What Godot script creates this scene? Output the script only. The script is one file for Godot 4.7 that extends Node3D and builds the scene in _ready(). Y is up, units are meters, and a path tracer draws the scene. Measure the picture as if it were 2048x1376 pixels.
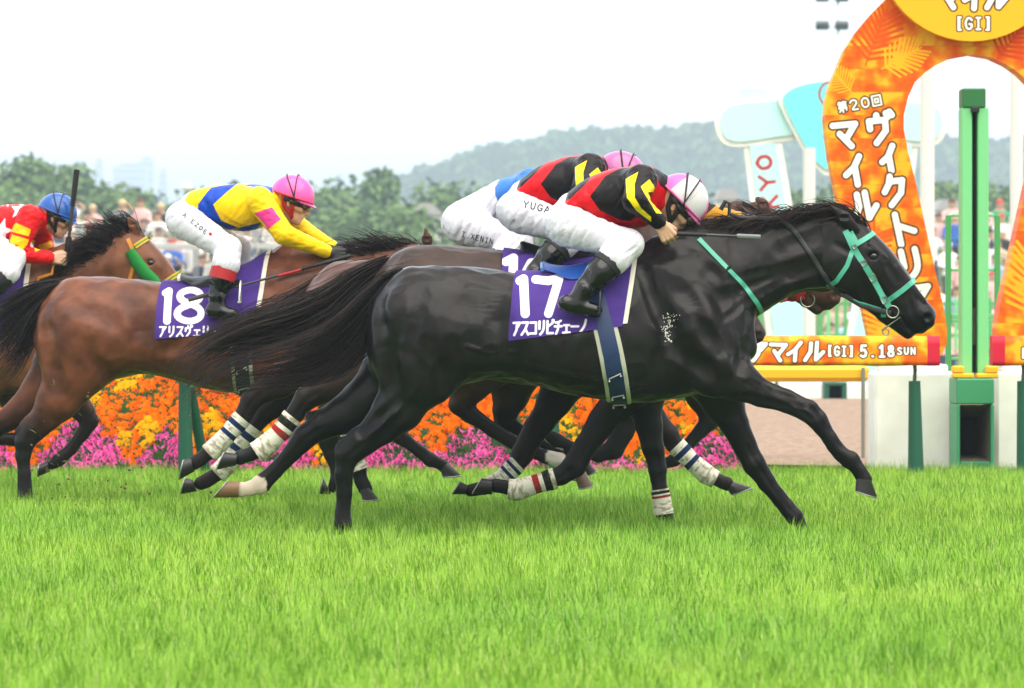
extends Node3D

func _ready() -> void:
	# ------------------------------------------------------------ camera, sky, light, exposure
	var cam := Camera3D.new()
	cam.name = "camera"
	cam.position = Vector3(0, EYE, 0)
	cam.projection = Camera3D.PROJECTION_FRUSTUM
	cam.near = 1.0
	cam.far = 9000.0
	cam.size = 1376.0 / FPX
	cam.frustum_offset = Vector2(0, -(688.0 - HORIZON) / FPX)
	var lens := CameraAttributesPhysical.new()
	lens.frustum_focal_length = 300.0
	lens.frustum_focus_distance = 24.0
	lens.exposure_aperture = 12.5
	lens.frustum_near = 1.0
	lens.frustum_far = 9000.0
	cam.attributes = lens
	cam.near = 1.0
	cam.far = 9000.0
	cam.size = 1376.0 / FPX
	cam.frustum_offset = Vector2(0, -(688.0 - HORIZON) / FPX)
	add_child(cam)
	cam.current = true
	var env := Environment.new()
	env.background_mode = Environment.BG_SKY
	var sky := Sky.new()
	var sm := ProceduralSkyMaterial.new()
	sm.sky_top_color = Color(0.90, 0.94, 0.98)
	sm.sky_horizon_color = Color(0.96, 0.975, 0.99)
	sm.sky_curve = 0.2
	sm.ground_bottom_color = Color(0.4, 0.45, 0.36)
	sm.ground_horizon_color = Color(0.8, 0.82, 0.82)
	sm.sun_angle_max = 1.0
	sky.sky_material = sm
	env.sky = sky
	env.tonemap_mode = Environment.TONE_MAPPER_LINEAR
	env.tonemap_exposure = 2.65
	env.sdfgi_enabled = true
	env.ssao_enabled = true
	env.ssil_enabled = true
	env.fog_enabled = FOG
	env.fog_density = 0.0006
	env.fog_light_color = Color(0.84, 0.93, 1.0)
	var we := WorldEnvironment.new()
	we.name = "world_environment"
	we.environment = env
	add_child(we)
	var sun := DirectionalLight3D.new()
	sun.name = "sun"
	sun.light_energy = 0.6
	sun.light_color = Color(1.0, 0.975, 0.94)
	sun.light_angular_distance = 75.0
	sun.shadow_enabled = true
	sun.rotation_degrees = Vector3(-62, 28, 0)
	add_child(sun)
	build_setting()
	build_race()

# ---------------------------------------------------------------- helpers: naming, placing, committing
const FPX := 10320.0      # focal length of the lens in pixels of the 2048 pixel wide photograph
const EYE := 1.13         # height of the lens above the turf soil
const HORIZON := 607.0
const LIT := 0.6
var used := {}
var mats := {}

# a plane of the place, seen square on: its distance, its scale and the row of its ground
class Fig:
	var d: float
	var s: float
	var gy: float
	func _init(dist: float):
		d = dist
		s = FPX / dist
		gy = HORIZON + FPX * EYE / dist
	func world(px: float, py: float) -> Vector3:
		return Vector3((px - 1024.0) / s, (gy - py) / s, -d)

func numbered(called: String) -> String:
	if not used.has(called):
		used[called] = 0
		return called
	used[called] += 1
	return "%s_%03d" % [called, used[called]]

func tag(o: Node, label: String, category: String, group := "", kind := "") -> void:
	if label: o.set_meta("label", label)
	if category: o.set_meta("category", category)
	if group: o.set_meta("group", group)
	if kind: o.set_meta("kind", kind)

func thing(called: String, label: String, category: String, at := Vector3.ZERO, group := "") -> Node3D:
	var o := Node3D.new()
	o.name = numbered(called)
	add_child(o)
	o.position = at
	tag(o, label, category, group)
	return o

func put(called: String, mesh: Mesh, m: Material, parent: Node = null, at := Vector3.ZERO) -> MeshInstance3D:
	var o := MeshInstance3D.new()
	o.mesh = mesh
	if m: o.material_override = m
	o.position = at
	if parent == null or parent == self:
		o.name = numbered(called)
		add_child(o)
	else:
		o.name = called
		if parent.has_node(NodePath(called)):
			var n := 1
			while parent.has_node(NodePath("%s_%03d" % [called, n])): n += 1
			o.name = "%s_%03d" % [called, n]
		parent.add_child(o, true)
	return o

func struct(called: String, mesh: Mesh, m: Material, at := Vector3.ZERO) -> MeshInstance3D:
	var o := put(called, mesh, m, null, at)
	o.set_meta("kind", "structure")
	return o

func sr(r: float, g: float, b: float) -> Color:      # a base colour, from how bright it looks in daylight at this exposure
	var l := Color(r / 255.0, g / 255.0, b / 255.0).srgb_to_linear()
	return Color(l.r * LIT, l.g * LIT, l.b * LIT).linear_to_srgb()

func bright(r: float, g: float, b: float) -> Color:      # white paint and cotton: the real base colour
	return Color(r / 255.0, g / 255.0, b / 255.0)

func mat(c: Color, rough := 0.7, metal := 0.0, spec := 0.5) -> StandardMaterial3D:
	var key := "%s %.3f %.3f %.3f" % [c.to_html(), rough, metal, spec]
	if mats.has(key): return mats[key]
	var m := StandardMaterial3D.new()
	m.albedo_color = c
	m.roughness = rough
	m.metallic = metal
	m.metallic_specular = spec
	mats[key] = m
	return m

func vmat(rough := 0.6, spec := 0.5) -> StandardMaterial3D:
	var key := "v %.3f %.3f" % [rough, spec]
	if mats.has(key): return mats[key]
	var m := StandardMaterial3D.new()
	m.vertex_color_use_as_albedo = true
	m.roughness = rough
	m.metallic_specular = spec
	mats[key] = m
	return m

func noise(sd: int, freq: float, oct := 4) -> FastNoiseLite:
	var n := FastNoiseLite.new()
	n.seed = sd
	n.noise_type = FastNoiseLite.TYPE_SIMPLEX_SMOOTH
	n.frequency = freq
	n.fractal_octaves = oct
	return n

func noise_tex(sd: int, freq: float, a: Color, b: Color, size := 512, oct := 4) -> NoiseTexture2D:
	var t := NoiseTexture2D.new()
	t.width = size
	t.height = size
	t.seamless = true
	t.noise = noise(sd, freq, oct)
	var g := Gradient.new()
	g.set_color(0, a)
	g.set_color(1, b)
	t.color_ramp = g
	return t

func bump_tex(sd: int, freq: float, strength := 4.0, size := 512, oct := 4) -> NoiseTexture2D:
	var t := NoiseTexture2D.new()
	t.width = size
	t.height = size
	t.seamless = true
	t.noise = noise(sd, freq, oct)
	t.as_normal_map = true
	t.bump_strength = strength
	return t

# ---------------------------------------------------------------- triangles
class Tri:
	var v := PackedVector3Array()
	var n := PackedVector3Array()
	var c := PackedColorArray()
	var uv := PackedVector2Array()
	var ix := PackedInt32Array()
	var col := Color(1, 1, 1)
	var coloured := false
	func vert(p: Vector3, nn: Vector3, t := Vector2.ZERO) -> int:
		v.append(p)
		n.append(nn)
		c.append(col)
		uv.append(t)
		return v.size() - 1
	func quad(a: Vector3, b: Vector3, cc: Vector3, d: Vector3, ua := Vector2(0, 0), ub := Vector2(1, 0), uc := Vector2(1, 1), ud := Vector2(0, 1)) -> void:
		var nn := (cc - a).cross(b - a)
		if nn.length_squared() < 1e-16: nn = (d - a).cross(cc - a)
		nn = nn.normalized()
		var i := vert(a, nn, ua)
		vert(b, nn, ub)
		vert(cc, nn, uc)
		vert(d, nn, ud)
		for k in [0, 1, 2, 0, 2, 3]: ix.append(i + k)
	func tri(a: Vector3, b: Vector3, cc: Vector3) -> void:
		var nn := (cc - a).cross(b - a).normalized()
		var i := vert(a, nn)
		vert(b, nn)
		vert(cc, nn)
		for k in 3: ix.append(i + k)
	func box(lo: Vector3, hi: Vector3) -> void:
		var p := []
		for k in 8: p.append(Vector3(hi.x if k & 1 else lo.x, hi.y if k & 2 else lo.y, hi.z if k & 4 else lo.z))
		for f in [[4, 6, 7, 5], [1, 3, 2, 0], [0, 2, 6, 4], [5, 7, 3, 1], [6, 2, 3, 7], [0, 4, 5, 1]]:
			quad(p[f[0]], p[f[1]], p[f[2]], p[f[3]])
	# a box with chamfered edges, in a turned frame
	func cbox(at: Transform3D, half: Vector3, ch: float) -> void:
		var hx := half - Vector3.ONE * ch
		var ax := [Vector3.RIGHT, Vector3.UP, Vector3.BACK]
		for k in 3:
			for s in [-1.0, 1.0]:
				var u: Vector3 = ax[(k + 1) % 3] * hx[(k + 1) % 3]
				var w: Vector3 = ax[(k + 2) % 3] * hx[(k + 2) % 3]
				var o: Vector3 = ax[k] * half[k] * s
				if s > 0: quad(at * (o - u - w), at * (o - u + w), at * (o + u + w), at * (o + u - w))
				else: quad(at * (o - u - w), at * (o + u - w), at * (o + u + w), at * (o - u + w))
				var k1: int = (k + 1) % 3
				for s2 in [-1.0, 1.0]:
					var e1: Vector3 = ax[k] * half[k] * s + ax[k1] * hx[k1] * s2
					var e2: Vector3 = ax[k] * hx[k] * s + ax[k1] * half[k1] * s2
					if s * s2 > 0: quad(at * (e1 - w), at * (e1 + w), at * (e2 + w), at * (e2 - w))
					else: quad(at * (e1 - w), at * (e2 - w), at * (e2 + w), at * (e1 + w))
		for s in [-1.0, 1.0]:
			for s2 in [-1.0, 1.0]:
				for s3 in [-1.0, 1.0]:
					var a := at * Vector3(half.x * s, hx.y * s2, hx.z * s3)
					var b := at * Vector3(hx.x * s, half.y * s2, hx.z * s3)
					var cc := at * Vector3(hx.x * s, hx.y * s2, half.z * s3)
					if s * s2 * s3 > 0: tri(a, cc, b)
					else: tri(a, b, cc)
	# a tube through points; ra in the plane of «up», rb across it; flat straps have ra >> rb
	func tube(pts: Array, rad: Array, sides := 8, flat := 1.0, hint := Vector3.BACK, caps := true) -> void:
		var first := v.size()
		var m := pts.size()
		for i in m:
			var t: Vector3 = (pts[mini(i + 1, m - 1)] - pts[maxi(i - 1, 0)]).normalized()
			var b := (hint - t * hint.dot(t)).normalized()
			if b.length() < 0.5: b = (Vector3.UP - t * t.y).normalized()
			var a := t.cross(b)
			var r: float = rad[mini(i, rad.size() - 1)]
			for k in sides:
				var w := TAU * k / sides
				var off := a * cos(w) * r + b * sin(w) * r * flat
				vert(pts[i] + off, (a * cos(w) * flat + b * sin(w)).normalized(), Vector2(float(k) / sides, float(i) / maxi(m - 1, 1)))
		for i in m - 1:
			for k in sides:
				var p := first + i * sides + k
				var q := first + i * sides + (k + 1) % sides
				for z in [p, q, q + sides, p, q + sides, p + sides]: ix.append(z)
		if caps and m > 1:
			for e in [0, m - 1]:
				var nn: Vector3 = (pts[0] - pts[1]).normalized() if e == 0 else (pts[m - 1] - pts[m - 2]).normalized()
				var ci := vert(pts[e], nn)
				var ring := []
				for k in sides: ring.append(vert(v[first + e * sides + k], nn))
				for k in sides:
					for z in ([ci, ring[(k + 1) % sides], ring[k]] if e == 0 else [ci, ring[k], ring[(k + 1) % sides]]): ix.append(z)
	# an ellipsoid with an own frame
	func ball(at: Transform3D, rings := 10, sides := 16, from := 0.0, to := PI) -> void:
		var first := v.size()
		var nb := at.basis.inverse().transposed()
		for i in rings + 1:
			var a := lerpf(from, to, float(i) / rings)
			for k in sides + 1:
				var w := TAU * k / sides
				var p := Vector3(sin(a) * cos(w), cos(a), sin(a) * sin(w))
				vert(at * p, (nb * p).normalized(), Vector2(float(k) / sides, float(i) / rings))
		for i in rings:
			for k in sides:
				var p := first + i * (sides + 1) + k
				for z in [p, p + 1, p + sides + 2, p, p + sides + 2, p + sides + 1]: ix.append(z)
	# an outline (counted either way round) given depth along z
	func slab(outline: PackedVector2Array, z0: float, z1: float, uvf := Rect2(0, 0, 1, 1)) -> void:
		var o := outline.duplicate()
		if Geometry2D.is_polygon_clockwise(o): o.reverse()
		var idx := Geometry2D.triangulate_polygon(o)
		for side in 2:
			var first := v.size()
			for p in o: vert(Vector3(p.x, p.y, z1 if side == 0 else z0), Vector3(0, 0, 1 if side == 0 else -1), Vector2((p.x - uvf.position.x) / uvf.size.x, (p.y - uvf.position.y) / uvf.size.y))
			for k in range(0, idx.size(), 3):
				var a := o[idx[k]]
				var b := o[idx[k + 1]]
				var cc := o[idx[k + 2]]
				var ccw := (b - a).cross(cc - a) > 0
				if ccw == (side == 0):
					for z in [idx[k], idx[k + 2], idx[k + 1]]: ix.append(first + z)
				else:
					for z in [idx[k], idx[k + 1], idx[k + 2]]: ix.append(first + z)
		for i in o.size():
			var a := o[i]
			var b := o[(i + 1) % o.size()]
			quad(Vector3(a.x, a.y, z0), Vector3(a.x, a.y, z1), Vector3(b.x, b.y, z1), Vector3(b.x, b.y, z0))
	func mesh() -> ArrayMesh:
		for k in range(0, ix.size(), 3):      # clockwise faces look along their normals
			var i0 := ix[k]
			var i1 := ix[k + 1]
			var i2 := ix[k + 2]
			if (v[i2] - v[i0]).cross(v[i1] - v[i0]).dot(n[i0] + n[i1] + n[i2]) < 0.0:
				ix[k + 1] = i2
				ix[k + 2] = i1
		var a := []
		a.resize(Mesh.ARRAY_MAX)
		a[Mesh.ARRAY_VERTEX] = v
		a[Mesh.ARRAY_NORMAL] = n
		a[Mesh.ARRAY_TEX_UV] = uv
		if coloured: a[Mesh.ARRAY_COLOR] = c
		a[Mesh.ARRAY_INDEX] = ix
		var m := ArrayMesh.new()
		m.add_surface_from_arrays(Mesh.PRIMITIVE_TRIANGLES, a)
		return m
	# from figure pixels (y up) to metres about a base
	func scaled(base: Vector2, s: float) -> Tri:
		for i in v.size():
			var p := v[i]
			v[i] = Vector3((p.x - base.x) / s, (p.y + base.y) / s, p.z / s)
		return self

# ---------------------------------------------------------------- a distance field on a grid, skinned by surface nets (figure pixels, y up)
class Field:
	var lo: Vector3
	var c: float
	var nx: int
	var ny: int
	var nz: int
	var g := PackedFloat32Array()
	var tg := PackedByteArray()
	func _init(x0: float, y0: float, x1: float, y1: float, z0: float, z1: float, cell: float):
		lo = Vector3(x0, -y1, z0)
		c = cell
		nx = int((x1 - x0) / cell) + 2
		ny = int((y1 - y0) / cell) + 2
		nz = int((z1 - z0) / cell) + 2
		g.resize(nx * ny * nz)
		g.fill(1000.0)
		tg.resize(nx * ny * nz)
	func span(a: float, b: float, o: float, n: int) -> Vector2i:
		return Vector2i(clampi(int(floor((a - o) / c)), 0, n - 1), clampi(int(ceil((b - o) / c)), 0, n - 1))
	# tapered bone; zr flattens (or widens) it across the picture plane
	func bone(a: Vector3, b: Vector3, ra: float, rb: float, k := 6.0, t := 0, zr := 1.0) -> void:
		var m := maxf(ra, rb) + k + c
		var mz := m * zr + c
		var X := span(minf(a.x, b.x) - m, maxf(a.x, b.x) + m, lo.x, nx)
		var Y := span(minf(a.y, b.y) - m, maxf(a.y, b.y) + m, lo.y, ny)
		var Z := span(minf(a.z, b.z) - mz, maxf(a.z, b.z) + mz, lo.z, nz)
		var ab := b - a
		var l2 := maxf(ab.length_squared(), 0.0001)
		var iz := 1.0 / zr
		var dr := rb - ra
		for kz in range(Z.x, Z.y + 1):
			var pz := lo.z + kz * c - a.z
			for j in range(Y.x, Y.y + 1):
				var py := lo.y + j * c - a.y
				var q := (kz * ny + j) * nx
				var dot0 := py * ab.y + pz * ab.z
				for i in range(X.x, X.y + 1):
					var px := lo.x + i * c - a.x
					var h := clampf((px * ab.x + dot0) / l2, 0.0, 1.0)
					var dx := px - ab.x * h
					var dy := py - ab.y * h
					var dz := (pz - ab.z * h) * iz
					var d := sqrt(dx * dx + dy * dy + dz * dz) - ra - dr * h
					var e := g[q + i]
					if d - e < k:
						if d < e: tg[q + i] = t
						var w := maxf(k - absf(d - e), 0.0) / k
						g[q + i] = minf(d, e) - w * w * k * 0.25
	func ball(p: Vector3, r: Vector3, k := 6.0, t := 0, sub := false) -> void:
		var m := maxf(r.x, maxf(r.y, r.z)) + k + c
		var X := span(p.x - m, p.x + m, lo.x, nx)
		var Y := span(p.y - m, p.y + m, lo.y, ny)
		var Z := span(p.z - m, p.z + m, lo.z, nz)
		var mn := minf(r.x, minf(r.y, r.z))
		for kz in range(Z.x, Z.y + 1):
			var pz := (lo.z + kz * c - p.z) / r.z
			for j in range(Y.x, Y.y + 1):
				var py := (lo.y + j * c - p.y) / r.y
				var q := (kz * ny + j) * nx
				for i in range(X.x, X.y + 1):
					var px := (lo.x + i * c - p.x) / r.x
					var d := (sqrt(px * px + py * py + pz * pz) - 1.0) * mn
					var e := g[q + i]
					var w: float
					if sub:
						w = maxf(k - absf(-d - e), 0.0) / k
						g[q + i] = maxf(-d, e) + w * w * k * 0.25
						if -d > e: tg[q + i] = t
					else:
						if d < e: tg[q + i] = t
						w = maxf(k - absf(d - e), 0.0) / k
						g[q + i] = minf(d, e) - w * w * k * 0.25
	# a shallow groove (or, with a negative depth, a ridge) along a line in the surface
	func groove(a: Vector3, b: Vector3, r: float, depth: float) -> void:
		var X := span(minf(a.x, b.x) - r, maxf(a.x, b.x) + r, lo.x, nx)
		var Y := span(minf(a.y, b.y) - r, maxf(a.y, b.y) + r, lo.y, ny)
		var Z := span(minf(a.z, b.z) - r, maxf(a.z, b.z) + r, lo.z, nz)
		var ab := b - a
		var l2 := maxf(ab.length_squared(), 0.0001)
		for kz in range(Z.x, Z.y + 1):
			for j in range(Y.x, Y.y + 1):
				var q := (kz * ny + j) * nx
				for i in range(X.x, X.y + 1):
					var p := lo + Vector3(i, j, kz) * c - a
					var h := clampf(p.dot(ab) / l2, 0.0, 1.0)
					var d := (p - ab * h).length() / r
					if d < 1.0:
						var w := (1.0 - d * d)
						g[q + i] += depth * w * w * (1.0 - 0.6 * absf(h - 0.5) * 2.0)
	# stations [u, top, bottom, half width] along a line through o that climbs at «ang» in the picture plane
	func loft(o: Vector3, ang: float, st: Array, k := 8.0, t := 0, skew := 0.0, power := 2.0) -> void:
		var u0: float = st[0][0]
		var u1: float = st[-1][0]
		var N := int(u1 - u0) + 1
		var T := PackedFloat32Array()
		var H := PackedFloat32Array()
		var W := PackedFloat32Array()
		var big := 0.0
		var wide := 0.0
		for i in N:
			var u := u0 + i
			var s := 0
			while s < st.size() - 2 and u > st[s + 1][0]: s += 1
			var f := clampf((u - st[s][0]) / (st[s + 1][0] - st[s][0]), 0.0, 1.0)
			var r := []
			for z in [1, 2, 3]:
				r.append(cubic_interpolate(st[s][z], st[s + 1][z], st[maxi(s - 1, 0)][z], st[mini(s + 2, st.size() - 1)][z], f))
			T.append((r[0] + r[1]) * 0.5)
			H.append(maxf((r[0] - r[1]) * 0.5, 1.0))
			W.append(maxf(r[2], 1.0))
			big = maxf(big, maxf(absf(r[0]), absf(r[1])))
			wide = maxf(wide, r[2])
		var d := Vector2(cos(ang), sin(ang))
		var nn := Vector2(-d.y, d.x)
		var m := big + k + c
		var ends := [d * (u0 - k), d * (u1 + k)]
		var mn := Vector2(1e9, 1e9)
		var mx := -mn
		for e in ends:
			for sgn in [-1.0, 1.0]:
				var p: Vector2 = e + nn * m * sgn
				mn = mn.min(p)
				mx = mx.max(p)
		var X := span(o.x + mn.x, o.x + mx.x, lo.x, nx)
		var Y := span(o.y + mn.y, o.y + mx.y, lo.y, ny)
		var Z := span(o.z - wide * 1.3 - k - c, o.z + wide * 1.3 + k + c, lo.z, nz)
		var ip := 1.0 / power
		var round := power == 2.0
		for j in range(Y.x, Y.y + 1):
			var py := lo.y + j * c - o.y
			for i in range(X.x, X.y + 1):
				var px := lo.x + i * c - o.x
				var u := px * d.x + py * d.y - u0
				if u < -k or u > N + k: continue
				var iu := clampf(u, 0.0, N - 1.001)
				var a := int(iu)
				var f := iu - a
				var b := mini(a + 1, N - 1)
				var v := (px * nn.x + py * nn.y - lerpf(T[a], T[b], f)) / lerpf(H[a], H[b], f)
				if absf(v) > 4.0: continue
				var hh := lerpf(H[a], H[b], f)
				var ww := lerpf(W[a], W[b], f) * clampf(1.0 - skew * v, 0.4, 1.6)
				var out := maxf(-u, u - (N - 1.0))
				var mw := minf(hh, ww)
				for kz in range(Z.x, Z.y + 1):
					var z := (lo.z + kz * c - o.z) / ww
					var dd: float
					if round: dd = (sqrt(v * v + z * z) - 1.0) * mw
					else: dd = (pow(pow(absf(v), power) + pow(absf(z), power), ip) - 1.0) * mw
					if out > 0.0: dd = sqrt(maxf(dd, 0.0) * maxf(dd, 0.0) + out * out)
					var q := (kz * ny + j) * nx + i
					var e := g[q]
					if dd - e < k:
						if dd < e: tg[q] = t
						var w := maxf(k - absf(dd - e), 0.0) / k
						g[q] = minf(dd, e) - w * w * k * 0.25
	func at(p: Vector3) -> float:
		var q := (p - lo) / c
		var i := clampi(int(q.x), 0, nx - 2)
		var j := clampi(int(q.y), 0, ny - 2)
		var k := clampi(int(q.z), 0, nz - 2)
		var f := Vector3(clampf(q.x - i, 0, 1), clampf(q.y - j, 0, 1), clampf(q.z - k, 0, 1))
		var b := (k * ny + j) * nx + i
		var s := nx * ny
		var e0 := lerpf(lerpf(g[b], g[b + 1], f.x), lerpf(g[b + nx], g[b + nx + 1], f.x), f.y)
		var e1 := lerpf(lerpf(g[b + s], g[b + s + 1], f.x), lerpf(g[b + s + nx], g[b + s + nx + 1], f.x), f.y)
		return lerpf(e0, e1, f.z)
	func ray(p: Vector3, dir: Vector3, far: float) -> Vector3:      # first point of the skin on the way from p
		var last := at(p)
		var t := 0.0
		while t < far:
			t += c * 0.5
			var v := at(p + dir * t)
			if v < 0.0:
				return p + dir * (t - c * 0.5 * (-v) / maxf(last - v, 0.0001))
			last = v
		return p + dir * far
	func front(x: float, y: float) -> Vector3:       # the skin towards the lens at a figure pixel
		return ray(Vector3(x, -y, lo.z + (nz - 1) * c), Vector3(0, 0, -1), nz * c * 0.52)
	func normal(p: Vector3) -> Vector3:
		var e := c
		return Vector3(at(p + Vector3(e, 0, 0)) - at(p - Vector3(e, 0, 0)), at(p + Vector3(0, e, 0)) - at(p - Vector3(0, e, 0)), at(p + Vector3(0, 0, e)) - at(p - Vector3(0, 0, e))).normalized()
	# keep 1: only what lies beyond cut_x and above cut_y; -1: only the rest
	func skin(cut_x := 0.0, cut_y := 0.0, keep := 0) -> Tri:
		var o := Tri.new()
		var id := PackedInt32Array()
		id.resize(nx * ny * nz)
		id.fill(-1)
		var lim := c * 5.0
		var s := nx * ny
		var cells := PackedInt32Array()
		for k in nz - 1:
			for j in ny - 1:
				var q0 := (k * ny + j) * nx
				for i in nx - 1:
					var q := q0 + i
					var a := g[q]
					if a > lim or a < -lim: continue
					var b := g[q + 1]
					var e := g[q + nx]
					var f := g[q + nx + 1]
					var a2 := g[q + s]
					var b2 := g[q + s + 1]
					var e2 := g[q + s + nx]
					var f2 := g[q + s + nx + 1]
					var neg := int(a < 0) + int(b < 0) + int(e < 0) + int(f < 0) + int(a2 < 0) + int(b2 < 0) + int(e2 < 0) + int(f2 < 0)
					if neg == 0 or neg == 8: continue
					var sum := Vector3.ZERO
					var n := 0
					if (a < 0) != (b < 0):
						sum += Vector3(a / (a - b), 0, 0); n += 1
					if (e < 0) != (f < 0):
						sum += Vector3(e / (e - f), 1, 0); n += 1
					if (a2 < 0) != (b2 < 0):
						sum += Vector3(a2 / (a2 - b2), 0, 1); n += 1
					if (e2 < 0) != (f2 < 0):
						sum += Vector3(e2 / (e2 - f2), 1, 1); n += 1
					if (a < 0) != (e < 0):
						sum += Vector3(0, a / (a - e), 0); n += 1
					if (b < 0) != (f < 0):
						sum += Vector3(1, b / (b - f), 0); n += 1
					if (a2 < 0) != (e2 < 0):
						sum += Vector3(0, a2 / (a2 - e2), 1); n += 1
					if (b2 < 0) != (f2 < 0):
						sum += Vector3(1, b2 / (b2 - f2), 1); n += 1
					if (a < 0) != (a2 < 0):
						sum += Vector3(0, 0, a / (a - a2)); n += 1
					if (b < 0) != (b2 < 0):
						sum += Vector3(1, 0, b / (b - b2)); n += 1
					if (e < 0) != (e2 < 0):
						sum += Vector3(0, 1, e / (e - e2)); n += 1
					if (f < 0) != (f2 < 0):
						sum += Vector3(1, 1, f / (f - f2)); n += 1
					var p := lo + (Vector3(i, j, k) + sum / n) * c
					if keep != 0 and (p.x > cut_x and -p.y < cut_y) != (keep > 0): continue
					var nrm := Vector3(b + f + b2 + f2 - a - e - a2 - e2, e + f + e2 + f2 - a - b - a2 - b2, a2 + b2 + e2 + f2 - a - b - e - f).normalized()
					id[q] = o.vert(p, nrm)
					cells.append(q)
		for q in cells:
			var a := g[q]
			for ax in 3:
				var d: int = [1, nx, s][ax]
				var u: int = [nx, s, 1][ax]
				var w: int = [s, 1, nx][ax]
				if q + d >= g.size() or q - u - w < 0: continue
				var b := g[q + d]
				if (a < 0) == (b < 0): continue
				var i0 := id[q]
				var i1 := id[q - u]
				var i2 := id[q - u - w]
				var i3 := id[q - w]
				if i1 < 0 or i2 < 0 or i3 < 0: continue
				if a < 0:
					for z in [i0, i2, i1, i0, i3, i2]: o.ix.append(z)
				else:
					for z in [i0, i1, i2, i0, i2, i3]: o.ix.append(z)
		return o

func P(x: float, y: float, z := 0.0) -> Vector3:       # a figure pixel (y down) as a point of the figure (y up)
	return Vector3(x, -y, z)

# commits figure-pixel triangles under a thing that stands at pixel «base» of the figure's plane
func fig(called: String, t: Tri, f: Fig, root: Node3D, m: Material, parent: Node = null) -> MeshInstance3D:
	var base: Vector2 = root.get_meta("base_px")
	t.scaled(base, f.s)
	return put(called, t.mesh(), m, parent if parent else root)

func stand(called: String, label: String, category: String, f: Fig, px: float, py: float, group := "") -> Node3D:
	var o := thing(called, label, category, f.world(px, py), group)
	o.set_meta("base_px", Vector2(px, py))
	return o
# ---------------------------------------------------------------- horses
# the trunk and neck of a galloping racehorse: [x, top, bottom, half width] in pixels of its own plane
const TRUNK := [[731, 655, 690, 22], [738, 618, 725, 48], [750, 590, 752, 72], [775, 560, 778, 94], [811, 535, 785, 108], [870, 531, 780, 116], [930, 533, 768, 114], [1000, 540, 756, 114], [1060, 546, 768, 120], [1130, 543, 787, 124], [1214, 520, 801, 122], [1280, 490, 805, 112], [1340, 474, 800, 98], [1400, 474, 786, 90], [1450, 495, 765, 78], [1485, 560, 735, 56], [1500, 625, 705, 30]]
const NECK := [[1290, 520, 740, 70], [1330, 482, 750, 76], [1400, 458, 730, 68], [1450, 455, 698, 57], [1510, 450, 640, 46], [1560, 441, 603, 40], [1610, 427, 581, 36], [1650, 418, 574, 34], [1700, 426, 560, 31], [1722, 445, 540, 22]]
const HEAD := [[-28, 6, -60, 22], [0, 22, -86, 36], [15, 29, -99, 41], [48, 35, -107, 45], [91, 39, -100, 47], [130, 38, -86, 40], [160, 36, -75, 33], [204, 30, -62, 27], [225, 30, -46, 27], [246, 30, -34, 27], [258, 23, -29, 23], [266, 6, -20, 13]]

class Horse:
	var f: Fig
	var root: Node3D
	var body: Field
	var ho: Vector2          # poll
	var ha: float            # tilt of the head
	var hs: float            # its scale
	func head_px(u: float, n: float) -> Vector2:      # a point of the head in figure pixels (y down)
		return ho + (Vector2(cos(ha), -sin(ha)) * u + Vector2(-sin(ha), -cos(ha)) * n) * hs

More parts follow.
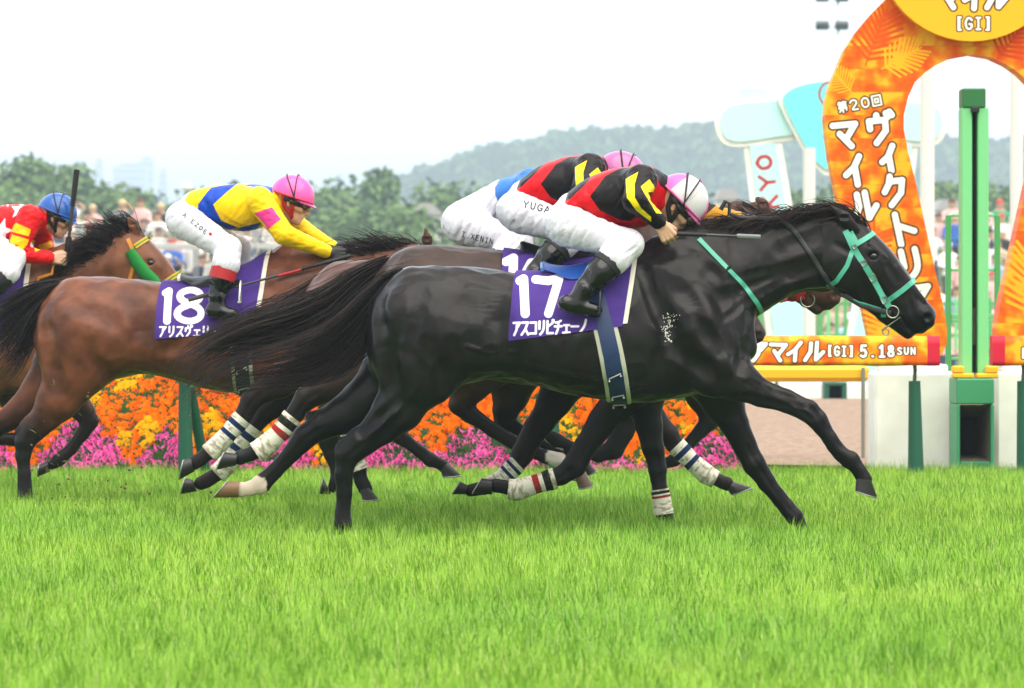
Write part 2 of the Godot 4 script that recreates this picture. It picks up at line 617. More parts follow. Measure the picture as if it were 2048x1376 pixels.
# p: x0,y0 where the croup of TRUNK (731,535) lies, rx/ry scale, legs, head [x,y,deg,scale], colours
func horse(p: Dictionary) -> Horse:
	var h := Horse.new()
	var f: Fig = p.f
	h.f = f
	var r: float = p.ry
	var mx := func(x: float) -> float: return p.x0 + (x - 731.0) * p.rx
	var my := func(y: float) -> float: return p.y0 + (y - 535.0) * p.ry
	h.root = stand("racehorse", p.label, "horse", f, mx.call(1100), f.gy, "racehorses galloping to the finish")
	h.ho = Vector2(p.head[0], p.head[1])
	h.ha = deg_to_rad(-p.head[2])
	h.hs = p.head[3]
	var x_lo := 1e9
	var x_hi: float = h.ho.x + 240.0 * h.hs
	for L in p.legs:
		for q in L.pts:
			x_lo = minf(x_lo, q[0] - 40)
			x_hi = maxf(x_hi, q[0] + 40)
	x_lo = minf(x_lo, mx.call(715))
	x_hi = maxf(x_hi, mx.call(1530))
	var y_hi: float = minf(my.call(400), h.ho.y - 60.0 * h.hs)
	var F := Field.new(x_lo, y_hi, x_hi, f.gy + 4, -150.0 * r, 150.0 * r, p.cell)
	h.body = F
	var tr := []
	for q in TRUNK: tr.append([mx.call(q[0]), -my.call(q[1]), -my.call(q[2]), q[3] * r])
	F.loft(Vector3.ZERO, 0.0, tr, 10.0, 0, 0.16, 2.15)
	# the neck climbs from the shoulders to this horse's poll
	var nk := []
	var npx: float = h.ho.x
	var npy: float = h.ho.y
	var ax: float = mx.call(1310)
	for q in NECK:
		var t: float = (q[0] - 1310.0) / (1690.0 - 1310.0)
		var bend: float = clampf(t, 0.0, 1.1)
		var dy: float = (npy - my.call(450.0)) * bend * bend * (3.0 - 2.0 * minf(bend, 1.0))
		nk.append([ax + t * (npx - ax), -(my.call(q[1]) + dy), -(my.call(q[2]) + dy), q[3] * r])
	F.loft(Vector3.ZERO, 0.0, nk, 34.0 * r, 0, 0.22)
	# muscle masses on both sides
	for s in [-1.0, 1.0]:
		var mm := [[850, 660, 870, 730, 76, 62, 46], [805, 640, 800, 745, 56, 44, 62], [1345, 560, 1425, 690, 50, 52, 46], [1395, 690, 1440, 735, 58, 48, 52], [1290, 600, 1330, 700, 44, 44, 56], [1452, 640, 1478, 690, 40, 36, 26], [1000, 650, 1250, 690, 90, 95, 34]]
		for q in mm:
			F.bone(P(mx.call(q[0]), my.call(q[1]), s * q[6] * r), P(mx.call(q[2]), my.call(q[3]), s * q[6] * r), q[4] * r, q[5] * r, 22.0 * r, 0, 0.72)
	# the legs
	for L in p.legs:
		var z: float = L.z
		for i in L.pts.size() - 1:
			var a: Array = L.pts[i]
			var b: Array = L.pts[i + 1]
			var za: float = z * (1.25 - 0.25 * minf(1.0, i / 3.0))
			var zb: float = z * (1.25 - 0.25 * minf(1.0, (i + 1) / 3.0))
			var t: int = L.tags[i] if L.has("tags") else 0
			F.bone(P(a[0], a[1], za), P(b[0], b[1], zb), a[2] - (1.6 * r if i > 3 else 0.0), b[2] - (1.6 * r if i > 2 else 0.0), (18.0 if i < 3 else 5.0) * r, t, 0.72 if i < 2 else 0.66)
		if L.has("hock"):     # the point of the hock stands out behind
			var q: Array = L.hock
			F.bone(P(q[0], q[1], z), P(q[2], q[3], z), q[4], q[5], 9.0 * r, 1, 0.6)
	# tendons stand apart from the cannon bones
	for L in p.legs:
		var z: float = L.z
		for i in range(4, L.pts.size() - 3):
			var a := Vector2(L.pts[i][0], L.pts[i][1])
			var b := Vector2(L.pts[i + 1][0], L.pts[i + 1][1])
			if a.distance_to(b) < 30.0 * r: continue
			for s in [1.0, -1.0]:
				var q: float = (L.pts[i][2] + L.pts[i + 1][2]) * 0.5 * 0.62
				var back: Vector2 = (b - a).orthogonal().normalized() * 3.0 * r
				F.groove(P(a.x + back.x, a.y + back.y, z + s * q), P(b.x + back.x, b.y + back.y, z + s * q), 8.0 * r, 4.2 * r)
	if fine_relief(p): relief(F, r)
	# the head
	var o := P(h.ho.x, h.ho.y)
	var hs: float = h.hs
	var hd := []
	for q in HEAD: hd.append([q[0] * hs, q[1] * hs, q[2] * hs, q[3] * hs])
	var HF := F
	var fine: bool = p.get("fine", false)
	if fine:
		HF = Field.new(h.ho.x - 110, h.ho.y - 70, h.ho.x + 200, h.ho.y + 240, -64, 64, 2.4)
		HF.loft(Vector3.ZERO, 0.0, nk, 10.0, 0, 0.22)
	for G in ([F, HF] if fine else [F]):
		G.loft(o, h.ha, hd, 9.0 * hs, 0, -0.12, 2.3)
		var hp := func(u: float, n: float, z: float) -> Vector3:
			var q: Vector2 = h.head_px(u, n)
			return P(q.x, q.y, z * hs)
		G.bone(hp.call(188, -56, 0), hp.call(246, -40, 0), 11.0 * hs, 13.0 * hs, 8.0 * hs, 2, 1.25)      # lower jaw and chin
		for s in [-1.0, 1.0]:
			G.bone(hp.call(40, -64, s * 26), hp.call(78, -72, s * 26), 33 * hs, 24 * hs, 12 * hs, 0, 0.62)      # cheek
			G.bone(hp.call(70, 4, s * 36), hp.call(104, 10, s * 34), 10 * hs, 8 * hs, 8 * hs, 0)              # brow
			G.bone(hp.call(118, -18, s * 31), hp.call(190, -16, s * 22), 6 * hs, 4 * hs, 9 * hs, 0)          # facial crest
			G.bone(hp.call(238, 8, s * 20), hp.call(256, 6, s * 16), 13 * hs, 11 * hs, 8 * hs, 2)            # nostril rim
			if fine:
				G.bone(hp.call(60, 12, s * 40), hp.call(100, 18, s * 38), 4.5, 3.5, 5, 0)                # upper lid
				G.bone(hp.call(70, -10, s * 40), hp.call(100, -4, s * 39), 3.5, 3, 5, 0)                 # lower lid
				G.bone(hp.call(130, 22, s * 22), hp.call(215, 22, s * 14), 7, 6, 8, 0)                   # nasal bone
				G.bone(hp.call(140, -40, s * 24), hp.call(205, -36, s * 20), 8, 7, 8, 0)
			if fine:
				for gv in [[112, -26, 196, -30, 9, 4.5], [96, -44, 150, -66, 12, 4.0], [20, -40, 62, -22, 12, 4.0], [104, 16, 150, 6, 12, 4.0], [60, -96, 120, -82, 10, 3.0], [186, 6, 232, -14, 9, 3.5], [206, 20, 236, 22, 8, 2.0]]:
					var ga: Vector2 = h.head_px(gv[0], gv[1])
					var gb2: Vector2 = h.head_px(gv[2], gv[3])
					var va: Vector3 = G.front(ga.x, ga.y)
					var vb: Vector3 = G.front(gb2.x, gb2.y)
					G.groove(Vector3(va.x, va.y, va.z * s), Vector3(vb.x, vb.y, vb.z * s), gv[4], gv[5])
			G.ball(hp.call(82, 2, s * 46), Vector3(10, 8, 9) * hs, 4.0 * hs, 0, true)                     # eye socket
			G.ball(hp.call(247, 8, s * 33), Vector3(8, 9, 9) * hs, 4.0 * hs, 4, true)                     # nostril
			var e0: float = p.get("ear_u", 2.0)
			var en: float = p.get("ear_n", 22.0)
			var ez: float = p.get("ear_z", 31.0)
			var em: Vector3 = hp.call(e0 + p.ear[0] * 0.45, en + p.ear[1] * 0.5, s * ez)
			G.bone(hp.call(e0, en - 2, s * (ez - 7)), em, 10 * hs, 13 * hs, 6 * hs, 1, 0.7)
			G.bone(em, hp.call(e0 + p.ear[0], en + p.ear[1], s * (ez - 1)), 13 * hs, 2.5 * hs, 4 * hs, 1, 0.6)
			G.ball(em + Vector3(0, 0, s * 9.0 * hs), Vector3(13, 6, 6) * hs, 3.0, 1, true)
		# the slit of the mouth
		for s in [-1.0, 1.0]:
			for i in 14:
				G.ball(hp.call(212 + i * 3.8, -32.5 - i * 0.35, s * 26), Vector3(4.5, 2.0, 9) * hs, 2.0, 4, true)
	for q in p.get("veins", []):
		for i in range(0, q.size() - 3, 2):
			for s in [-1.0, 1.0]:
				var a := F.front(q[i], q[i + 1])
				var b := F.front(q[i + 2], q[i + 3])
				for k in 3:
					var c := a.lerp(b, k / 3.0)
					var e := a.lerp(b, (k + 1) / 3.0)
					c = F.front(c.x, -c.y)
					e = F.front(e.x, -e.y)
					F.groove(Vector3(c.x, c.y, c.z * s), Vector3(e.x, e.y, e.z * s), 7.0, -3.0)
	if p.has("grooves"):
		for q in p.grooves:
			for s in [-1.0, 1.0]:
				var a := F.front(q[0], q[1])
				var b := F.front(q[2], q[3])
				a.z *= s
				b.z *= s
				F.groove(a, b, q[4] * 1.2, q[5] * 2.6)
	var t: Tri
	if fine:
		var cut: float = h.ho.x - 46.0
		var low: float = h.ho.y + 236.0
		t = F.skin(cut + p.cell * 2.5, low + p.cell * 2.5, -1)
		t.coloured = true
		paint_coat(t, p, h)
		var t2 := HF.skin(cut - 2.0, low, 1)
		paint_coat(t2, p, h)
		var base_i := t.v.size()
		t.v.append_array(t2.v)
		t.n.append_array(t2.n)
		t.c.append_array(t2.c)
		t.uv.append_array(t2.uv)
		for i in t2.ix: t.ix.append(i + base_i)
	else:
		t = F.skin()
		t.coloured = true
		paint_coat(t, p, h)
	fig("body", t, f, h.root, p.coat)
	# eyes
	for s in [-1.0, 1.0]:
		var q: Vector2 = h.head_px(83, 2)
		var e := Tri.new()
		e.ball(Transform3D(Basis.from_scale(Vector3(9.5, 8.0, 7.0) * hs), P(q.x, q.y, s * 38.5 * hs)), 10, 14)
		fig("eye", e, f, h.root, mat(sr(22, 14, 12), 0.05, 0.0, 0.6))
	# hooves
	for L in p.legs:
		if L.has("hoof"): hoof(h, L.hoof, L.z, 21.0 * r, L.get("horn", sr(46, 42, 44)))
	return h

func fine_relief(p: Dictionary) -> bool:
	return true

# skin over muscle: long soft swellings
func relief(F: Field, r: float) -> void:
	var nz := noise(64, 0.012 / r, 2)
	var i := 0
	for kz in F.nz:
		for j in F.ny:
			for x in F.nx:
				if absf(F.g[i]) < 8.0:
					var X := F.lo.x + x * F.c
					var Y := F.lo.y + j * F.c
					var q := nz.get_noise_3d(X * 0.8 + Y * 0.3, Y * 0.7 - X * 0.35, (F.lo.z + kz * F.c) * 1.2)
					F.g[i] += (absf(q) * 2.0 - 0.4) * 2.2 * r
				i += 1

func paint_coat(t: Tri, p: Dictionary, h: Horse) -> void:
	var nz := noise(p.get("seed", 3), 0.012, 4)
	var fz := noise(p.get("seed", 3) + 9, 0.05, 2)
	var base: Color = p.col[0]
	var dark: Color = p.col[1]
	var warm: Color = p.col[2]
	for i in t.v.size():
		var v := t.v[i]
		var k := nz.get_noise_3d(v.x, v.y, v.z * 2.0)
		var c := base.lerp(warm, clampf(0.5 + k * 1.1, 0.0, 1.0))
		c = c.lerp(dark, clampf(fz.get_noise_3d(v.x, v.y, v.z) * 0.3, 0.0, 0.25))
		# points: the lower legs, the muzzle and the ear tips are dark
		var y := -v.y
		var low: float = smoothstep(p.points[0], p.points[1], y + k * 22.0)
		c = c.lerp(dark, low)
		var hv := Vector2(v.x - h.ho.x, y - h.ho.y)
		var u := hv.dot(Vector2(cos(h.ha), -sin(h.ha))) / h.hs
		var n := hv.dot(Vector2(-sin(h.ha), -cos(h.ha))) / h.hs
		if u > 120 and absf(n) < 120: c = c.lerp(dark, smoothstep(185.0, 240.0, u + k * 20.0) * p.get("muzzle", 0.85))
		if n > -6 and absf(u) < 40 and n > 24: c = c.lerp(dark, 0.7)
		if p.has("sock"):
			for q in p.sock:
				if Vector2(v.x, y).distance_to(Vector2(q[0], q[1])) < q[2] + k * 10.0 and v.z * q[3] > 0: c = Color(q[4], q[5], q[6])
		t.c[i] = c

# q: [coronet front x,y, coronet back x,y, toe x,y, heel x,y]
func hoof(h: Horse, q: Array, z: float, zr: float, horn: Color) -> void:
	var cm := Vector2(q[0] + q[2], q[1] + q[3]) * 0.5
	var cf := cm.lerp(Vector2(q[0], q[1]), 0.86)
	var cb := cm.lerp(Vector2(q[2], q[3]), 0.86)
	var toe := Vector2(q[4], q[5])
	var heel := Vector2(q[6], q[7])
	var t := Tri.new()
	var rows := 6
	var sides := 20
	var first := 0
	for i in rows + 1:
		var f := float(i) / rows
		var a := cf.lerp(toe, f)
		var b := cb.lerp(heel, f)
		var grow := 1.0 + 0.03 * sin(f * 18.0)
		var mid := (a + b) * 0.5
		var hl := (a - b) * 0.5 * grow
		var zz := lerpf(zr * 0.8, zr * 1.06, f) * grow
		for k in sides + 1:
			var w := TAU * k / sides
			var cw := cos(w)
			var p2 := mid + hl * (cw if cw > 0 else cw * (1.0 - 0.18 * absf(cw)))
			var nn := Vector3(hl.x * cw * zz, -hl.y * cw * zz, sin(w) * hl.length_squared()).normalized()
			t.vert(P(p2.x, p2.y, z + sin(w) * zz * (1.0 if cw > -0.4 else 0.85)), nn)
	for i in rows:
		for k in sides:
			var p0 := i * (sides + 1) + k
			for e in [p0, p0 + 1, p0 + sides + 2, p0, p0 + sides + 2, p0 + sides + 1]: t.ix.append(e)
	# the sole
	var mid := (toe + heel) * 0.5
	var out := (mid - (cf + cb) * 0.5).normalized()
	var sn := Vector3(out.x, -out.y, 0)
	var ci := t.vert(P(mid.x - out.x * 3, mid.y - out.y * 3, z), sn)
	var ring := []
	for k in sides + 1: ring.append(t.vert(t.v[rows * (sides + 1) + k], sn))
	for k in sides:
		for e in [ci, ring[k], ring[k + 1]]: t.ix.append(e)
	var hm := fig("hoof", t, h.f, h.root, mat(horn, 0.45))
	# the racing plate nailed to it
	var st := Tri.new()
	var pts := []
	for k in 17:
		var w := lerpf(-2.5, 2.5, k / 16.0)
		var p2 := mid + (toe - heel) * 0.5 * cos(w) * 0.93 + out * 1.2
		pts.append(P(p2.x, p2.y, z + sin(w) * zr * 0.98))
	st.tube(pts, [2.4], 6, 0.6, sn)
	fig("horseshoe", st, h.f, h.root, mat(sr(190, 190, 192), 0.35, 0.9), hm)

# a bundle of hair: strands from a root line along guides; each guide is a list of [x, y, z], strands lie between neighbouring guides
func hair(called: String, h: Horse, guides: Array, n: int, rad: float, sd: int, m: Material, cols: Array, wild := 6.0, parent: Node = null) -> void:
	var rg := RandomNumberGenerator.new()
	rg.seed = sd
	var t := Tri.new()
	t.coloured = true
	var segs := 12
	var curves := []
	for g in guides:
		var cv := Curve3D.new()
		for i in g.size():
			var p := P(g[i][0], g[i][1], g[i][2] if g[i].size() > 2 else 0.0)
			var a := P(g[maxi(i - 1, 0)][0], g[maxi(i - 1, 0)][1], g[maxi(i - 1, 0)][2] if g[i].size() > 2 else 0.0)
			var b := P(g[mini(i + 1, g.size() - 1)][0], g[mini(i + 1, g.size() - 1)][1], g[mini(i + 1, g.size() - 1)][2] if g[i].size() > 2 else 0.0)
			var tn := (b - a) / 6.0
			cv.add_point(p, -tn, tn)
		cv.bake_interval = 4.0
		curves.append(cv)
	var locks := []
	var nl := maxi(int(n / 16.0), 6)
	for i in nl:
		locks.append({"g": (i + rg.randf()) / nl * (curves.size() - 1), "len": rg.randf_range(0.62, 1.0), "amp": wild * rg.randf_range(0.4, 1.5), "ph": rg.randf() * TAU, "ph2": rg.randf() * TAU, "fr": rg.randf_range(2.0, 4.5),
			"off": Vector3(rg.randfn(), rg.randfn(), rg.randfn() * 1.8) * wild * 0.8, "c": cols[rg.randi() % cols.size()]})
	for s in n:
		var K: Dictionary = locks[rg.randi() % nl]
		var fly := rg.randf() < 0.14
		var gi: float = clampf(K.g + rg.randfn() * 0.16, 0.0, curves.size() - 1.001)
		var g0 := mini(int(gi), curves.size() - 2)
		var f := gi - g0
		var len: float = K.len * (0.42 + 0.58 * sqrt(rg.randf())) * (1.12 if fly else 1.0)
		var amp: float = K.amp * (2.2 if fly else 1.0)
		var ph: float = K.ph + (rg.randf() * 2.0 if fly else rg.randfn() * 0.12)
		var ph2: float = K.ph2 + (rg.randf() * 2.0 if fly else rg.randfn() * 0.12)
		var own := Vector3(rg.randfn(), rg.randfn(), rg.randfn()) * wild * 0.55
		var start := rg.randf() * rg.randf() * 0.2
		var pts := []
		var c0: Curve3D = curves[g0]
		var c1: Curve3D = curves[g0 + 1]
		for i in segs + 1:
			var u := lerpf(start, minf(len, 1.0), float(i) / segs)
			var p := c0.sample_baked(u * c0.get_baked_length(), true).lerp(c1.sample_baked(u * c1.get_baked_length(), true), f)
			var w := sin(minf(u / len, 1.0) * PI)
			p += K.off * u * 1.2 + own * (0.35 + 0.9 * w + 0.25 * u) * (1.6 if fly else 1.0) + Vector3(sin(u * K.fr + ph), cos(u * K.fr * 1.3 + ph2), sin(u * K.fr * 0.8 + ph2)) * amp * u
			pts.append(p)
		var rr := []
		for i in segs + 1: rr.append(rad * (0.6 if fly else 1.0) * (0.98 - 0.84 * pow(float(i) / segs, 1.6)))
		t.col = K.c if rg.randf() < 0.7 else cols[rg.randi() % cols.size()]
		t.tube(pts, rr, 3, 1.0, Vector3.BACK, false)
	fig(called, t, h.f, h.root, m, parent)

# a strap that lies on the skin: points [x, y] of the near side, laid on the field; half width w, proud by «up»
func strap_path(F: Field, pts: Array, side := 1.0, up := 1.5, steps := 6) -> Array:
	var out := []
	for i in pts.size() - 1:
		for k in steps:
			var q: Vector2 = Vector2(pts[i][0], pts[i][1]).lerp(Vector2(pts[i + 1][0], pts[i + 1][1]), float(k) / steps)
			out.append(q)
	out.append(Vector2(pts[-1][0], pts[-1][1]))
	var res := []
	for q in out:
		var v := F.front(q.x, q.y)
		v.z = maxf(v.z, 0.0) + up
		res.append(Vector3(v.x, v.y, v.z * side))
	return res

func ribbon(t: Tri, pts: Array, w: float, thick: float, F: Field = null) -> void:
	# a flat strap with thickness; its face looks along the skin's normal
	var m := pts.size()
	var rows := []
	for i in m:
		var tn: Vector3 = (pts[mini(i + 1, m - 1)] - pts[maxi(i - 1, 0)]).normalized()
		var nn: Vector3 = F.normal(pts[i]) if F else Vector3.BACK
		nn = (nn - tn * nn.dot(tn)).normalized()
		if nn.length() < 0.5: nn = Vector3.BACK
		var sd := tn.cross(nn)
		rows.append([pts[i] - sd * w + nn * thick, pts[i] + sd * w + nn * thick, pts[i] + sd * w - nn * thick, pts[i] - sd * w - nn * thick])
	for i in m - 1:
		for k in 4:
			t.quad(rows[i][k], rows[i][(k + 1) % 4], rows[i + 1][(k + 1) % 4], rows[i + 1][k], Vector2(0, float(i) / m), Vector2(1, float(i) / m), Vector2(1, (i + 1.0) / m), Vector2(0, (i + 1.0) / m))
	t.quad(rows[0][0], rows[0][1], rows[0][2], rows[0][3])
	t.quad(rows[m - 1][0], rows[m - 1][3], rows[m - 1][2], rows[m - 1][1])

# wraps on a leg: a sleeve along [x, y, r] stations with printed bands
func leg_wrap(h: Horse, pts: Array, z: float, m: Material) -> void:
	var t := Tri.new()
	var fine := []
	var rad := []
	var fold := noise(int(pts[0][0]), 0.35, 2)
	for i in pts.size() - 1:
		for k in 8:
			var f := k / 8.0
			fine.append(P(lerpf(pts[i][0], pts[i + 1][0], f), lerpf(pts[i][1], pts[i + 1][1], f), z))
			rad.append(lerpf(pts[i][2], pts[i + 1][2], smoothstep(0, 1, f)) + fold.get_noise_1d(i * 8 + k) * 0.8)
	fine.append(P(pts[-1][0], pts[-1][1], z))
	rad.append(pts[-1][2])
	t.tube(fine, rad, 18, 0.78)
	fig("leg_wrap", t, h.f, h.root, m)
# ---------------------------------------------------------------- print on cloth and boards: an image that covers a rectangle of figure pixels
class Paint:
	var im: Image
	var r: Rect2
	var k: Vector2
	func _init(rect: Rect2, w: int, h: int, c: Color):
		r = rect
		im = Image.create(w, h, false, Image.FORMAT_RGB8)
		im.fill(c)
		k = Vector2(w / rect.size.x, h / rect.size.y)
	func to(p: Vector2) -> Vector2:
		return (p - r.position) * k
	func poly(pts: Array, c: Color) -> void:
		var q := PackedVector2Array()
		var lo := Vector2(1e9, 1e9)
		var hi := -lo
		for p in pts:
			var v := to(Vector2(p[0], p[1]))
			q.append(v)
			lo = lo.min(v)
			hi = hi.max(v)
		for y in range(maxi(int(lo.y), 0), mini(int(hi.y) + 1, im.get_height())):
			var xs := []
			for i in q.size():
				var a := q[i]
				var b := q[(i + 1) % q.size()]
				if (a.y <= y + 0.5) != (b.y <= y + 0.5):
					xs.append(a.x + (y + 0.5 - a.y) / (b.y - a.y) * (b.x - a.x))
			xs.sort()
			for i in range(0, xs.size() - 1, 2):
				var x0 := maxi(int(round(xs[i])), 0)
				var x1 := mini(int(round(xs[i + 1])), im.get_width())
				if x1 > x0: im.fill_rect(Rect2i(x0, y, x1 - x0, 1), c)
	# a thick line; w in figure pixels; square ends if «butt»
	func stroke(pts: Array, w: float, c: Color, butt := false) -> void:
		var hw := w * 0.5 * k.x
		for i in pts.size() - 1:
			var a := to(Vector2(pts[i][0], pts[i][1]))
			var b := to(Vector2(pts[i + 1][0], pts[i + 1][1]))
			var ab := b - a
			var l2 := maxf(ab.length_squared(), 0.0001)
			for y in range(maxi(int(minf(a.y, b.y) - hw - 1), 0), mini(int(maxf(a.y, b.y) + hw + 2), im.get_height())):
				for x in range(maxi(int(minf(a.x, b.x) - hw - 1), 0), mini(int(maxf(a.x, b.x) + hw + 2), im.get_width())):
					var p := Vector2(x + 0.5, y + 0.5) - a
					var t := p.dot(ab) / l2
					if butt and (t < 0.0 and i == 0 or t > 1.0 and i == pts.size() - 2):
						continue
					var d := (p - ab * clampf(t, 0, 1)).length()
					var cov := clampf(hw - d + 0.5, 0.0, 1.0)
					if cov > 0.99: im.set_pixel(x, y, c)
					elif cov > 0.0: im.set_pixel(x, y, im.get_pixel(x, y).lerp(c, cov))
	# letters: o top-left corner of the first, ex and ey one letter's width and height as vectors, adv the step between letters
	func text(s: String, o: Vector2, ex: Vector2, ey: Vector2, adv: Vector2, w: float, c: Color, edge := 0.0, ec := Color.BLACK, butt := false) -> void:
		for pass_ in ([0, 1] if edge > 0.0 else [1]):
			var at := o
			for ch in s:
				if GLYPHS.has(ch):
					for st in GLYPHS[ch]:
						var pts := []
						for i in range(0, st.size(), 2):
							var p: Vector2 = at + ex * (st[i] / 100.0) + ey * (st[i + 1] / 100.0)
							pts.append([p.x, p.y])
						if ch in CURVED: pts = rounded(pts)
						stroke(pts, w + edge * 2.0 if pass_ == 0 else w, ec if pass_ == 0 else c, butt and pass_ == 1)
				at += adv
	func rounded(pts: Array) -> Array:
		for n in 2:
			var o := [pts[0]]
			for i in pts.size() - 1:
				var a: Array = pts[i]
				var b: Array = pts[i + 1]
				o.append([lerpf(a[0], b[0], 0.25), lerpf(a[1], b[1], 0.25)])
				o.append([lerpf(a[0], b[0], 0.75), lerpf(a[1], b[1], 0.75)])
			o.append(pts[-1])
			pts = o
		return pts
	func tex() -> ImageTexture:
		return ImageTexture.create_from_image(im)
	func cloth(rough := 0.6, sheen := 0.0) -> StandardMaterial3D:
		var m := StandardMaterial3D.new()
		m.albedo_texture = tex()
		m.roughness = rough
		m.texture_repeat = false
		m.metallic_specular = 0.3
		if sheen > 0.0:
			m.rim_enabled = true
			m.rim = sheen
		return m
	func uv(t: Tri) -> Tri:         # figure pixels, y up
		for i in t.v.size(): t.uv[i] = Vector2((t.v[i].x - r.position.x) / r.size.x, (-t.v[i].y - r.position.y) / r.size.y)
		return t

const CURVED := "ノリチ0268SGOUCRJ"
const GLYPHS := {
	"ア": [[8, 12, 90, 12, 60, 42], [50, 30, 48, 60, 20, 95]],
	"マ": [[6, 14, 92, 14, 52, 62], [28, 45, 66, 92]],
	"イ": [[82, 6, 50, 40, 8, 62], [54, 36, 54, 96]],
	"ル": [[30, 10, 30, 50, 6, 92], [60, 6, 60, 88, 94, 52]],
	"ス": [[14, 12, 84, 12, 54, 58, 8, 94], [54, 56, 92, 94]],
	"コ": [[12, 14, 84, 14, 84, 88], [8, 88, 84, 88]],
	"リ": [[22, 8, 22, 58], [78, 6, 78, 54, 64, 78, 34, 96]],
	"ピ": [[18, 8, 18, 90, 90, 90], [82, 22, 18, 46], [84, 2, 94, 2, 94, 12, 84, 12, 84, 2]],
	"チ": [[82, 8, 50, 18, 16, 20], [6, 46, 94, 46], [52, 18, 50, 62, 24, 96]],
	"ェ": [[16, 40, 84, 40], [50, 40, 50, 90], [8, 90, 92, 90]],
	"ー": [[6, 50, 94, 50]],
	"ノ": [[84, 8, 70, 50, 12, 94]],
	"ヴ": [[40, 4, 40, 20], [10, 48, 10, 22, 70, 22, 66, 58, 26, 96], [76, 0, 82, 12], [90, -4, 97, 8]],
	"ィ": [[78, 28, 50, 58, 18, 72], [54, 54, 54, 100]],
	"ク": [[38, 4, 30, 26, 6, 52], [32, 20, 86, 20, 72, 60, 24, 96]],
	"ト": [[34, 4, 34, 96], [36, 38, 88, 60]],
	"ク2": [],
	"第": [[22, 2, 10, 18], [16, 10, 46, 10], [66, 2, 56, 16], [60, 10, 92, 10], [14, 28, 84, 28, 84, 46, 18, 46, 14, 62, 88, 62, 84, 84], [50, 28, 50, 98], [48, 62, 14, 92]],
	"回": [[8, 6, 92, 6, 92, 96, 8, 96, 8, 6], [34, 34, 66, 34, 66, 68, 34, 68, 34, 34]],
	"0": [[50, 6, 80, 20, 84, 50, 80, 80, 50, 94, 20, 80, 16, 50, 20, 20, 50, 6]],
	"1": [[24, 24, 54, 6, 54, 94], [26, 94, 82, 94]],
	"2": [[16, 26, 30, 8, 66, 8, 82, 26, 74, 48, 16, 94, 86, 94]],
	"5": [[80, 8, 26, 8, 20, 46, 60, 40, 84, 62, 74, 88, 44, 96, 16, 86]],
	"7": [[14, 8, 86, 8, 44, 94]],
	"8": [[50, 46, 26, 36, 24, 16, 50, 6, 76, 16, 74, 36, 50, 46, 20, 60, 18, 82, 50, 94, 82, 82, 80, 60, 50, 46]],
	"6": [[78, 12, 50, 8, 24, 36, 18, 66, 32, 90, 64, 94, 84, 76, 76, 54, 48, 50, 22, 62]],
	".": [[48, 92, 52, 92]],
	"【": [[70, 2, 40, 2, 40, 98, 70, 98], [52, 4, 52, 96]],
	"】": [[30, 2, 60, 2, 60, 98, 30, 98], [48, 4, 48, 96]],
	"A": [[8, 94, 50, 6, 92, 94], [24, 64, 76, 64]],
	"E": [[82, 8, 20, 8, 20, 92, 84, 92], [20, 48, 74, 48]],
	"G": [[86, 24, 66, 8, 36, 8, 14, 34, 14, 66, 36, 92, 66, 92, 86, 74, 86, 54, 56, 54]],
	"H": [[18, 6, 18, 94], [82, 6, 82, 94], [18, 50, 82, 50]],
	"I": [[50, 6, 50, 94], [26, 6, 74, 6], [26, 94, 74, 94]],
	"K": [[20, 6, 20, 94], [82, 6, 22, 54], [40, 42, 84, 94]],
	"L": [[22, 6, 22, 92, 82, 92]],
	"N": [[18, 94, 18, 6, 82, 94, 82, 6]],
	"O": [[50, 6, 82, 24, 86, 50, 82, 76, 50, 94, 18, 76, 14, 50, 18, 24, 50, 6]],
	"S": [[82, 20, 62, 6, 34, 8, 20, 24, 30, 42, 70, 56, 82, 74, 66, 92, 34, 94, 16, 80]],
	"T": [[8, 8, 92, 8], [50, 8, 50, 94]],
	"U": [[18, 6, 18, 66, 34, 92, 66, 92, 82, 66, 82, 6]],
	"Y": [[10, 6, 50, 50, 90, 6], [50, 50, 50, 94]],
	"Z": [[14, 8, 84, 8, 14, 92, 88, 92]],
	"X": [[16, 6, 84, 94], [84, 6, 16, 94]],
	"J": [[70, 6, 70, 74, 54, 94, 28, 92, 16, 74]],
	"R": [[20, 94, 20, 6, 66, 8, 82, 26, 68, 48, 20, 52], [50, 52, 84, 94]],
	"C": [[84, 22, 62, 6, 34, 10, 14, 36, 14, 66, 34, 92, 64, 94, 86, 78]],
}
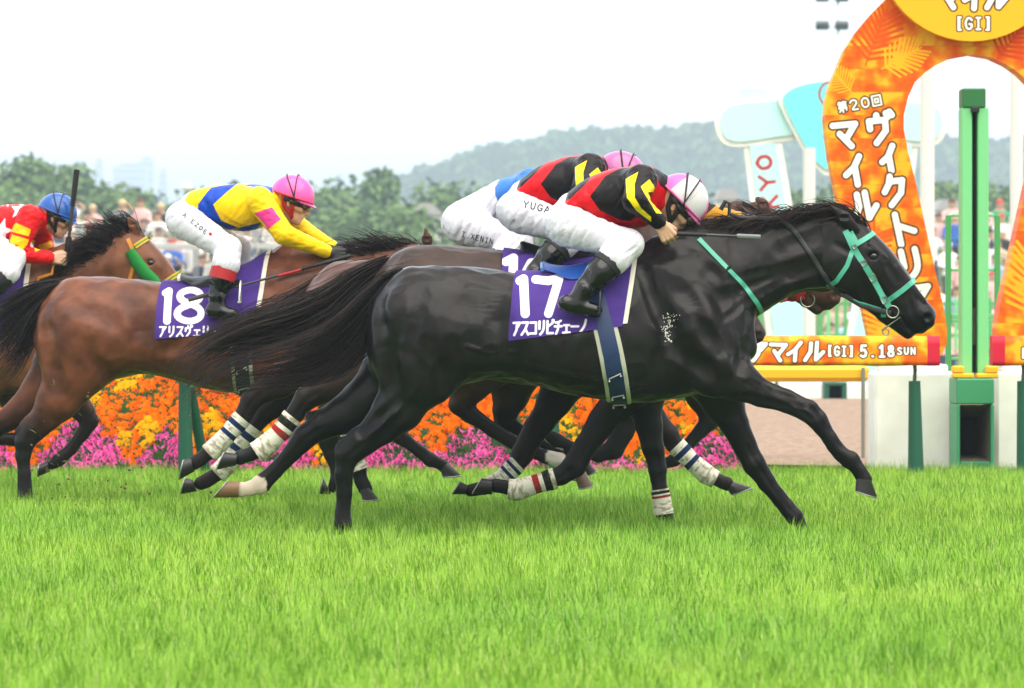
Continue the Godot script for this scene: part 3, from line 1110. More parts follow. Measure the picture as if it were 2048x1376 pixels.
# ---------------------------------------------------------------- riders
# a hand with palm, four fingers curled by «curl» and a thumb: X from wrist to knuckles, Y across towards the little finger, Z out of the palm (the way the fingers close)
func hand(wrist: Vector3, X: Vector3, Y: Vector3, s: float, curl := 1.0, cell := 1.5) -> Tri:
	X = X.normalized()
	Y = (Y - X * Y.dot(X)).normalized()
	var Z := X.cross(Y)
	var mm := s / 1000.0
	var c := wrist + X * 55.0 * mm
	var e := 105.0 * mm
	var F := Field.new(c.x - e, -(c.y + e), c.x + e, -(c.y - e), c.z - e, c.z + e, cell)
	var L := func(x: float, y: float, z: float) -> Vector3: return wrist + (X * x + Y * y + Z * z) * mm
	F.bone(L.call(-40, 0, 0), L.call(5, 0, 0), 24 * mm, 25 * mm, 6 * mm)
	for i in 4:
		var y := -30.0 + i * 20.0
		F.bone(L.call(8, y * 0.55, 2), L.call(82 - absf(i - 1.2) * 4.0, y, 0), 15 * mm, 12 * mm, 8 * mm)
	F.bone(L.call(15, -18, 8), L.call(45, -30, 16), 15 * mm, 13 * mm, 8 * mm)
	var lens := [[42, 26, 22], [46, 30, 23], [42, 28, 22], [33, 21, 19]]
	for i in 4:
		var y := -30.0 + i * 20.0
		var p := Vector2(82 - absf(i - 1.2) * 4.0, 0)
		var a := 0.0
		for b in 3:
			a += curl * [1.05, 1.5, 0.9][b]
			var q: Vector2 = p + Vector2(cos(a), sin(a)) * lens[i][b]
			F.bone(L.call(p.x, y, p.y), L.call(q.x, y * (1.0 - 0.05 * b), q.y), (10.5 - b * 0.9) * mm, (9.6 - b * 0.9) * mm, 1.6 * mm)
			p = q
	# the thumb leaves the side of the palm near its base and closes against the fingers
	F.bone(L.call(30, -30, 12), L.call(62, -42, 26), 13 * mm, 11 * mm, 5 * mm)
	F.bone(L.call(62, -42, 26), L.call(88, -36, 42), 10.5 * mm, 9 * mm, 2 * mm)
	F.bone(L.call(88, -36, 42), L.call(104, -20, 50), 9 * mm, 7.5 * mm, 2 * mm)
	return F.skin()

func join(t: Tri, o: Tri, c: Color) -> void:
	var b := t.v.size()
	t.v.append_array(o.v)
	t.n.append_array(o.n)
	t.uv.append_array(o.uv)
	for i in o.v.size(): t.c.append(c)
	for i in o.ix: t.ix.append(i + b)

class Rider:
	var f: Fig
	var root: Node3D
	var c: Vector2
	var fw: Vector2       # the way the face looks (y down)
	var up: Vector2
	var R: float
	var side: Vector3
	func at(a: float, u: float, z: float) -> Vector3:      # head frame, in head radii
		var q := c + (fw * a + up * u) * R
		return Vector3(q.x, -q.y, 0) + side * z * R
	func basis() -> Basis:
		return Basis(Vector3(fw.x, -fw.y, 0), Vector3(up.x, -up.y, 0), side)

func jockey(p: Dictionary) -> Rider:
	var r := Rider.new()
	var f: Fig = p.f
	var s := f.s
	r.f = f
	r.root = stand("person", p.label, "jockey", f, p.hip[0], p.hip[1] + 40, "jockeys riding in the race")
	r.c = Vector2(p.head[0], p.head[1])
	var ang := deg_to_rad(p.head[2])
	r.fw = Vector2(cos(ang), sin(ang))
	r.up = Vector2(sin(ang), -cos(ang))
	r.R = 0.128 * s * p.get("hk", 1.0)
	r.side = Vector3(0, 0, 1)
	var k := s / 430.0
	var skin: Color = p.get("skin", Color(0.56, 0.33, 0.22))
	var hx: float = p.hip[0]
	var hy: float = p.hip[1]
	var armN: Array = p.arm_near
	var armF: Array = p.arm_far
	# --- the body under the clothes, one surface
	var x0 := minf(hx - 70 * k, p.boot_near[3][0] - 30 * k)
	var x1 := maxf(maxf(r.c.x + r.R, armF[2][0] + 20 * k), maxf(armN[2][0] + 20 * k, p.knee_near[0] + 40 * k))
	var B := Field.new(x0, minf(r.c.y - r.R * 1.2, p.torso[3][1] - 10), x1, maxf(p.boot_near[3][1], p.boot_far[3][1]) + 20 * k, -190 * k, 190 * k, 5.0 * k)
	var tor := []
	for q in p.torso: tor.append([q[0], -q[1] - 6 * k, -q[2] + 6 * k, q[3] * 0.9])
	B.loft(Vector3.ZERO, 0.0, tor, 12.0 * k, 0, 0.0, 2.2)
	B.ball(P(hx + 6 * k, hy), Vector3(34, 30, 52) * k, 12 * k)
	for q in [[armN, 1.0], [armF, -1.0]]:
		var a: Array = q[0]
		B.bone(P(a[0][0], a[0][1], a[0][2]), P(a[1][0], a[1][1], a[1][2]), 22 * k, 17 * k, 8 * k)
		B.bone(P(a[1][0], a[1][1], a[1][2]), P(a[2][0], a[2][1], a[2][2]), 17 * k, 11 * k, 5 * k)
	for q in [[p.knee_near, p.boot_near, 1.0], [p.knee_far, p.boot_far, -1.0]]:
		var kn: Array = q[0]
		var bt: Array = q[1]
		B.bone(P(hx, hy + 10 * k, q[2] * 42 * k), P(kn[0], kn[1], kn[2]), 29 * k, 20 * k, 8 * k)
		B.bone(P(kn[0], kn[1], kn[2]), P(bt[1][0], bt[1][1], bt[1][2]), 19 * k, 13 * k, 6 * k)
		B.bone(P(bt[2][0], bt[2][1], bt[2][2]), P(bt[3][0], bt[3][1], bt[3][2]), 12 * k, 9 * k, 8 * k)
	var sh := Vector2(p.torso[-2][0], (p.torso[-2][1] + p.torso[-2][2]) * 0.5)
	B.bone(P(sh.x, sh.y), r.at(-0.45, -0.45, 0), 30 * k, 24 * k, 10 * k)
	B.bone(r.at(-0.1, 0.0, 0), r.at(0.1, -0.5, 0), r.R * 0.66, r.R * 0.5, 8 * k)
	var t := B.skin()
	t.c.fill(skin)
	t.coloured = true
	# the head, on a grid of its own
	var e := r.R * 1.35
	var H := Field.new(r.c.x - e, r.c.y - e, r.c.x + e, r.c.y + e, -r.R * 0.95, r.R * 0.95, maxf(2.0 * k, 1.6))
	var R := r.R
	H.bone(r.at(-0.2, 0.12, 0), r.at(0.22, 0.12, 0), R * 0.68, R * 0.66, 6 * k, 0, 1.0)
	H.bone(r.at(0.32, -0.2, 0), r.at(0.36, -0.72, 0), R * 0.46, R * 0.36, R * 0.2, 0, 1.05)
	H.bone(r.at(-0.1, -0.5, 0.0), r.at(0.42, -0.9, 0), R * 0.42, R * 0.26, R * 0.2, 0, 1.1)
	H.bone(r.at(-0.5, -0.5, 0), r.at(-0.35, 0, 0), R * 0.44, R * 0.48, R * 0.2)
	H.bone(r.at(0.72, -0.2, 0), r.at(0.92, -0.52, 0), R * 0.09, R * 0.13, R * 0.1)        # nose
	H.bone(r.at(0.8, -0.55, -0.1), r.at(0.8, -0.55, 0.1), R * 0.09, R * 0.09, R * 0.06)
	H.bone(r.at(0.7, -0.02, -0.3), r.at(0.7, -0.02, 0.3), R * 0.12, R * 0.12, R * 0.12)     # brow
	H.bone(r.at(0.73, -0.7, -0.14), r.at(0.73, -0.7, 0.14), R * 0.08, R * 0.08, R * 0.06)      # lips
	H.bone(r.at(0.71, -0.82, -0.12), r.at(0.71, -0.82, 0.12), R * 0.08, R * 0.08, R * 0.05)
	H.bone(r.at(0.6, -1.0, -0.06), r.at(0.6, -1.0, 0.06), R * 0.15, R * 0.15, R * 0.1)       # chin
	for z in [-1.0, 1.0]:
		H.ball(r.at(0.72, -0.2, z * 0.26), Vector3(0.14, 0.11, 0.15) * R, R * 0.08, 0, true)
		H.bone(r.at(-0.1, -0.16, z * 0.66), r.at(-0.02, -0.42, z * 0.62), R * 0.13, R * 0.08, R * 0.04, 0, 0.5)     # ears
		H.bone(r.at(0.55, -0.42, z * 0.36), r.at(0.25, -0.4, z * 0.5), R * 0.16, R * 0.12, R * 0.12)
	H.bone(r.at(0.82, -0.76, -0.16), r.at(0.82, -0.76, 0.16), R * 0.02, R * 0.02, R * 0.01)
	join(t, H.skin(), skin)
	for z in [-1.0, 1.0]:
		var ey := Tri.new()
		ey.ball(Transform3D(Basis.from_scale(Vector3.ONE * R * 0.1), r.at(0.69, -0.2, z * 0.26)), 8, 10)
		join(t, ey, Color(0.6, 0.58, 0.55))
	var glove: Color = p.get("glove", Color(0.75, 0.68, 0.6))
	var hands := Tri.new()
	hands.coloured = true
	for q in [p.hand_near, p.hand_far]:
		var hd := hand(P(q[0], q[1], q[2]), Vector3(q[3], -q[4], q[5]), Vector3(q[6], -q[7], q[8]), s * 0.98, q[9], 1.6 * k + 0.1)
		if p.has("glove"): join(hands, hd, glove)
		else: join(t, hd, skin)
	fig("body", t, f, r.root, vmat(0.55))
	if p.has("glove"): fig("gloves", hands, f, r.root, vmat(0.6))
	# --- jersey: torso and two sleeves
	var J := Field.new(p.torso[0][0] - 15 * k, minf(p.torso[3][1] - 40 * k, r.c.y - 40 * k), maxf(p.torso[-1][0] + 40 * k, r.c.x), p.torso[3][2] + 60 * k, -120 * k, 120 * k, 3.6 * k)
	tor = []
	for q in p.torso: tor.append([q[0], -q[1], -q[2], q[3]])
	J.loft(Vector3.ZERO, 0.0, tor, 12.0 * k, 0, 0.0, 2.2)
	for a in [armN, armF]: J.ball(P(a[0][0], a[0][1], a[0][2] * 0.82), Vector3(32, 30, 26) * k, 22 * k)
	J.bone(P(sh.x - 4 * k, sh.y), r.at(-0.5, -0.5, 0), 33 * k, 28 * k, 12 * k)
	cockle(J, 31, k, 0.028, 1.3)
	wrinkle(J, p.get("folds", []), k)
	fig("jersey", p.jersey.uv(J.skin()), f, r.root, p.jersey_mat)
	for a in [armN, armF]:
		var lo := Vector3(1e9, 1e9, 1e9)
		var hi := -lo
		for q in a:
			lo = lo.min(Vector3(q[0], q[1], q[2]))
			hi = hi.max(Vector3(q[0], q[1], q[2]))
		var m := 44 * k
		var S := Field.new(lo.x - m, lo.y - m, hi.x + m, hi.y + m, lo.z - m, hi.z + m, 3.2 * k)
		var w := P(a[2][0], a[2][1], a[2][2])
		var el := P(a[1][0], a[1][1], a[1][2])
		S.bone(P(a[0][0], a[0][1], a[0][2]), el, 32 * k, 24 * k, 12 * k)
		S.bone(el, el.lerp(w, 0.9), 24 * k, 16 * k, 6 * k)
		S.bone(el.lerp(w, 0.88), el.lerp(w, 0.97), 16.5 * k, 15.5 * k, 2 * k)
		var nz := noise(7, 0.05 / k, 2)
		for i in S.g.size():
			if absf(S.g[i]) < 8.0:
				var kz := i / (S.nx * S.ny)
				var jy := (i / S.nx) % S.ny
				S.g[i] += nz.get_noise_3d(i % S.nx * S.c * 0.8, jy * S.c * 1.6, kz * S.c) * 2.0 * k
		fig("sleeve", p.sleeve.uv(S.skin()), f, r.root, p.sleeve_mat)
	# --- breeches
	var bx1 := maxf(p.knee_near[0], p.knee_far[0]) + 50 * k
	var by1 := maxf(p.knee_near[1], p.boot_near[0][1]) + 40 * k
	var D := Field.new(hx - 75 * k, p.torso[1][1] - 20 * k, bx1, by1, -160 * k, 160 * k, 3.4 * k)
	D.ball(P(hx, hy), Vector3(p.get("seat", 52.0), 43, 66) * k, 18 * k)
	var wst: Array = p.torso[1]
	D.bone(P(hx, hy - 6 * k), P(wst[0] + 6 * k, (wst[1] + wst[2]) * 0.5), 44 * k, (wst[2] - wst[1]) * 0.5, 16 * k, 0, 1.35)
	for q in [[p.knee_near, p.boot_near, 1.0], [p.knee_far, p.boot_far, -1.0]]:
		var kn: Array = q[0]
		var bt: Array = q[1]
		var hp := P(hx + 2 * k, hy + 8 * k, q[2] * 44 * k)
		var kp := P(kn[0], kn[1], kn[2])
		D.bone(hp, kp, 40 * k, 28.5 * k, 18 * k)
		var cf := P(bt[0][0], bt[0][1], bt[0][2])
		D.bone(kp, cf + (P(bt[1][0], bt[1][1], bt[1][2]) - cf).normalized() * 5 * k, 29 * k, 33 * k, 8 * k)
	cockle(D, 17, k, 0.024, 2.4)
	wrinkle(D, p.get("creases", []), k)
	fig("breeches", p.pants.uv(D.skin()), f, r.root, p.pants_mat)
	# --- boots
	for bt in [p.boot_near, p.boot_far]:
		var lo := Vector3(1e9, 1e9, 1e9)
		var hi := -lo
		for q in bt:
			lo = lo.min(Vector3(q[0], q[1], q[2]))
			hi = hi.max(Vector3(q[0], q[1], q[2]))
		var m := 40 * k
		var G := Field.new(lo.x - m, lo.y - m, hi.x + m, hi.y + m, lo.z - m, hi.z + m, 3.0 * k)
		var cuff := P(bt[0][0], bt[0][1], bt[0][2])
		var an := P(bt[1][0], bt[1][1], bt[1][2])
		var he := P(bt[2][0], bt[2][1], bt[2][2])
		var to := P(bt[3][0], bt[3][1], bt[3][2])
		G.bone(cuff.lerp(an, 0.34), cuff.lerp(an, 0.5), 29 * k, 28 * k, 4 * k)
		G.bone(cuff.lerp(an, 0.5), an, 28 * k, 20 * k, 6 * k)
		G.bone(an, he.lerp(to, 0.28), 20 * k, 18 * k, 6 * k)
		G.bone(he, to, 16 * k, 13 * k, 8 * k, 0, 1.05)
		G.bone(he + Vector3(0, -10 * k, 0), to + Vector3(2 * k, -9 * k, 0), 7 * k, 6 * k, 3 * k, 0, 2.0)
		for i in 5:
			var c := an.lerp(cuff, 0.02 + i * 0.07)
			var dv := (cuff - an).normalized()
			var px := Vector3(dv.y, -dv.x, 0)
			G.groove(c - px * 26 * k + Vector3(0, 0, 14 * k), c + px * 24 * k + dv * 9 * k + Vector3(0, 0, 14 * k), 9 * k, 4.5 * k)
		var bt_t := G.skin()
		fig("boot", bt_t, f, r.root, p.boot_mat)
		var top := Tri.new()
		var dv := (an - cuff).normalized()
		top.tube([cuff - dv * 10 * k, cuff + dv * 5 * k, cuff + dv * 14 * k, cuff + dv * p.get("cuff_len", 30.0) * k], [14 * k, 26 * k, 30.5 * k, 31.2 * k], 24)
		fig("boot_cuff", top, f, r.root, p.cuff_mat)
	# --- helmet with peak, straps and goggles
	var hb := r.basis()
	var hel := Tri.new()
	hel.ball(Transform3D(Basis(hb.x * R * 1.02, hb.y * R * 0.98, hb.z * R * 0.84), r.at(0, 0.04, 0)), 14, 28, 0.0, PI * 0.53)
	var helmet := fig("helmet", p.get("helmet_uv", Paint.new(Rect2(r.c.x - R, r.c.y - R, 2 * R, 2 * R), 8, 8, Color.WHITE)).uv(hel), f, r.root, p.helmet_mat)
	var pk := Tri.new()
	var n := 17
	for i in n:
		var w := lerpf(-1.25, 1.25, float(i) / (n - 1))
		var inn := r.at(cos(w) * 1.0, -0.02, sin(w) * 0.82)
		var ext := 0.26 * pow(cos(w * 0.9), 0.8) if absf(w) < 1.25 else 0.02
		var outp := r.at(cos(w) * (1.0 + ext), -0.1 - ext * 0.25, sin(w) * (0.84 + ext * 0.25))
		var nn := hb.y
		pk.vert(inn + hb.y * R * 0.025, nn)
		pk.vert(outp + hb.y * R * 0.02, nn)
		pk.vert(outp - hb.y * R * 0.02, -nn)
		pk.vert(inn - hb.y * R * 0.025, -nn)
	for i in n - 1:
		for c in 3:
			var a0 := i * 4 + c
			for z in [a0, a0 + 1, a0 + 5, a0, a0 + 5, a0 + 4]: pk.ix.append(z)
	fig("peak", pk, f, r.root, p.peak_mat, helmet)
	var bt2 := Tri.new()
	bt2.ball(Transform3D(Basis.from_scale(Vector3.ONE * R * 0.07), r.at(0, 1.03, 0)), 6, 10)
	fig("button", bt2, f, r.root, p.peak_mat, helmet)
	var rim := Tri.new()
	var rp := []
	for i in 41:
		var w := TAU * i / 40.0
		rp.append(r.at(cos(w) * 1.025, 0.0, sin(w) * 0.845))
	rim.tube(rp, [R * 0.05], 6, 1.0, hb.y)
	fig("helmet_rim", rim, f, r.root, p.rim_mat, helmet)
	# goggle bands over the shell
	for j in p.get("bands", 2):
		var bd := Tri.new()
		var bp := []
		var tilt: float = 0.05 + j * 0.5
		for i in 33:
			var w := lerpf(-0.12, PI + 0.12, i / 32.0)
			var q := Vector3(-sin(tilt) * sin(w) + 0.12 * (1.0 - sin(w)), cos(tilt) * sin(w), cos(w))
			q = q.normalized()
			bp.append(r.at(q.x * 1.035, q.y * 0.995 + 0.04, q.z * 0.855))
		bd.tube(bp, [R * 0.078], 6, 0.35, r.at(0, 0, 0) - r.at(1, 0, 0))
		fig("goggle_band", bd, f, r.root, p.get("band_mat", mat(sr(28, 20, 24), 0.6)), helmet)
	var gg := Tri.new()
	for z in [-1.0, 1.0]:
		gg.ball(Transform3D(Basis(hb.x * R * 0.25, hb.y * R * 0.21, hb.z * R * 0.3), r.at(0.72, -0.21, z * 0.31)), 10, 16)
	var gb := []
	for i in 21:
		var w := lerpf(-1.9, 1.9, i / 20.0)
		gb.append(r.at(cos(w) * 0.86 - 0.02, -0.2 + 0.06 * absf(w) * 0.4, sin(w) * 0.72))
	var gt := Tri.new()
	gt.tube(gb, [R * 0.16], 8, 0.5, hb.y.cross(hb.z))
	fig("goggle_frame", gt, f, r.root, mat(sr(26, 24, 22), 0.5))
	fig("goggles", gg, f, r.root, p.get("lens_mat", mat(sr(70, 62, 30), 0.08, 0.0, 0.8)))
	# ear and chin strap
	for z in [-1.0, 1.0]:
		var cs := Tri.new()
		cs.tube([r.at(0.28, 0.0, z * 0.74), r.at(0.18, -0.4, z * 0.66), r.at(0.26, -0.82, z * 0.44), r.at(0.42, -1.1, z * 0.16), r.at(0.44, -1.13, 0)], [R * 0.09], 8, 0.35, hb.z)
		cs.tube([r.at(-0.42, 0.0, z * 0.74), r.at(-0.2, -0.48, z * 0.64), r.at(0.24, -0.8, z * 0.45)], [R * 0.09], 8, 0.35, hb.z)
		fig("chin_strap", cs, f, r.root, p.get("strap_mat", mat(sr(24, 22, 24), 0.6)))
	return r

# cloth is never smooth: shallow hollows stretched along a slant
func cockle(F: Field, sd: int, k: float, freq: float, depth: float) -> void:
	var nz := noise(sd, freq / k, 3)
	var i := 0
	for kz in F.nz:
		for j in F.ny:
			for x in F.nx:
				if absf(F.g[i]) < 9.0:
					var X := F.lo.x + x * F.c
					var Y := F.lo.y + j * F.c
					var u := X * 0.5 + Y * 0.86
					var v := X * 0.86 - Y * 0.5
					var q := nz.get_noise_3d(u * 0.45, v * 1.7, (F.lo.z + kz * F.c) * 0.7)
					F.g[i] += (absf(q) * 2.0 - 0.5) * depth * k
				i += 1

# folds: [x0, y0, x1, y1, width, depth] on the near side, mirrored to the far side
func wrinkle(F: Field, rows: Array, k: float) -> void:
	for q in rows:
		var a := F.front(q[0], q[1])
		var b := F.front(q[2], q[3])
		for s in [1.0, -1.0]:
			F.groove(Vector3(a.x, a.y, a.z * s), Vector3(b.x, b.y, b.z * s), q[4] * k, q[5] * 1.7 * k)
			F.groove(Vector3(a.x + q[4] * 1.1 * k, a.y - 3 * k, a.z * s), Vector3(b.x + q[4] * 1.1 * k, b.y - 3 * k, b.z * s), q[4] * k, -q[5] * 0.9 * k)

func whip(f: Fig, label: String, pts: Array, r0: float, tip_m: Material, handle: float) -> void:
	var o := stand("riding_whip", label, "whip", f, pts[0][0], pts[0][1], "whips in the riders' hands")
	var a := P(pts[0][0], pts[0][1], pts[0][2])
	var b := P(pts[1][0], pts[1][1], pts[1][2])
	var t := Tri.new()
	t.tube([a, a.lerp(b, handle * 0.5), a.lerp(b, handle)], [r0 * 1.15, r0 * 1.1, r0 * 0.8], 10)
	fig("handle", t, f, o, mat(sr(24, 24, 26), 0.6))
	var g := Tri.new()
	for i in 14:
		var c := a.lerp(b, handle * (i + 0.5) / 14.0)
		g.tube([c, c + (b - a).normalized() * r0 * 0.6], [r0 * 1.3], 10)
	fig("grip_ring", g, f, o, mat(sr(34, 34, 36), 0.7))
	var s2 := Tri.new()
	s2.tube([a.lerp(b, handle), a.lerp(b, 0.75)], [r0 * 0.8, r0 * 0.6], 8)
	fig("shaft", s2, f, o, mat(sr(62, 62, 68), 0.35))
	var fl := Tri.new()
	fl.tube([a.lerp(b, 0.74), a.lerp(b, 0.76), b], [r0 * 0.6, r0 * 1.3, r0 * 1.2], 8, 0.35)
	fig("flap", fl, f, o, tip_m)
# ---------------------------------------------------------------- tack
# a point on the skin round the section at x, seen from the section's middle yc (y down), at angle th above the horizontal, side +1 near
func sec(F: Field, x: float, yc: float, th: float, off: float) -> Vector3:
	var dir := Vector3(0, sin(th), cos(th))
	var c := P(x, yc, 0)
	var far := 210.0
	var q := F.ray(c + dir * far, -dir, far)
	return q + dir * off

# the numbered cloth: tops and bottoms of its front and back edge
func saddle_cloth(h: Horse, label: String, pr: Paint, tl: Vector2, tr: Vector2, bl: Vector2, br: Vector2, yc: float, off: float, pad_c: Color) -> void:
	var F := h.body
	var o := stand("saddle_cloth", label, "saddle cloth", h.f, (bl.x + br.x) * 0.5, (bl.y + br.y) * 0.5, "numbered saddle cloths")
	var nz := noise(int(tl.x), 0.03, 2)
	for layer in 2:
		var t := Tri.new()
		var grow := 9.0 if layer == 0 else 0.0
		var cols := 40
		var rows := 30
		for side in [1.0, -1.0]:
			var first := t.v.size()
			for i in cols + 1:
				var c := float(i) / cols
				var xt := lerpf(tl.x + (4.0 if layer == 0 else 0.0), tr.x + grow, c)
				var xb := lerpf(bl.x + (4.0 if layer == 0 else 0.0), br.x + grow, c)
				var yb := lerpf(bl.y, br.y, c) - (6.0 if layer == 0 else 0.0)
				var path := []
				for j in 61:
					var th := deg_to_rad(lerpf(90, -40, j / 60.0))
					var x := lerpf(xt, xb, clampf(j / 45.0, 0, 1))
					var q := sec(F, x, yc, th, off + layer * 2.2)
					if -q.y > yb and path.size() > 0:
						var w: Vector3 = path[-1]
						path.append(w.lerp(q, clampf((-yb - w.y) / minf(q.y - w.y, -0.001), 0.0, 1.0)))
						break
					path.append(q)
				# below the last point the cloth hangs
				for j in rows + 1:
					var fj := float(j) / rows * (path.size() - 1)
					var a := int(fj)
					var q: Vector3 = path[a].lerp(path[mini(a + 1, path.size() - 1)], fj - a)
					q.z += nz.get_noise_2d(q.x, q.y * 0.4) * 3.0 * float(j) / rows
					var nn := F.normal(q)
					var u := Vector2((q.x - pr.r.position.x) / pr.r.size.x, (-q.y - pr.r.position.y) / pr.r.size.y)
					if side < 0:
						u.x = 1.0 - u.x
						q.z = -q.z
						nn.z = -nn.z
					t.vert(q, nn, u)
			for i in cols:
				for j in rows:
					var a := first + i * (rows + 1) + j
					for z in [a, a + 1, a + rows + 2, a, a + rows + 2, a + rows + 1]: t.ix.append(z)
		if layer == 0: fig("felt_pad", t, h.f, o, mat(pad_c, 0.9))
		else: fig("cloth", t, h.f, o, pr.cloth(0.75, 0.1))

func girth(h: Horse, label: String, xt: float, xb: float, yc: float, w: float, c_pad: Color, c_strap: Color, off := 3.0) -> void:
	var F := h.body
	var o := stand("girth", label, "girth", h.f, xb, yc + 130, "girths round the horses")
	var r := h.f.s / 430.0
	for layer in 2:
		var t := Tri.new()
		var n := 56
		var ww := w * (0.62 if layer == 0 else 0.42)
		for i in n + 1:
			var th := deg_to_rad(lerpf(70, -250, float(i) / n))
			var down := clampf(0.5 - sin(th) * 0.5, 0, 1)
			for k in [-1.0, -0.9, 0.9, 1.0]:
				var x: float = lerpf(xt, xb, down) + k * ww
				var q := sec(F, x, yc, th, off + layer * 2.5 * r - (3.0 if absf(k) > 0.95 else 0.0))
				t.vert(q, (F.normal(q) + Vector3(k * (0.9 if absf(k) > 0.95 else 0.1), 0, 0)).normalized(), Vector2(k, i))
		for i in n:
			for k in 3:
				var a := i * 4 + k
				for z in [a, a + 1, a + 5, a, a + 5, a + 4]: t.ix.append(z)
		fig("pad" if layer == 0 else "strap", t, h.f, o, mat(c_pad if layer == 0 else c_strap, 0.8 if layer == 0 else 0.55))
	for th in [-42.0, -62.0, -80.0]:
		var x: float = lerpf(xt, xb, 0.5 - sin(deg_to_rad(th)) * 0.5)
		var a := sec(F, x - w * 0.28, yc, deg_to_rad(th), off + 6.0 * r)
		var b := sec(F, x + w * 0.28, yc, deg_to_rad(th + 3), off + 6.0 * r)
		var u := Vector3(0, -5, 0)
		var t := Tri.new()
		t.tube([a + u, a, b, b + u], [1.6 * r], 6)
		t.ball(Transform3D(Basis.from_scale(Vector3.ONE * 2.6 * r), a + u), 5, 8)
		t.ball(Transform3D(Basis.from_scale(Vector3.ONE * 2.6 * r), b + u), 5, 8)
		fig("buckle", t, h.f, o, mat(sr(205, 205, 205), 0.3, 0.9))

# a light racing saddle: seat, flaps, stirrup leathers and irons
func saddle(h: Horse, label: String, x0: float, x1: float, yc: float, c: Color, toe: Array, toe_far: Array, edge := Color(-1, 0, 0), iron_m: Material = null) -> void:
	var F := h.body
	var r := h.f.s / 430.0
	var o := stand("saddle", label, "saddle", h.f, (x0 + x1) * 0.5, yc, "racing saddles")
	var t := Tri.new()
	var cols := 24
	var rows := 20
	for i in cols + 1:
		var u := float(i) / cols
		var x := lerpf(x0, x1, u)
		var up := 6.0 * r + 14.0 * r * pow(1.0 - u, 5.0) + 5.0 * r * smoothstep(0.82, 1.0, u)
		var arc := lerpf(26.0, 42.0, smoothstep(0.0, 0.35, u)) - 12.0 * smoothstep(0.85, 1.0, u)
		for j in rows + 1:
			var th := deg_to_rad(90.0 + lerpf(-arc, arc, float(j) / rows))
			var q := sec(F, x, yc, th, up * (1.0 - 0.4 * absf(2.0 * j / rows - 1.0)) + 4.0 * r)
			t.vert(q, F.normal(q))
	for i in cols:
		for j in rows:
			var a := i * (rows + 1) + j
			for z in [a, a + 1, a + rows + 2, a, a + rows + 2, a + rows + 1]: t.ix.append(z)
	fig("seat", t, h.f, o, mat(c, 0.45))
	var e := Tri.new()
	var ep := []
	for j in 17:
		var th := deg_to_rad(90.0 + lerpf(-30, 30, j / 16.0))
		ep.append(sec(F, x0 - 2.0, yc, th, 19.0 * r))
	e.tube(ep, [3.6 * r], 8)
	fig("cantle", e, h.f, o, mat(c.lightened(0.2) if edge.r < 0.0 else edge, 0.4))
	for q in [[toe, 1.0], [toe_far, -1.0]]:
		var tp: Array = q[0]
		var a := sec(F, lerpf(x0, x1, 0.55), yc, deg_to_rad(25), 6.0 * r)
		a.z *= q[1]
		var iron := P(tp[0], tp[1], tp[2])
		var l := Tri.new()
		var lp := [a, a.lerp(iron + Vector3(0, 52 * r, 0), 0.5) + Vector3(0, 0, q[1] * 4.0 * r), iron + Vector3(0, 48 * r, 0)]
		ribbon(l, lp, 6.0 * r, 1.4 * r)
		fig("stirrup_leather", l, h.f, o, mat(c, 0.5))
		var s := Tri.new()
		var sp := []
		for k in 15:
			var w := lerpf(0, PI, k / 14.0)
			sp.append(iron + Vector3(2.0 * r * sin(w), 48.0 * r * sin(w), cos(w) * 22.0 * r))
		s.tube(sp, [2.6 * r], 8)
		s.tube([iron + Vector3(0, 0, 23 * r), iron + Vector3(0, 0, -23 * r)], [5.0 * r, 5.0 * r], 8, 0.5, Vector3.UP)
		fig("stirrup_iron", s, h.f, o, iron_m if iron_m else mat(sr(70, 70, 72), 0.3, 0.9))

# a bridle: straps [[points in head or figure pixels], half width, colour]
func bridle(h: Horse, label: String, straps: Array, ring: Array, metal: Material) -> Node3D:
	var F := h.body
	var r := h.f.s / 430.0
	var o := stand("bridle", label, "bridle", h.f, ring[0], ring[1], "bridles on the horses' heads")
	for st in straps:
		for side in [1.0, -1.0]:
			var t := Tri.new()
			var pts := strap_path(F, st[1], 1.0, 2.0 * r, 7)
			ribbon(t, pts, st[2], 1.5 * r, F)
			if side < 0:
				for i in t.v.size():
					t.v[i].z = -t.v[i].z
					t.n[i].z = -t.n[i].z
			fig(st[0], t, h.f, o, st[3])
	for side in [1.0, -1.0]:
		var t := Tri.new()
		var c := F.front(ring[0], ring[1])
		c.z = (maxf(c.z, 10.0 * r) + 3.0 * r) * side
		var pts := []
		for k in 25: pts.append(c + Vector3(cos(TAU * k / 24.0), sin(TAU * k / 24.0), 0) * ring[2])
		t.tube(pts, [2.0 * r], 8)
		fig("bit_ring", t, h.f, o, metal)
	return o
func coat_mat(rough: float, sd: int) -> StandardMaterial3D:
	var m := StandardMaterial3D.new()
	m.vertex_color_use_as_albedo = true
	m.roughness = rough
	m.metallic_specular = 0.31
	m.uv1_triplanar = true
	m.uv1_scale = Vector3(3.0, 5.0, 4.0)
	m.normal_enabled = true
	m.normal_scale = 0.18
	m.normal_texture = bump_tex(sd, 0.07, 3.0, 512, 4)
	return m

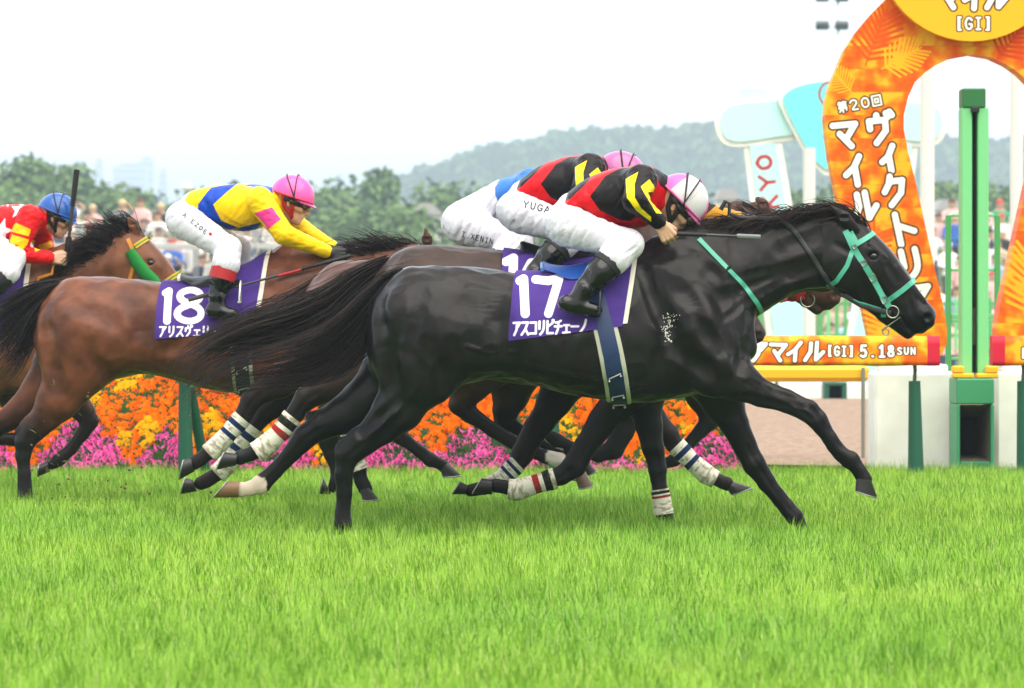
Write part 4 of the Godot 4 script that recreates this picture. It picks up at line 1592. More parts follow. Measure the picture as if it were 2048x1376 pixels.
# a white bandage with printed bands [from, to, colour] and mud along its lower half
func bandage(c: Color, bands: Array, sd: int) -> StandardMaterial3D:
	var p := Paint.new(Rect2(0, 0, 1, 1), 64, 256, c)
	for b in bands: p.im.fill_rect(Rect2i(0, b[0], 64, b[1]), b[2])
	var n := noise(sd, 0.05, 4)
	for y in 256:
		for x in 64:
			var w := n.get_noise_3d(cos(x * TAU / 64.0) * 20.0, sin(x * TAU / 64.0) * 20.0, y * 0.6) + y / 256.0 * 0.25 + 0.06 * sin(y * 0.5)
			if w > 0.1: p.im.set_pixel(x, y, p.im.get_pixel(x, y).lerp(Color(0.42, 0.36, 0.25), clampf((w - 0.1) * 1.3, 0, 0.55)))
	var m := p.cloth(0.85)
	return m


func number_cloth(rect: Rect2, digits: Array, title: String, to: Vector2, ex: Vector2, ey: Vector2, adv: Vector2, w: float) -> Paint:
	var p := Paint.new(rect, 512, 400, sr(88, 58, 160))
	for d in digits: p.stroke(p.rounded(d[0]) if d[0].size() > 6 else d[0], d[1], bright(236, 234, 242))
	p.text(title, to, ex, ey, adv, w, bright(236, 234, 242))
	return p

func move(p: Array, fx: Vector2, to: Vector2, k: float) -> Array:      # rows of [x, y, z ...] carried from one rider to another
	var out := []
	for q in p:
		var c: Array = q.duplicate()
		c[0] = to.x + (q[0] - fx.x) * k
		c[1] = to.y + (q[1] - fx.y) * k
		if c.size() > 2: c[2] = q[2] * k
		out.append(c)
	return out

func moved_torso(p: Array, fx: Vector2, to: Vector2, k: float) -> Array:
	var out := []
	for q in p: out.append([to.x + (q[0] - fx.x) * k, to.y + (q[1] - fx.y) * k, to.y + (q[2] - fx.y) * k, q[3] * k])
	return out

func silks_black_red(fx: Vector2, to: Vector2, k: float) -> Array:
	var mv := func(a: Array) -> Array:
		var o := []
		for i in range(0, a.size(), 2): o.append([to.x + (a[i] - fx.x) * k, to.y + (a[i + 1] - fx.y) * k])
		return o
	var o0: Vector2 = to + (Vector2(1090, 300) - fx) * k
	var j := Paint.new(Rect2(o0, Vector2(270, 190) * k), 540, 380, bright(206, 16, 28))
	var blk := sr(28, 23, 27)
	j.poly(mv.call([1179, 394, 1210, 353, 1239, 337, 1278, 334, 1290, 360, 1285, 424, 1258, 443, 1240, 441, 1199, 422]), blk)
	j.poly(mv.call([1090, 420, 1131, 402, 1140, 398, 1168, 372, 1194, 340, 1120, 330]), blk)
	j.poly(mv.call([1140, 398, 1150, 425, 1165, 436, 1190, 447, 1200, 470, 1120, 460]), bright(206, 16, 28))
	j.poly(mv.call([1302, 325, 1340, 330, 1340, 385, 1318, 372, 1311, 350]), blk)
	o0 = to + (Vector2(1225, 320) - fx) * k
	var s := Paint.new(Rect2(o0, Vector2(340, 160) * k), 680, 320, blk)
	var yl := bright(240, 212, 20)
	s.poly(mv.call([1249, 360, 1274, 346, 1266, 372, 1266, 398, 1278, 418, 1299, 436, 1299, 446, 1269, 424, 1250, 398]), yl)
	s.poly(mv.call([1278, 376, 1296, 361, 1309, 379, 1307, 386, 1293, 387, 1301, 406, 1323, 424, 1322, 429, 1309, 429, 1298, 410, 1285, 390]), yl)
	s.poly(mv.call([1400, 440, 1440, 405, 1480, 420, 1500, 440, 1440, 452]), sr(226, 160, 30))
	s.poly(mv.call([1450, 455, 1490, 448, 1500, 470, 1440, 470]), sr(226, 160, 30))
	return [j, s]

func build_race() -> void:
	var t0 := Time.get_ticks_msec()
	var f17 := Fig.new(24.0)
	var f2 := Fig.new(25.0)
	var f3 := Fig.new(26.0)
	var f6 := Fig.new(27.0)
	var f18 := Fig.new(27.9)
	var f5 := Fig.new(29.5)
	var black_hair := [Color(0.012, 0.010, 0.011), Color(0.02, 0.016, 0.016), Color(0.007, 0.006, 0.007)]
	var brown_hair := [Color(0.022, 0.014, 0.012), Color(0.04, 0.022, 0.018), Color(0.012, 0.009, 0.009)]
	var hm := vmat(0.42, 0.28)
	# ------------------------------------------------------------ the black winner
	var h17 := horse({"f": f17, "cell": 4.0, "x0": 731.0, "y0": 535.0, "rx": 1.0, "ry": 1.0, "fine": true, "seed": 17,
		"label": "black racehorse nearest the lens wearing saddle cloth 17 and a turquoise bridle", "head": [1690.0, 450.0, 50.5, 1.0], "ear": [-64.0, -10.0], "ear_u": 15.0, "ear_n": 10.0, "ear_z": 44.0,
		"coat": coat_mat(0.29, 5), "col": [Color(0.010, 0.0095, 0.0105), Color(0.006, 0.006, 0.007), Color(0.015, 0.0135, 0.0135)], "points": [760.0, 900.0],
		"sock": [[500, 982, 32, -1.0, 0.5, 0.42, 0.34]],
		"veins": [[1290, 772, 1230, 764, 1170, 752, 1110, 742, 1050, 726], [1400, 700, 1432, 742, 1446, 772], [1462, 742, 1510, 772, 1560, 792, 1600, 806], [838, 770, 800, 818, 770, 846, 738, 870], [1230, 764, 1210, 740, 1196, 708], [1640, 846, 1664, 884, 1684, 908], [1440, 600, 1466, 640, 1474, 676], [930, 690, 980, 706, 1030, 704]],
		"grooves": [[762, 600, 772, 700, 26, 7], [772, 700, 800, 800, 24, 8], [800, 640, 790, 760, 20, 4], [992, 590, 1004, 690, 34, 7], [1290, 560, 1360, 700, 26, 6], [1360, 700, 1440, 760, 24, 6], [1420, 560, 1460, 680, 30, 6], [1500, 566, 1640, 528, 22, 6], [1440, 600, 1500, 580, 26, 5], [1330, 650, 1300, 760, 24, 4], [860, 690, 905, 790, 24, 5], [1385, 640, 1440, 700, 18, 4], [880, 600, 960, 620, 30, 3], [1010, 690, 1000, 752, 12, 1.4], [1050, 692, 1042, 760, 12, 1.4], [1090, 690, 1084, 772, 12, 1.4], [1130, 690, 1126, 780, 12, 1.3], [1170, 690, 1168, 788, 12, 1.2], [1285, 540, 1310, 640, 18, 4], [1370, 590, 1430, 700, 20, 4], [1440, 660, 1482, 740, 18, 4], [1490, 690, 1446, 772, 20, 5], [1492, 764, 1590, 800, 10, 4], [1482, 790, 1572, 812, 9, 3.5], [796, 800, 724, 866, 13, 4.5], [826, 806, 748, 888, 13, 4], [905, 690, 872, 800, 24, 5], [848, 580, 826, 700, 24, 4], [1470, 612, 1560, 566, 10, 3], [1440, 640, 1500, 600, 10, 3], [1460, 560, 1530, 540, 10, 2.5], [1480, 580, 1540, 556, 8, 2.5], [1560, 500, 1640, 470, 20, 3.5], [1400, 520, 1440, 560, 16, 3], [930, 560, 1010, 570, 20, 3], [1612, 806, 1630, 832, 8, 3], [1600, 822, 1622, 838, 6, 2.5]],
		"legs": [
			{"z": 44.0, "pts": [[862, 650, 86], [842, 745, 70], [800, 813, 48], [764, 852, 36], [728, 881, 31], [697, 908, 26], [690, 945, 20], [689, 985, 17.5], [687, 1048, 19], [696, 1072, 15], [706, 1082, 18]], "tags": [0, 0, 0, 1, 1, 1, 1, 1, 1, 1], "hock": [716, 862, 684, 893, 8, 12], "hoof": [724, 1074, 690, 1078, 737, 1094, 696, 1094]},
			{"z": -44.0, "pts": [[830, 650, 84], [790, 745, 66], [735, 800, 46], [682, 834, 38], [642, 853, 31], [609, 874, 27], [582, 906, 20.5], [547, 943, 17.5], [521, 970, 20.5], [497, 979, 16.5], [480, 981, 18]], "tags": [0, 0, 0, 1, 1, 1, 1, 1, 1, 1], "hock": [650, 826, 618, 832, 8, 10], "hoof": [474, 1000, 478, 958, 425, 997, 457, 961], "horn": sr(150, 112, 78)},
			{"z": 44.0, "pts": [[1392, 650, 78], [1435, 738, 56], [1474, 760, 37], [1520, 785, 28], [1570, 801, 24], [1612, 819, 24.5], [1632, 838, 21], [1657, 876, 17], [1680, 906, 16], [1699, 918, 18.5], [1716, 942, 16], [1725, 958, 18]], "tags": [0, 0, 1, 1, 1, 1, 1, 1, 1, 1, 1], "hock": [1660, 893, 1688, 926, 8, 7], "hoof": [1742, 958, 1704, 955, 1752, 994, 1703, 978]},
			{"z": -44.0, "pts": [[1384, 650, 74], [1420, 745, 56], [1446, 800, 40], [1469, 845, 29], [1492, 893, 25], [1511, 928, 26], [1535, 965, 20], [1562, 1000, 17.5], [1592, 1036, 19.5], [1606, 1060, 15], [1614, 1074, 17]], "tags": [0, 0, 1, 1, 1, 1, 1, 1, 1, 1], "hoof": [1630, 1068, 1598, 1074, 1646, 1094, 1606, 1094]},
		]})
	hair("tail", h17, [
		[[808, 537], [772, 551], [728, 594], [684, 636], [624, 672], [544, 698], [460, 722], [398, 762], [350, 812]],
		[[804, 542], [758, 576], [714, 638], [654, 696], [564, 726], [474, 748], [412, 784], [362, 836]],
		[[800, 552], [754, 610], [724, 676], [664, 738], [584, 762], [494, 774], [424, 800], [376, 850]],
		[[796, 565], [748, 636], [730, 702], [692, 744], [632, 764], [562, 782], [492, 800], [430, 836]]], 520, 1.1, 117, hm, black_hair + [Color(0.03, 0.018, 0.016)], 13.0)
	hair("mane", h17, [
		[[1738, 462, 8], [1712, 436, 16], [1676, 412, 14], [1630, 406, 10], [1598, 410, 8]], [[1712, 440, 10], [1678, 424, 24], [1636, 420, 24], [1600, 428, 20]], [[1680, 430, 5], [1640, 420, 24], [1600, 432, 26], [1566, 450, 24]], [[1640, 425, 0], [1600, 425, 18], [1560, 440, 26], [1530, 458, 24]], [[1590, 436, 0], [1556, 434, 10], [1520, 446, 22], [1480, 462, 26]], [[1530, 448, 0], [1490, 440, 10], [1450, 450, 24], [1400, 468, 30]], [[1440, 460, 0], [1400, 448, 10], [1360, 456, 24], [1320, 466, 30]]], 700, 1.2, 118, hm, black_hair + [Color(0.04, 0.025, 0.022)], 9.0)
	var teal := mat(sr(92, 206, 178), 0.4)
	var steel := mat(sr(190, 188, 180), 0.25, 0.95)
	var b17 := bridle(h17, "turquoise bridle with steel bit rings on the black horse numbered 17", [
		["browband", [[1747, 466], [1728, 478], [1702, 493]], 5.0, teal], ["cheekpiece", [[1688, 462], [1703, 495], [1724, 528], [1742, 556], [1765, 598], [1776, 614]], 6.0, teal], ["head_strap", [[1698, 464], [1712, 490]], 5.0, teal],
		["noseband", [[1829, 559], [1802, 581], [1772, 603]], 5.0, teal], ["throatlatch", [[1702, 502], [1691, 532], [1670, 563], [1655, 573]], 4.5, teal], ["jaw_strap", [[1682, 589], [1716, 606], [1760, 620]], 4.0, teal], ["chin_strap", [[1764, 618], [1766, 634]], 5.0, teal]], [1783, 624, 12.0], steel)
	var bar := Tri.new()
	var fz := h17.body.front(1775, 640).z
	bar.tube([P(1761, 661, fz + 6), P(1799, 634, fz + 8)], [1.8], 6)
	fig("bit_bar", bar, f17, b17, steel)
	for q in [[1724, 527, 7.0], [1742, 556, 8.5], [1766, 600, 8.5], [1706, 494, 5.0]]:
		var bk := Tri.new()
		var c := h17.body.front(q[0], q[1]) + Vector3(0, 0, 4.5)
		var pp := []
		for k in 5: pp.append(c + Vector3(cos(PI / 4 + k * PI / 2 + 0.5), sin(PI / 4 + k * PI / 2 + 0.5), 0) * q[2])
		bk.tube(pp, [1.5], 6)
		fig("buckle", bk, f17, b17, steel)
	var lr := Tri.new()
	var lrp := []
	for k in 17: lrp.append(P(1770 + cos(TAU * k / 16.0) * 6.0, 664 + sin(TAU * k / 16.0) * 6.0, fz + 6))
	lr.tube(lrp, [1.3], 6)
	fig("lead_ring", lr, f17, b17, steel)
	var rein := stand("rein", "long black rein from the rider's far hand down to the bit of horse 17", "rein", f17, 1656, 567)
	var rt := Tri.new()
	var rp := strap_path(h17.body, [[1583, 458], [1600, 480], [1622, 513], [1656, 566], [1680, 588]], 1.0, 4.0, 6)
	rp.push_front(P(1566, 444, 22))
	rp.append_array(strap_path(h17.body, [[1690, 592], [1720, 610], [1760, 622], [1780, 626]], 1.0, 5.0, 4))
	rt.tube(rp, [5.2], 10, 0.3)
	fig("strap", rt, f17, rein, mat(sr(40, 40, 46), 0.5))
	var foam := Tri.new()
	var fr := RandomNumberGenerator.new()
	fr.seed = 8
	for i in 90:
		var w := fr.randf()
		var q := h17.body.front(1334 + sin(w * 7.0) * 5.0 + fr.randfn() * (3.0 + 5.0 * (1.0 - w)), 628 + w * 54.0 + fr.randfn() * 3.0)
		var e := fr.randf_range(0.4, 1.6)
		foam.ball(Transform3D(Basis.from_scale(Vector3(e, e * fr.randf_range(0.8, 2.0), 0.8)), q), 4, 6)
	fig("sweat_foam", foam, f17, h17.root, mat(bright(206, 204, 198), 0.7))
	var r2 := Tri.new()
	r2.tube([P(1440, 420, 30), P(1449, 404, 32), P(1459, 408, 32), P(1457, 428, 32), P(1480, 436, 30), P(1520, 438, 30), P(1553, 436, 28), P(1567, 446, 24), P(1583, 458, 24)], [4.5], 8, 0.5)
	fig("rein_loop", r2, f17, rein, mat(sr(38, 38, 44), 0.5))
	var ns := stand("neck_strap", "turquoise neck strap slanting across the shoulder of horse 17", "strap", f17, 1522, 622)
	var nt := Tri.new()
	ribbon(nt, strap_path(h17.body, [[1396, 478], [1424, 508], [1452, 537], [1486, 571], [1512, 605], [1523, 624]], 1.0, 2.0, 8), 4.5, 1.5, h17.body)
	fig("strap", nt, f17, ns, teal)
	var nk := Tri.new()
	var c1 := h17.body.front(1453, 538)
	nk.tube([c1 + Vector3(-6, -6, 3), c1 + Vector3(6, 6, 3)], [3.2], 6)
	fig("keeper", nk, f17, ns, mat(sr(20, 20, 22), 0.5))
	var cr := Rect2(1005, 480, 285, 220)
	var pc := number_cloth(cr, [[[[1040, 562], [1047, 558], [1050, 627]], 18.0], [[[1071, 559], [1096, 562], [1118, 556], [1096, 627]], 17.0]], "アスコリピチェーノ", Vector2(1026, 642), Vector2(15.4, -0.4), Vector2(-0.8, 29), Vector2(16.4, -0.6), 4.8)
	saddle_cloth(h17, "purple saddle cloth numbered 17 on the black horse nearest the lens", pc, Vector2(1034, 545), Vector2(1272, 500), Vector2(1017, 681), Vector2(1240, 652), 650, 3.0, bright(220, 216, 200))
	girth(h17, "blue girth strap with cream pads round the belly of horse 17", 1176, 1238, 650, 40, sr(226, 226, 206), sr(24, 56, 110), 4.0)
	saddle(h17, "blue racing saddle under the rider of horse 17", 1086, 1262, 640, sr(28, 92, 190), [1196, 626, 138], [1200, 626, -138])
	# ------------------------------------------------------------ its rider, and the pose that two more riders share
	var O := Vector2(1139, 448)
	var torso := [[1126, 400, 424, 28], [1136, 385, 434, 50], [1160, 365, 440, 60], [1190, 349, 450, 66], [1230, 337, 459, 72], [1270, 332, 457, 76], [1300, 333, 447, 62], [1318, 341, 416, 42], [1328, 352, 396, 28]]
	var armN := [[1281, 362, 76], [1266, 403, 128], [1316, 446, 96]]
	var armF := [[1300, 370, -70], [1420, 430, -80], [1536, 452, -26]]
	var kneeN := [[1255, 490, 100]]
	var kneeF := [[1260, 490, -100]]
	var bootN := [[1229, 514, 118], [1168, 577, 138], [1130, 606, 140], [1190, 620, 142]]
	var bootF := [[1234, 514, -118], [1176, 577, -138], [1138, 606, -140], [1198, 620, -142]]
	var folds := [[1150, 400, 1190, 440, 12, 2.5], [1200, 430, 1250, 450, 14, 3], [1170, 380, 1230, 440, 12, 2], [1240, 360, 1260, 430, 12, 2.5]]
	var creases := [[1112, 455, 1130, 425, 8, 3], [1120, 480, 1140, 440, 8, 3], [1136, 490, 1150, 455, 7, 3], [1160, 495, 1174, 460, 8, 2.5], [1196, 490, 1206, 466, 7, 2.5], [1222, 500, 1236, 470, 8, 3.5], [1234, 505, 1262, 478, 7, 3], [1244, 512, 1270, 496, 6, 3], [1120, 425, 1150, 432, 8, 2.5]]
	var gloss := mat(sr(12, 13, 15), 0.2, 0.0, 0.5)
	var hp := Paint.new(Rect2(1312, 336, 112, 112), 256, 256, bright(222, 108, 180))
	hp.poly([[1340, 380], [1362, 362], [1398, 340], [1418, 356], [1419, 390], [1411, 420], [1397, 440], [1372, 424]], bright(196, 195, 200))
	hp.stroke([[1378, 402], [1404, 376]], 2.5, sr(228, 228, 226))
	var si := silks_black_red(O, O, 1.0)
	var pants := Paint.new(Rect2(1070, 370, 230, 170), 64, 64, bright(206, 205, 216))
	var cotton := pants.cloth(0.7, 0.1)
	jockey({"f": f17, "label": "jockey crouched low in black and red silks with yellow sleeve stripes riding horse 17", "hip": [1139, 448], "torso": torso, "arm_near": armN, "arm_far": armF, "knee_near": kneeN[0], "knee_far": kneeF[0], "boot_near": bootN, "boot_far": bootF,
		"hand_near": [1317, 449, 96, 0.55, 0.8, -0.1, -1.0, 0.1, 0.0, 1.0], "hand_far": [1538, 452, -24, 1.0, 0.05, 0.4, 0.1, 1.0, 0.0, 0.9], "head": [1361, 403, 45.0], "folds": folds, "creases": creases,
		"jersey": si[0], "jersey_mat": si[0].cloth(0.4), "sleeve": si[1], "sleeve_mat": si[1].cloth(0.4), "pants": pants, "pants_mat": cotton, "boot_mat": gloss, "cuff_mat": mat(sr(26, 25, 28), 0.7), "helmet_uv": hp, "helmet_mat": hp.cloth(0.18), "peak_mat": mat(sr(236, 120, 186), 0.3), "rim_mat": mat(sr(236, 120, 186), 0.3)})
	whip(f17, "black whip with silver flap held level by the rider of horse 17", [[1331, 468, 88], [1517, 475, 84]], 3.8, mat(sr(150, 152, 158), 0.3, 0.4), 0.42)
	print("17 ", Time.get_ticks_msec() - t0)
	if QUICK: return
	# ------------------------------------------------------------ second horse, beyond the winner
	var h2 := horse({"f": f2, "cell": 4.4, "x0": 734.0, "y0": 494.0, "rx": 0.96, "ry": 0.96, "seed": 22, "label": "dark brown racehorse just beyond horse 17 with red and black banded leg wraps", "head": [1704.0, 466.0, 50.5, 0.78], "ear": [-40.0, -20.0], "ear_n": 8.0,
		"coat": coat_mat(0.42, 6), "col": [Color(0.03, 0.019, 0.016), Color(0.01, 0.009, 0.009), Color(0.05, 0.028, 0.022)], "points": [720.0, 830.0],
		"legs": [
			{"z": 44.0, "pts": [[850, 600, 80], [790, 680, 64], [730, 740, 46], [682, 768, 36], [642, 780, 29], [615, 795, 25], [592, 826, 20], [560, 866, 17], [525, 897, 19], [502, 908, 15], [484, 914, 17]], "tags": [0, 0, 0, 1, 1, 1, 1, 1, 1, 1], "hock": [650, 764, 622, 770, 8, 9], "hoof": [474, 932, 478, 902, 437, 938, 454, 899]},
			{"z": -44.0, "pts": [[860, 610, 80], [840, 690, 64], [790, 780, 44], [740, 830, 34], [705, 846, 28], [692, 862, 22], [700, 900, 17], [716, 940, 18], [722, 965, 15], [730, 980, 16]], "tags": [0, 0, 0, 1, 1, 1, 1, 1, 1], "hoof": [740, 976, 714, 982, 756, 1000, 720, 1002]},
			{"z": 44.0, "pts": [[1380, 610, 74], [1340, 720, 52], [1255, 780, 38], [1205, 840, 29], [1172, 890, 25], [1148, 930, 25], [1120, 951, 20], [1070, 967, 17], [1030, 977, 19], [1005, 972, 15], [992, 970, 17]], "tags": [0, 0, 1, 1, 1, 1, 1, 1, 1, 1], "hoof": [984, 990, 984, 952, 946, 986, 966, 952]},
			{"z": -44.0, "pts": [[1370, 600, 72], [1330, 720, 50], [1290, 800, 34], [1298, 850, 28], [1308, 900, 24], [1316, 940, 20], [1322, 980, 17], [1328, 1026, 19], [1338, 1048, 15], [1346, 1058, 17]], "tags": [0, 0, 1, 1, 1, 1, 1, 1, 1], "hoof": [1364, 1052, 1332, 1056, 1376, 1072, 1338, 1072]},
		]})
	hair("tail", h2, [
		[[778, 516], [712, 548], [644, 596], [576, 626], [508, 644], [440, 668], [376, 704], [345, 746]],
		[[772, 524], [708, 566], [650, 610], [570, 640], [490, 655], [420, 690], [365, 735], [340, 785]],
		[[764, 536], [706, 595], [650, 655], [570, 685], [480, 698], [400, 730], [352, 785], [335, 818]]], 804, 1.5, 122, hm, black_hair + [Color(0.03, 0.02, 0.018)], 13.0)
	hair("mane", h2, [[[1560, 448, 0], [1520, 420, 6], [1490, 398, 6]], [[1520, 448, 0], [1490, 420, 6], [1464, 396, 6]], [[1480, 452, 0], [1450, 430, 6], [1430, 424, 6]], [[1420, 456, 0], [1390, 440, 6], [1360, 444, 6]]], 130, 1.5, 123, hm, black_hair, 6.0)
	var wm2 := bandage(bright(222, 218, 206), [[18, 30, sr(28, 36, 34)], [66, 26, sr(206, 38, 44)]], 5)
	leg_wrap(h2, [[587, 832, 21], [560, 866, 19.5], [535, 890, 22], [514, 904, 22]], 44.0, wm2)
	leg_wrap(h2, [[1110, 955, 21.5], [1070, 967, 19.5], [1035, 978, 22], [1016, 976, 20]], 44.0, wm2)
	leg_wrap(h2, [[1321, 980, 18], [1325, 1004, 19.5], [1329, 1030, 20]], -44.0, wm2)
	leg_wrap(h2, [[695, 866, 20], [702, 905, 19], [716, 942, 20]], -44.0, wm2)
	bridle(h2, "plain dark bridle on the brown horse hidden behind the head of horse 17", [["cheekpiece", [[1712, 498], [1736, 540], [1764, 586]], 5.0, mat(sr(60, 40, 30), 0.5)], ["noseband", [[1800, 552], [1768, 590]], 5.0, mat(sr(60, 40, 30), 0.5)]], [1772, 598, 9.0], steel)
	var p2 := number_cloth(Rect2(985, 450, 280, 210), [[[[1012, 524], [1027, 516], [1025, 590]], 18.0], [[[1090, 522], [1062, 526], [1046, 556], [1054, 590], [1080, 592]], 18.0]], "ア", Vector2(1010, 610), Vector2(15, 0), Vector2(0, 26), Vector2(16, 0), 4.0)
	saddle_cloth(h2, "purple saddle cloth showing a white figure one behind horse 17", p2, Vector2(1008, 505), Vector2(1262, 470), Vector2(1000, 640), Vector2(1230, 615), 610, 3.0, bright(220, 216, 200))
	girth(h2, "dark girth with cream pads hanging under the brown horse beyond horse 17", 1090, 978, 640, 36, sr(214, 220, 196), sr(20, 28, 40), 4.0)
	saddle(h2, "black racing saddle under the second rider in black and red silks", 1045, 1220, 600, sr(26, 26, 30), [1095, 588, 132], [1100, 588, -132])
	var k2 := f2.s / 430.0
	var T2 := Vector2(1043, 421)
	var si2 := silks_black_red(O, T2, k2)
	var pants2 := Paint.new(Rect2(975, 340, 230, 170), 460, 340, bright(206, 205, 216))
	pants2.text("YUGA", Vector2(1047, 402), Vector2(12, 2.2), Vector2(-2.6, 14.5), Vector2(14, 3.4), 2.1, sr(28, 34, 34))
	var hp2 := Paint.new(Rect2(T2.x + 173, T2.y - 110, 112, 112), 64, 64, sr(222, 130, 200))
	jockey({"f": f2, "label": "jockey in black and red silks half hidden behind the rider of horse 17", "hip": [T2.x, T2.y], "torso": moved_torso(torso, O, T2, k2), "arm_near": move(armN, O, T2, k2), "arm_far": move([[1300, 370, -70], [1350, 430, -100], [1420, 450, -30]], O, T2, k2), "knee_near": move(kneeN, O, T2, k2)[0], "knee_far": move(kneeF, O, T2, k2)[0], "boot_near": move(bootN, O, T2, k2), "boot_far": move(bootF, O, T2, k2),
		"hand_near": [1214, 424, 90, 0.8, 0.5, -0.1, -0.4, 0.9, 0.0, 1.0], "hand_far": [1314, 424, -26, 1.0, 0.2, 0.3, 0.1, 1.0, 0.0, 0.9], "head": [1240, 356, 32.0], "folds": [], "creases": move_lines(creases, O, T2, k2),
		"jersey": si2[0], "jersey_mat": si2[0].cloth(0.4), "sleeve": si2[1], "sleeve_mat": si2[1].cloth(0.4), "pants": pants2, "pants_mat": pants2.cloth(0.7, 0.1), "boot_mat": gloss, "cuff_mat": mat(sr(26, 25, 28), 0.7), "helmet_uv": hp2, "helmet_mat": mat(sr(222, 120, 190), 0.2), "peak_mat": mat(sr(170, 170, 176), 0.3), "rim_mat": mat(sr(170, 170, 176), 0.3)})
	# ------------------------------------------------------------ third horse
	var h3 := horse({"f": f3, "cell": 4.4, "x0": 595.0, "y0": 524.0, "rx": 0.923, "ry": 0.923, "seed": 33, "label": "reddish brown racehorse third in depth with blue banded white leg wraps", "head": [1522.0, 430.0, 50.0, 0.88], "ear": [-50.0, 2.0], "ear_u": 6.0, "ear_n": 16.0, "muzzle": 0.35,
		"coat": coat_mat(0.42, 7), "col": [Color(0.11, 0.048, 0.034), Color(0.012, 0.010, 0.010), Color(0.06, 0.03, 0.024)], "points": [700.0, 800.0],
		"legs": [
			{"z": 40.0, "pts": [[710, 620, 76], [660, 690, 60], [600, 738, 42], [560, 764, 32], [528, 782, 27], [505, 800, 23], [488, 832, 18.5], [458, 868, 16], [428, 898, 18], [404, 918, 15], [392, 924, 16]], "tags": [0, 0, 0, 1, 1, 1, 1, 1, 1, 1], "hock": [540, 766, 512, 776, 8, 9], "hoof": [392, 944, 384, 910, 362, 958, 372, 914]},
			{"z": -40.0, "pts": [[720, 620, 76], [680, 700, 60], [630, 760, 42], [590, 790, 32], [555, 808, 27], [528, 826, 23], [508, 852, 18.5], [470, 900, 16], [440, 945, 18], [412, 962, 15], [398, 968, 16]], "tags": [0, 0, 0, 1, 1, 1, 1, 1, 1, 1], "hoof": [392, 986, 380, 956, 360, 990, 370, 954]},
			{"z": 40.0, "pts": [[1210, 640, 70], [1240, 740, 50], [1275, 800, 33], [1305, 836, 26], [1334, 868, 23], [1350, 890, 19], [1384, 924, 16], [1418, 952, 17.5], [1440, 962, 14], [1452, 966, 16]], "tags": [0, 0, 1, 1, 1, 1, 1, 1, 1], "hoof": [1466, 960, 1450, 980, 1502, 974, 1456, 989]},
			{"z": -40.0, "pts": [[1200, 640, 70], [1150, 740, 50], [1110, 800, 33], [1075, 856, 27], [1045, 910, 24], [1030, 936, 18], [1000, 960, 16], [970, 975, 17], [950, 980, 14], [940, 982, 15]], "tags": [0, 0, 1, 1, 1, 1, 1, 1, 1], "hoof": [930, 992, 936, 968, 905, 990, 922, 962]},
		]})
	hair("tail", h3, [
		[[650, 548], [602, 588], [542, 618], [484, 640], [424, 672], [372, 708]],
		[[628, 560], [590, 598], [535, 640], [470, 690], [410, 735], [365, 778], [340, 812]],
		[[612, 590], [580, 640], [530, 690], [470, 735], [415, 770], [375, 800], [348, 818]]], 470, 1.1, 133, hm, brown_hair + [Color(0.07, 0.034, 0.026)], 13.0)
	hair("mane", h3, [[[1500, 430, 0], [1470, 418, 6], [1440, 424, 6]], [[1460, 440, 0], [1430, 430, 6], [1400, 440, 6]], [[1400, 450, 0], [1370, 440, 6], [1340, 450, 6]]], 70, 1.4, 134, hm, black_hair, 5.0)
	var wm3 := bandage(bright(222, 220, 208), [[24, 20, sr(30, 58, 110)], [72, 20, sr(30, 58, 110)]], 8)
	leg_wrap(h3, [[487, 834, 20], [458, 868, 18], [438, 890, 20], [420, 906, 20]], 40.0, wm3)
	leg_wrap(h3, [[506, 854, 20], [470, 900, 18], [448, 935, 20], [432, 950, 20]], -40.0, wm3)
	leg_wrap(h3, [[1351, 890, 20], [1384, 924, 18], [1412, 948, 20], [1430, 958, 18]], 40.0, wm3)
	leg_wrap(h3, [[1036, 928, 20], [1004, 958, 18], [972, 975, 18]], -40.0, wm3)
	var redm := mat(sr(200, 30, 44), 0.5)
	bridle(h3, "gold browband and red padded bit straps on the third horse's head", [["browband", [[1592, 424], [1572, 446], [1556, 462]], 4.5, mat(sr(226, 196, 90), 0.4)], ["cheekpiece", [[1545, 460], [1580, 530], [1606, 590]], 5.0, redm], ["noseband", [[1646, 548], [1612, 582]], 5.0, mat(sr(50, 40, 40), 0.5)], ["bit_strap", [[1560, 604], [1606, 590]], 8.0, redm]], [1614, 600, 14.0], steel)
	var k3 := f3.s / 430.0
	var T3 := Vector2(931, 447)
	var blue3 := Paint.new(Rect2(880, 300, 300, 200), 64, 64, bright(30, 108, 196))
	var pants3 := Paint.new(Rect2(870, 340, 230, 190), 460, 380, bright(206, 205, 216))
	pants3.text("I.XENIN", Vector2(925, 463), Vector2(8, 2.6), Vector2(-2.4, 11), Vector2(9.2, 2.4), 1.4, sr(50, 56, 70))
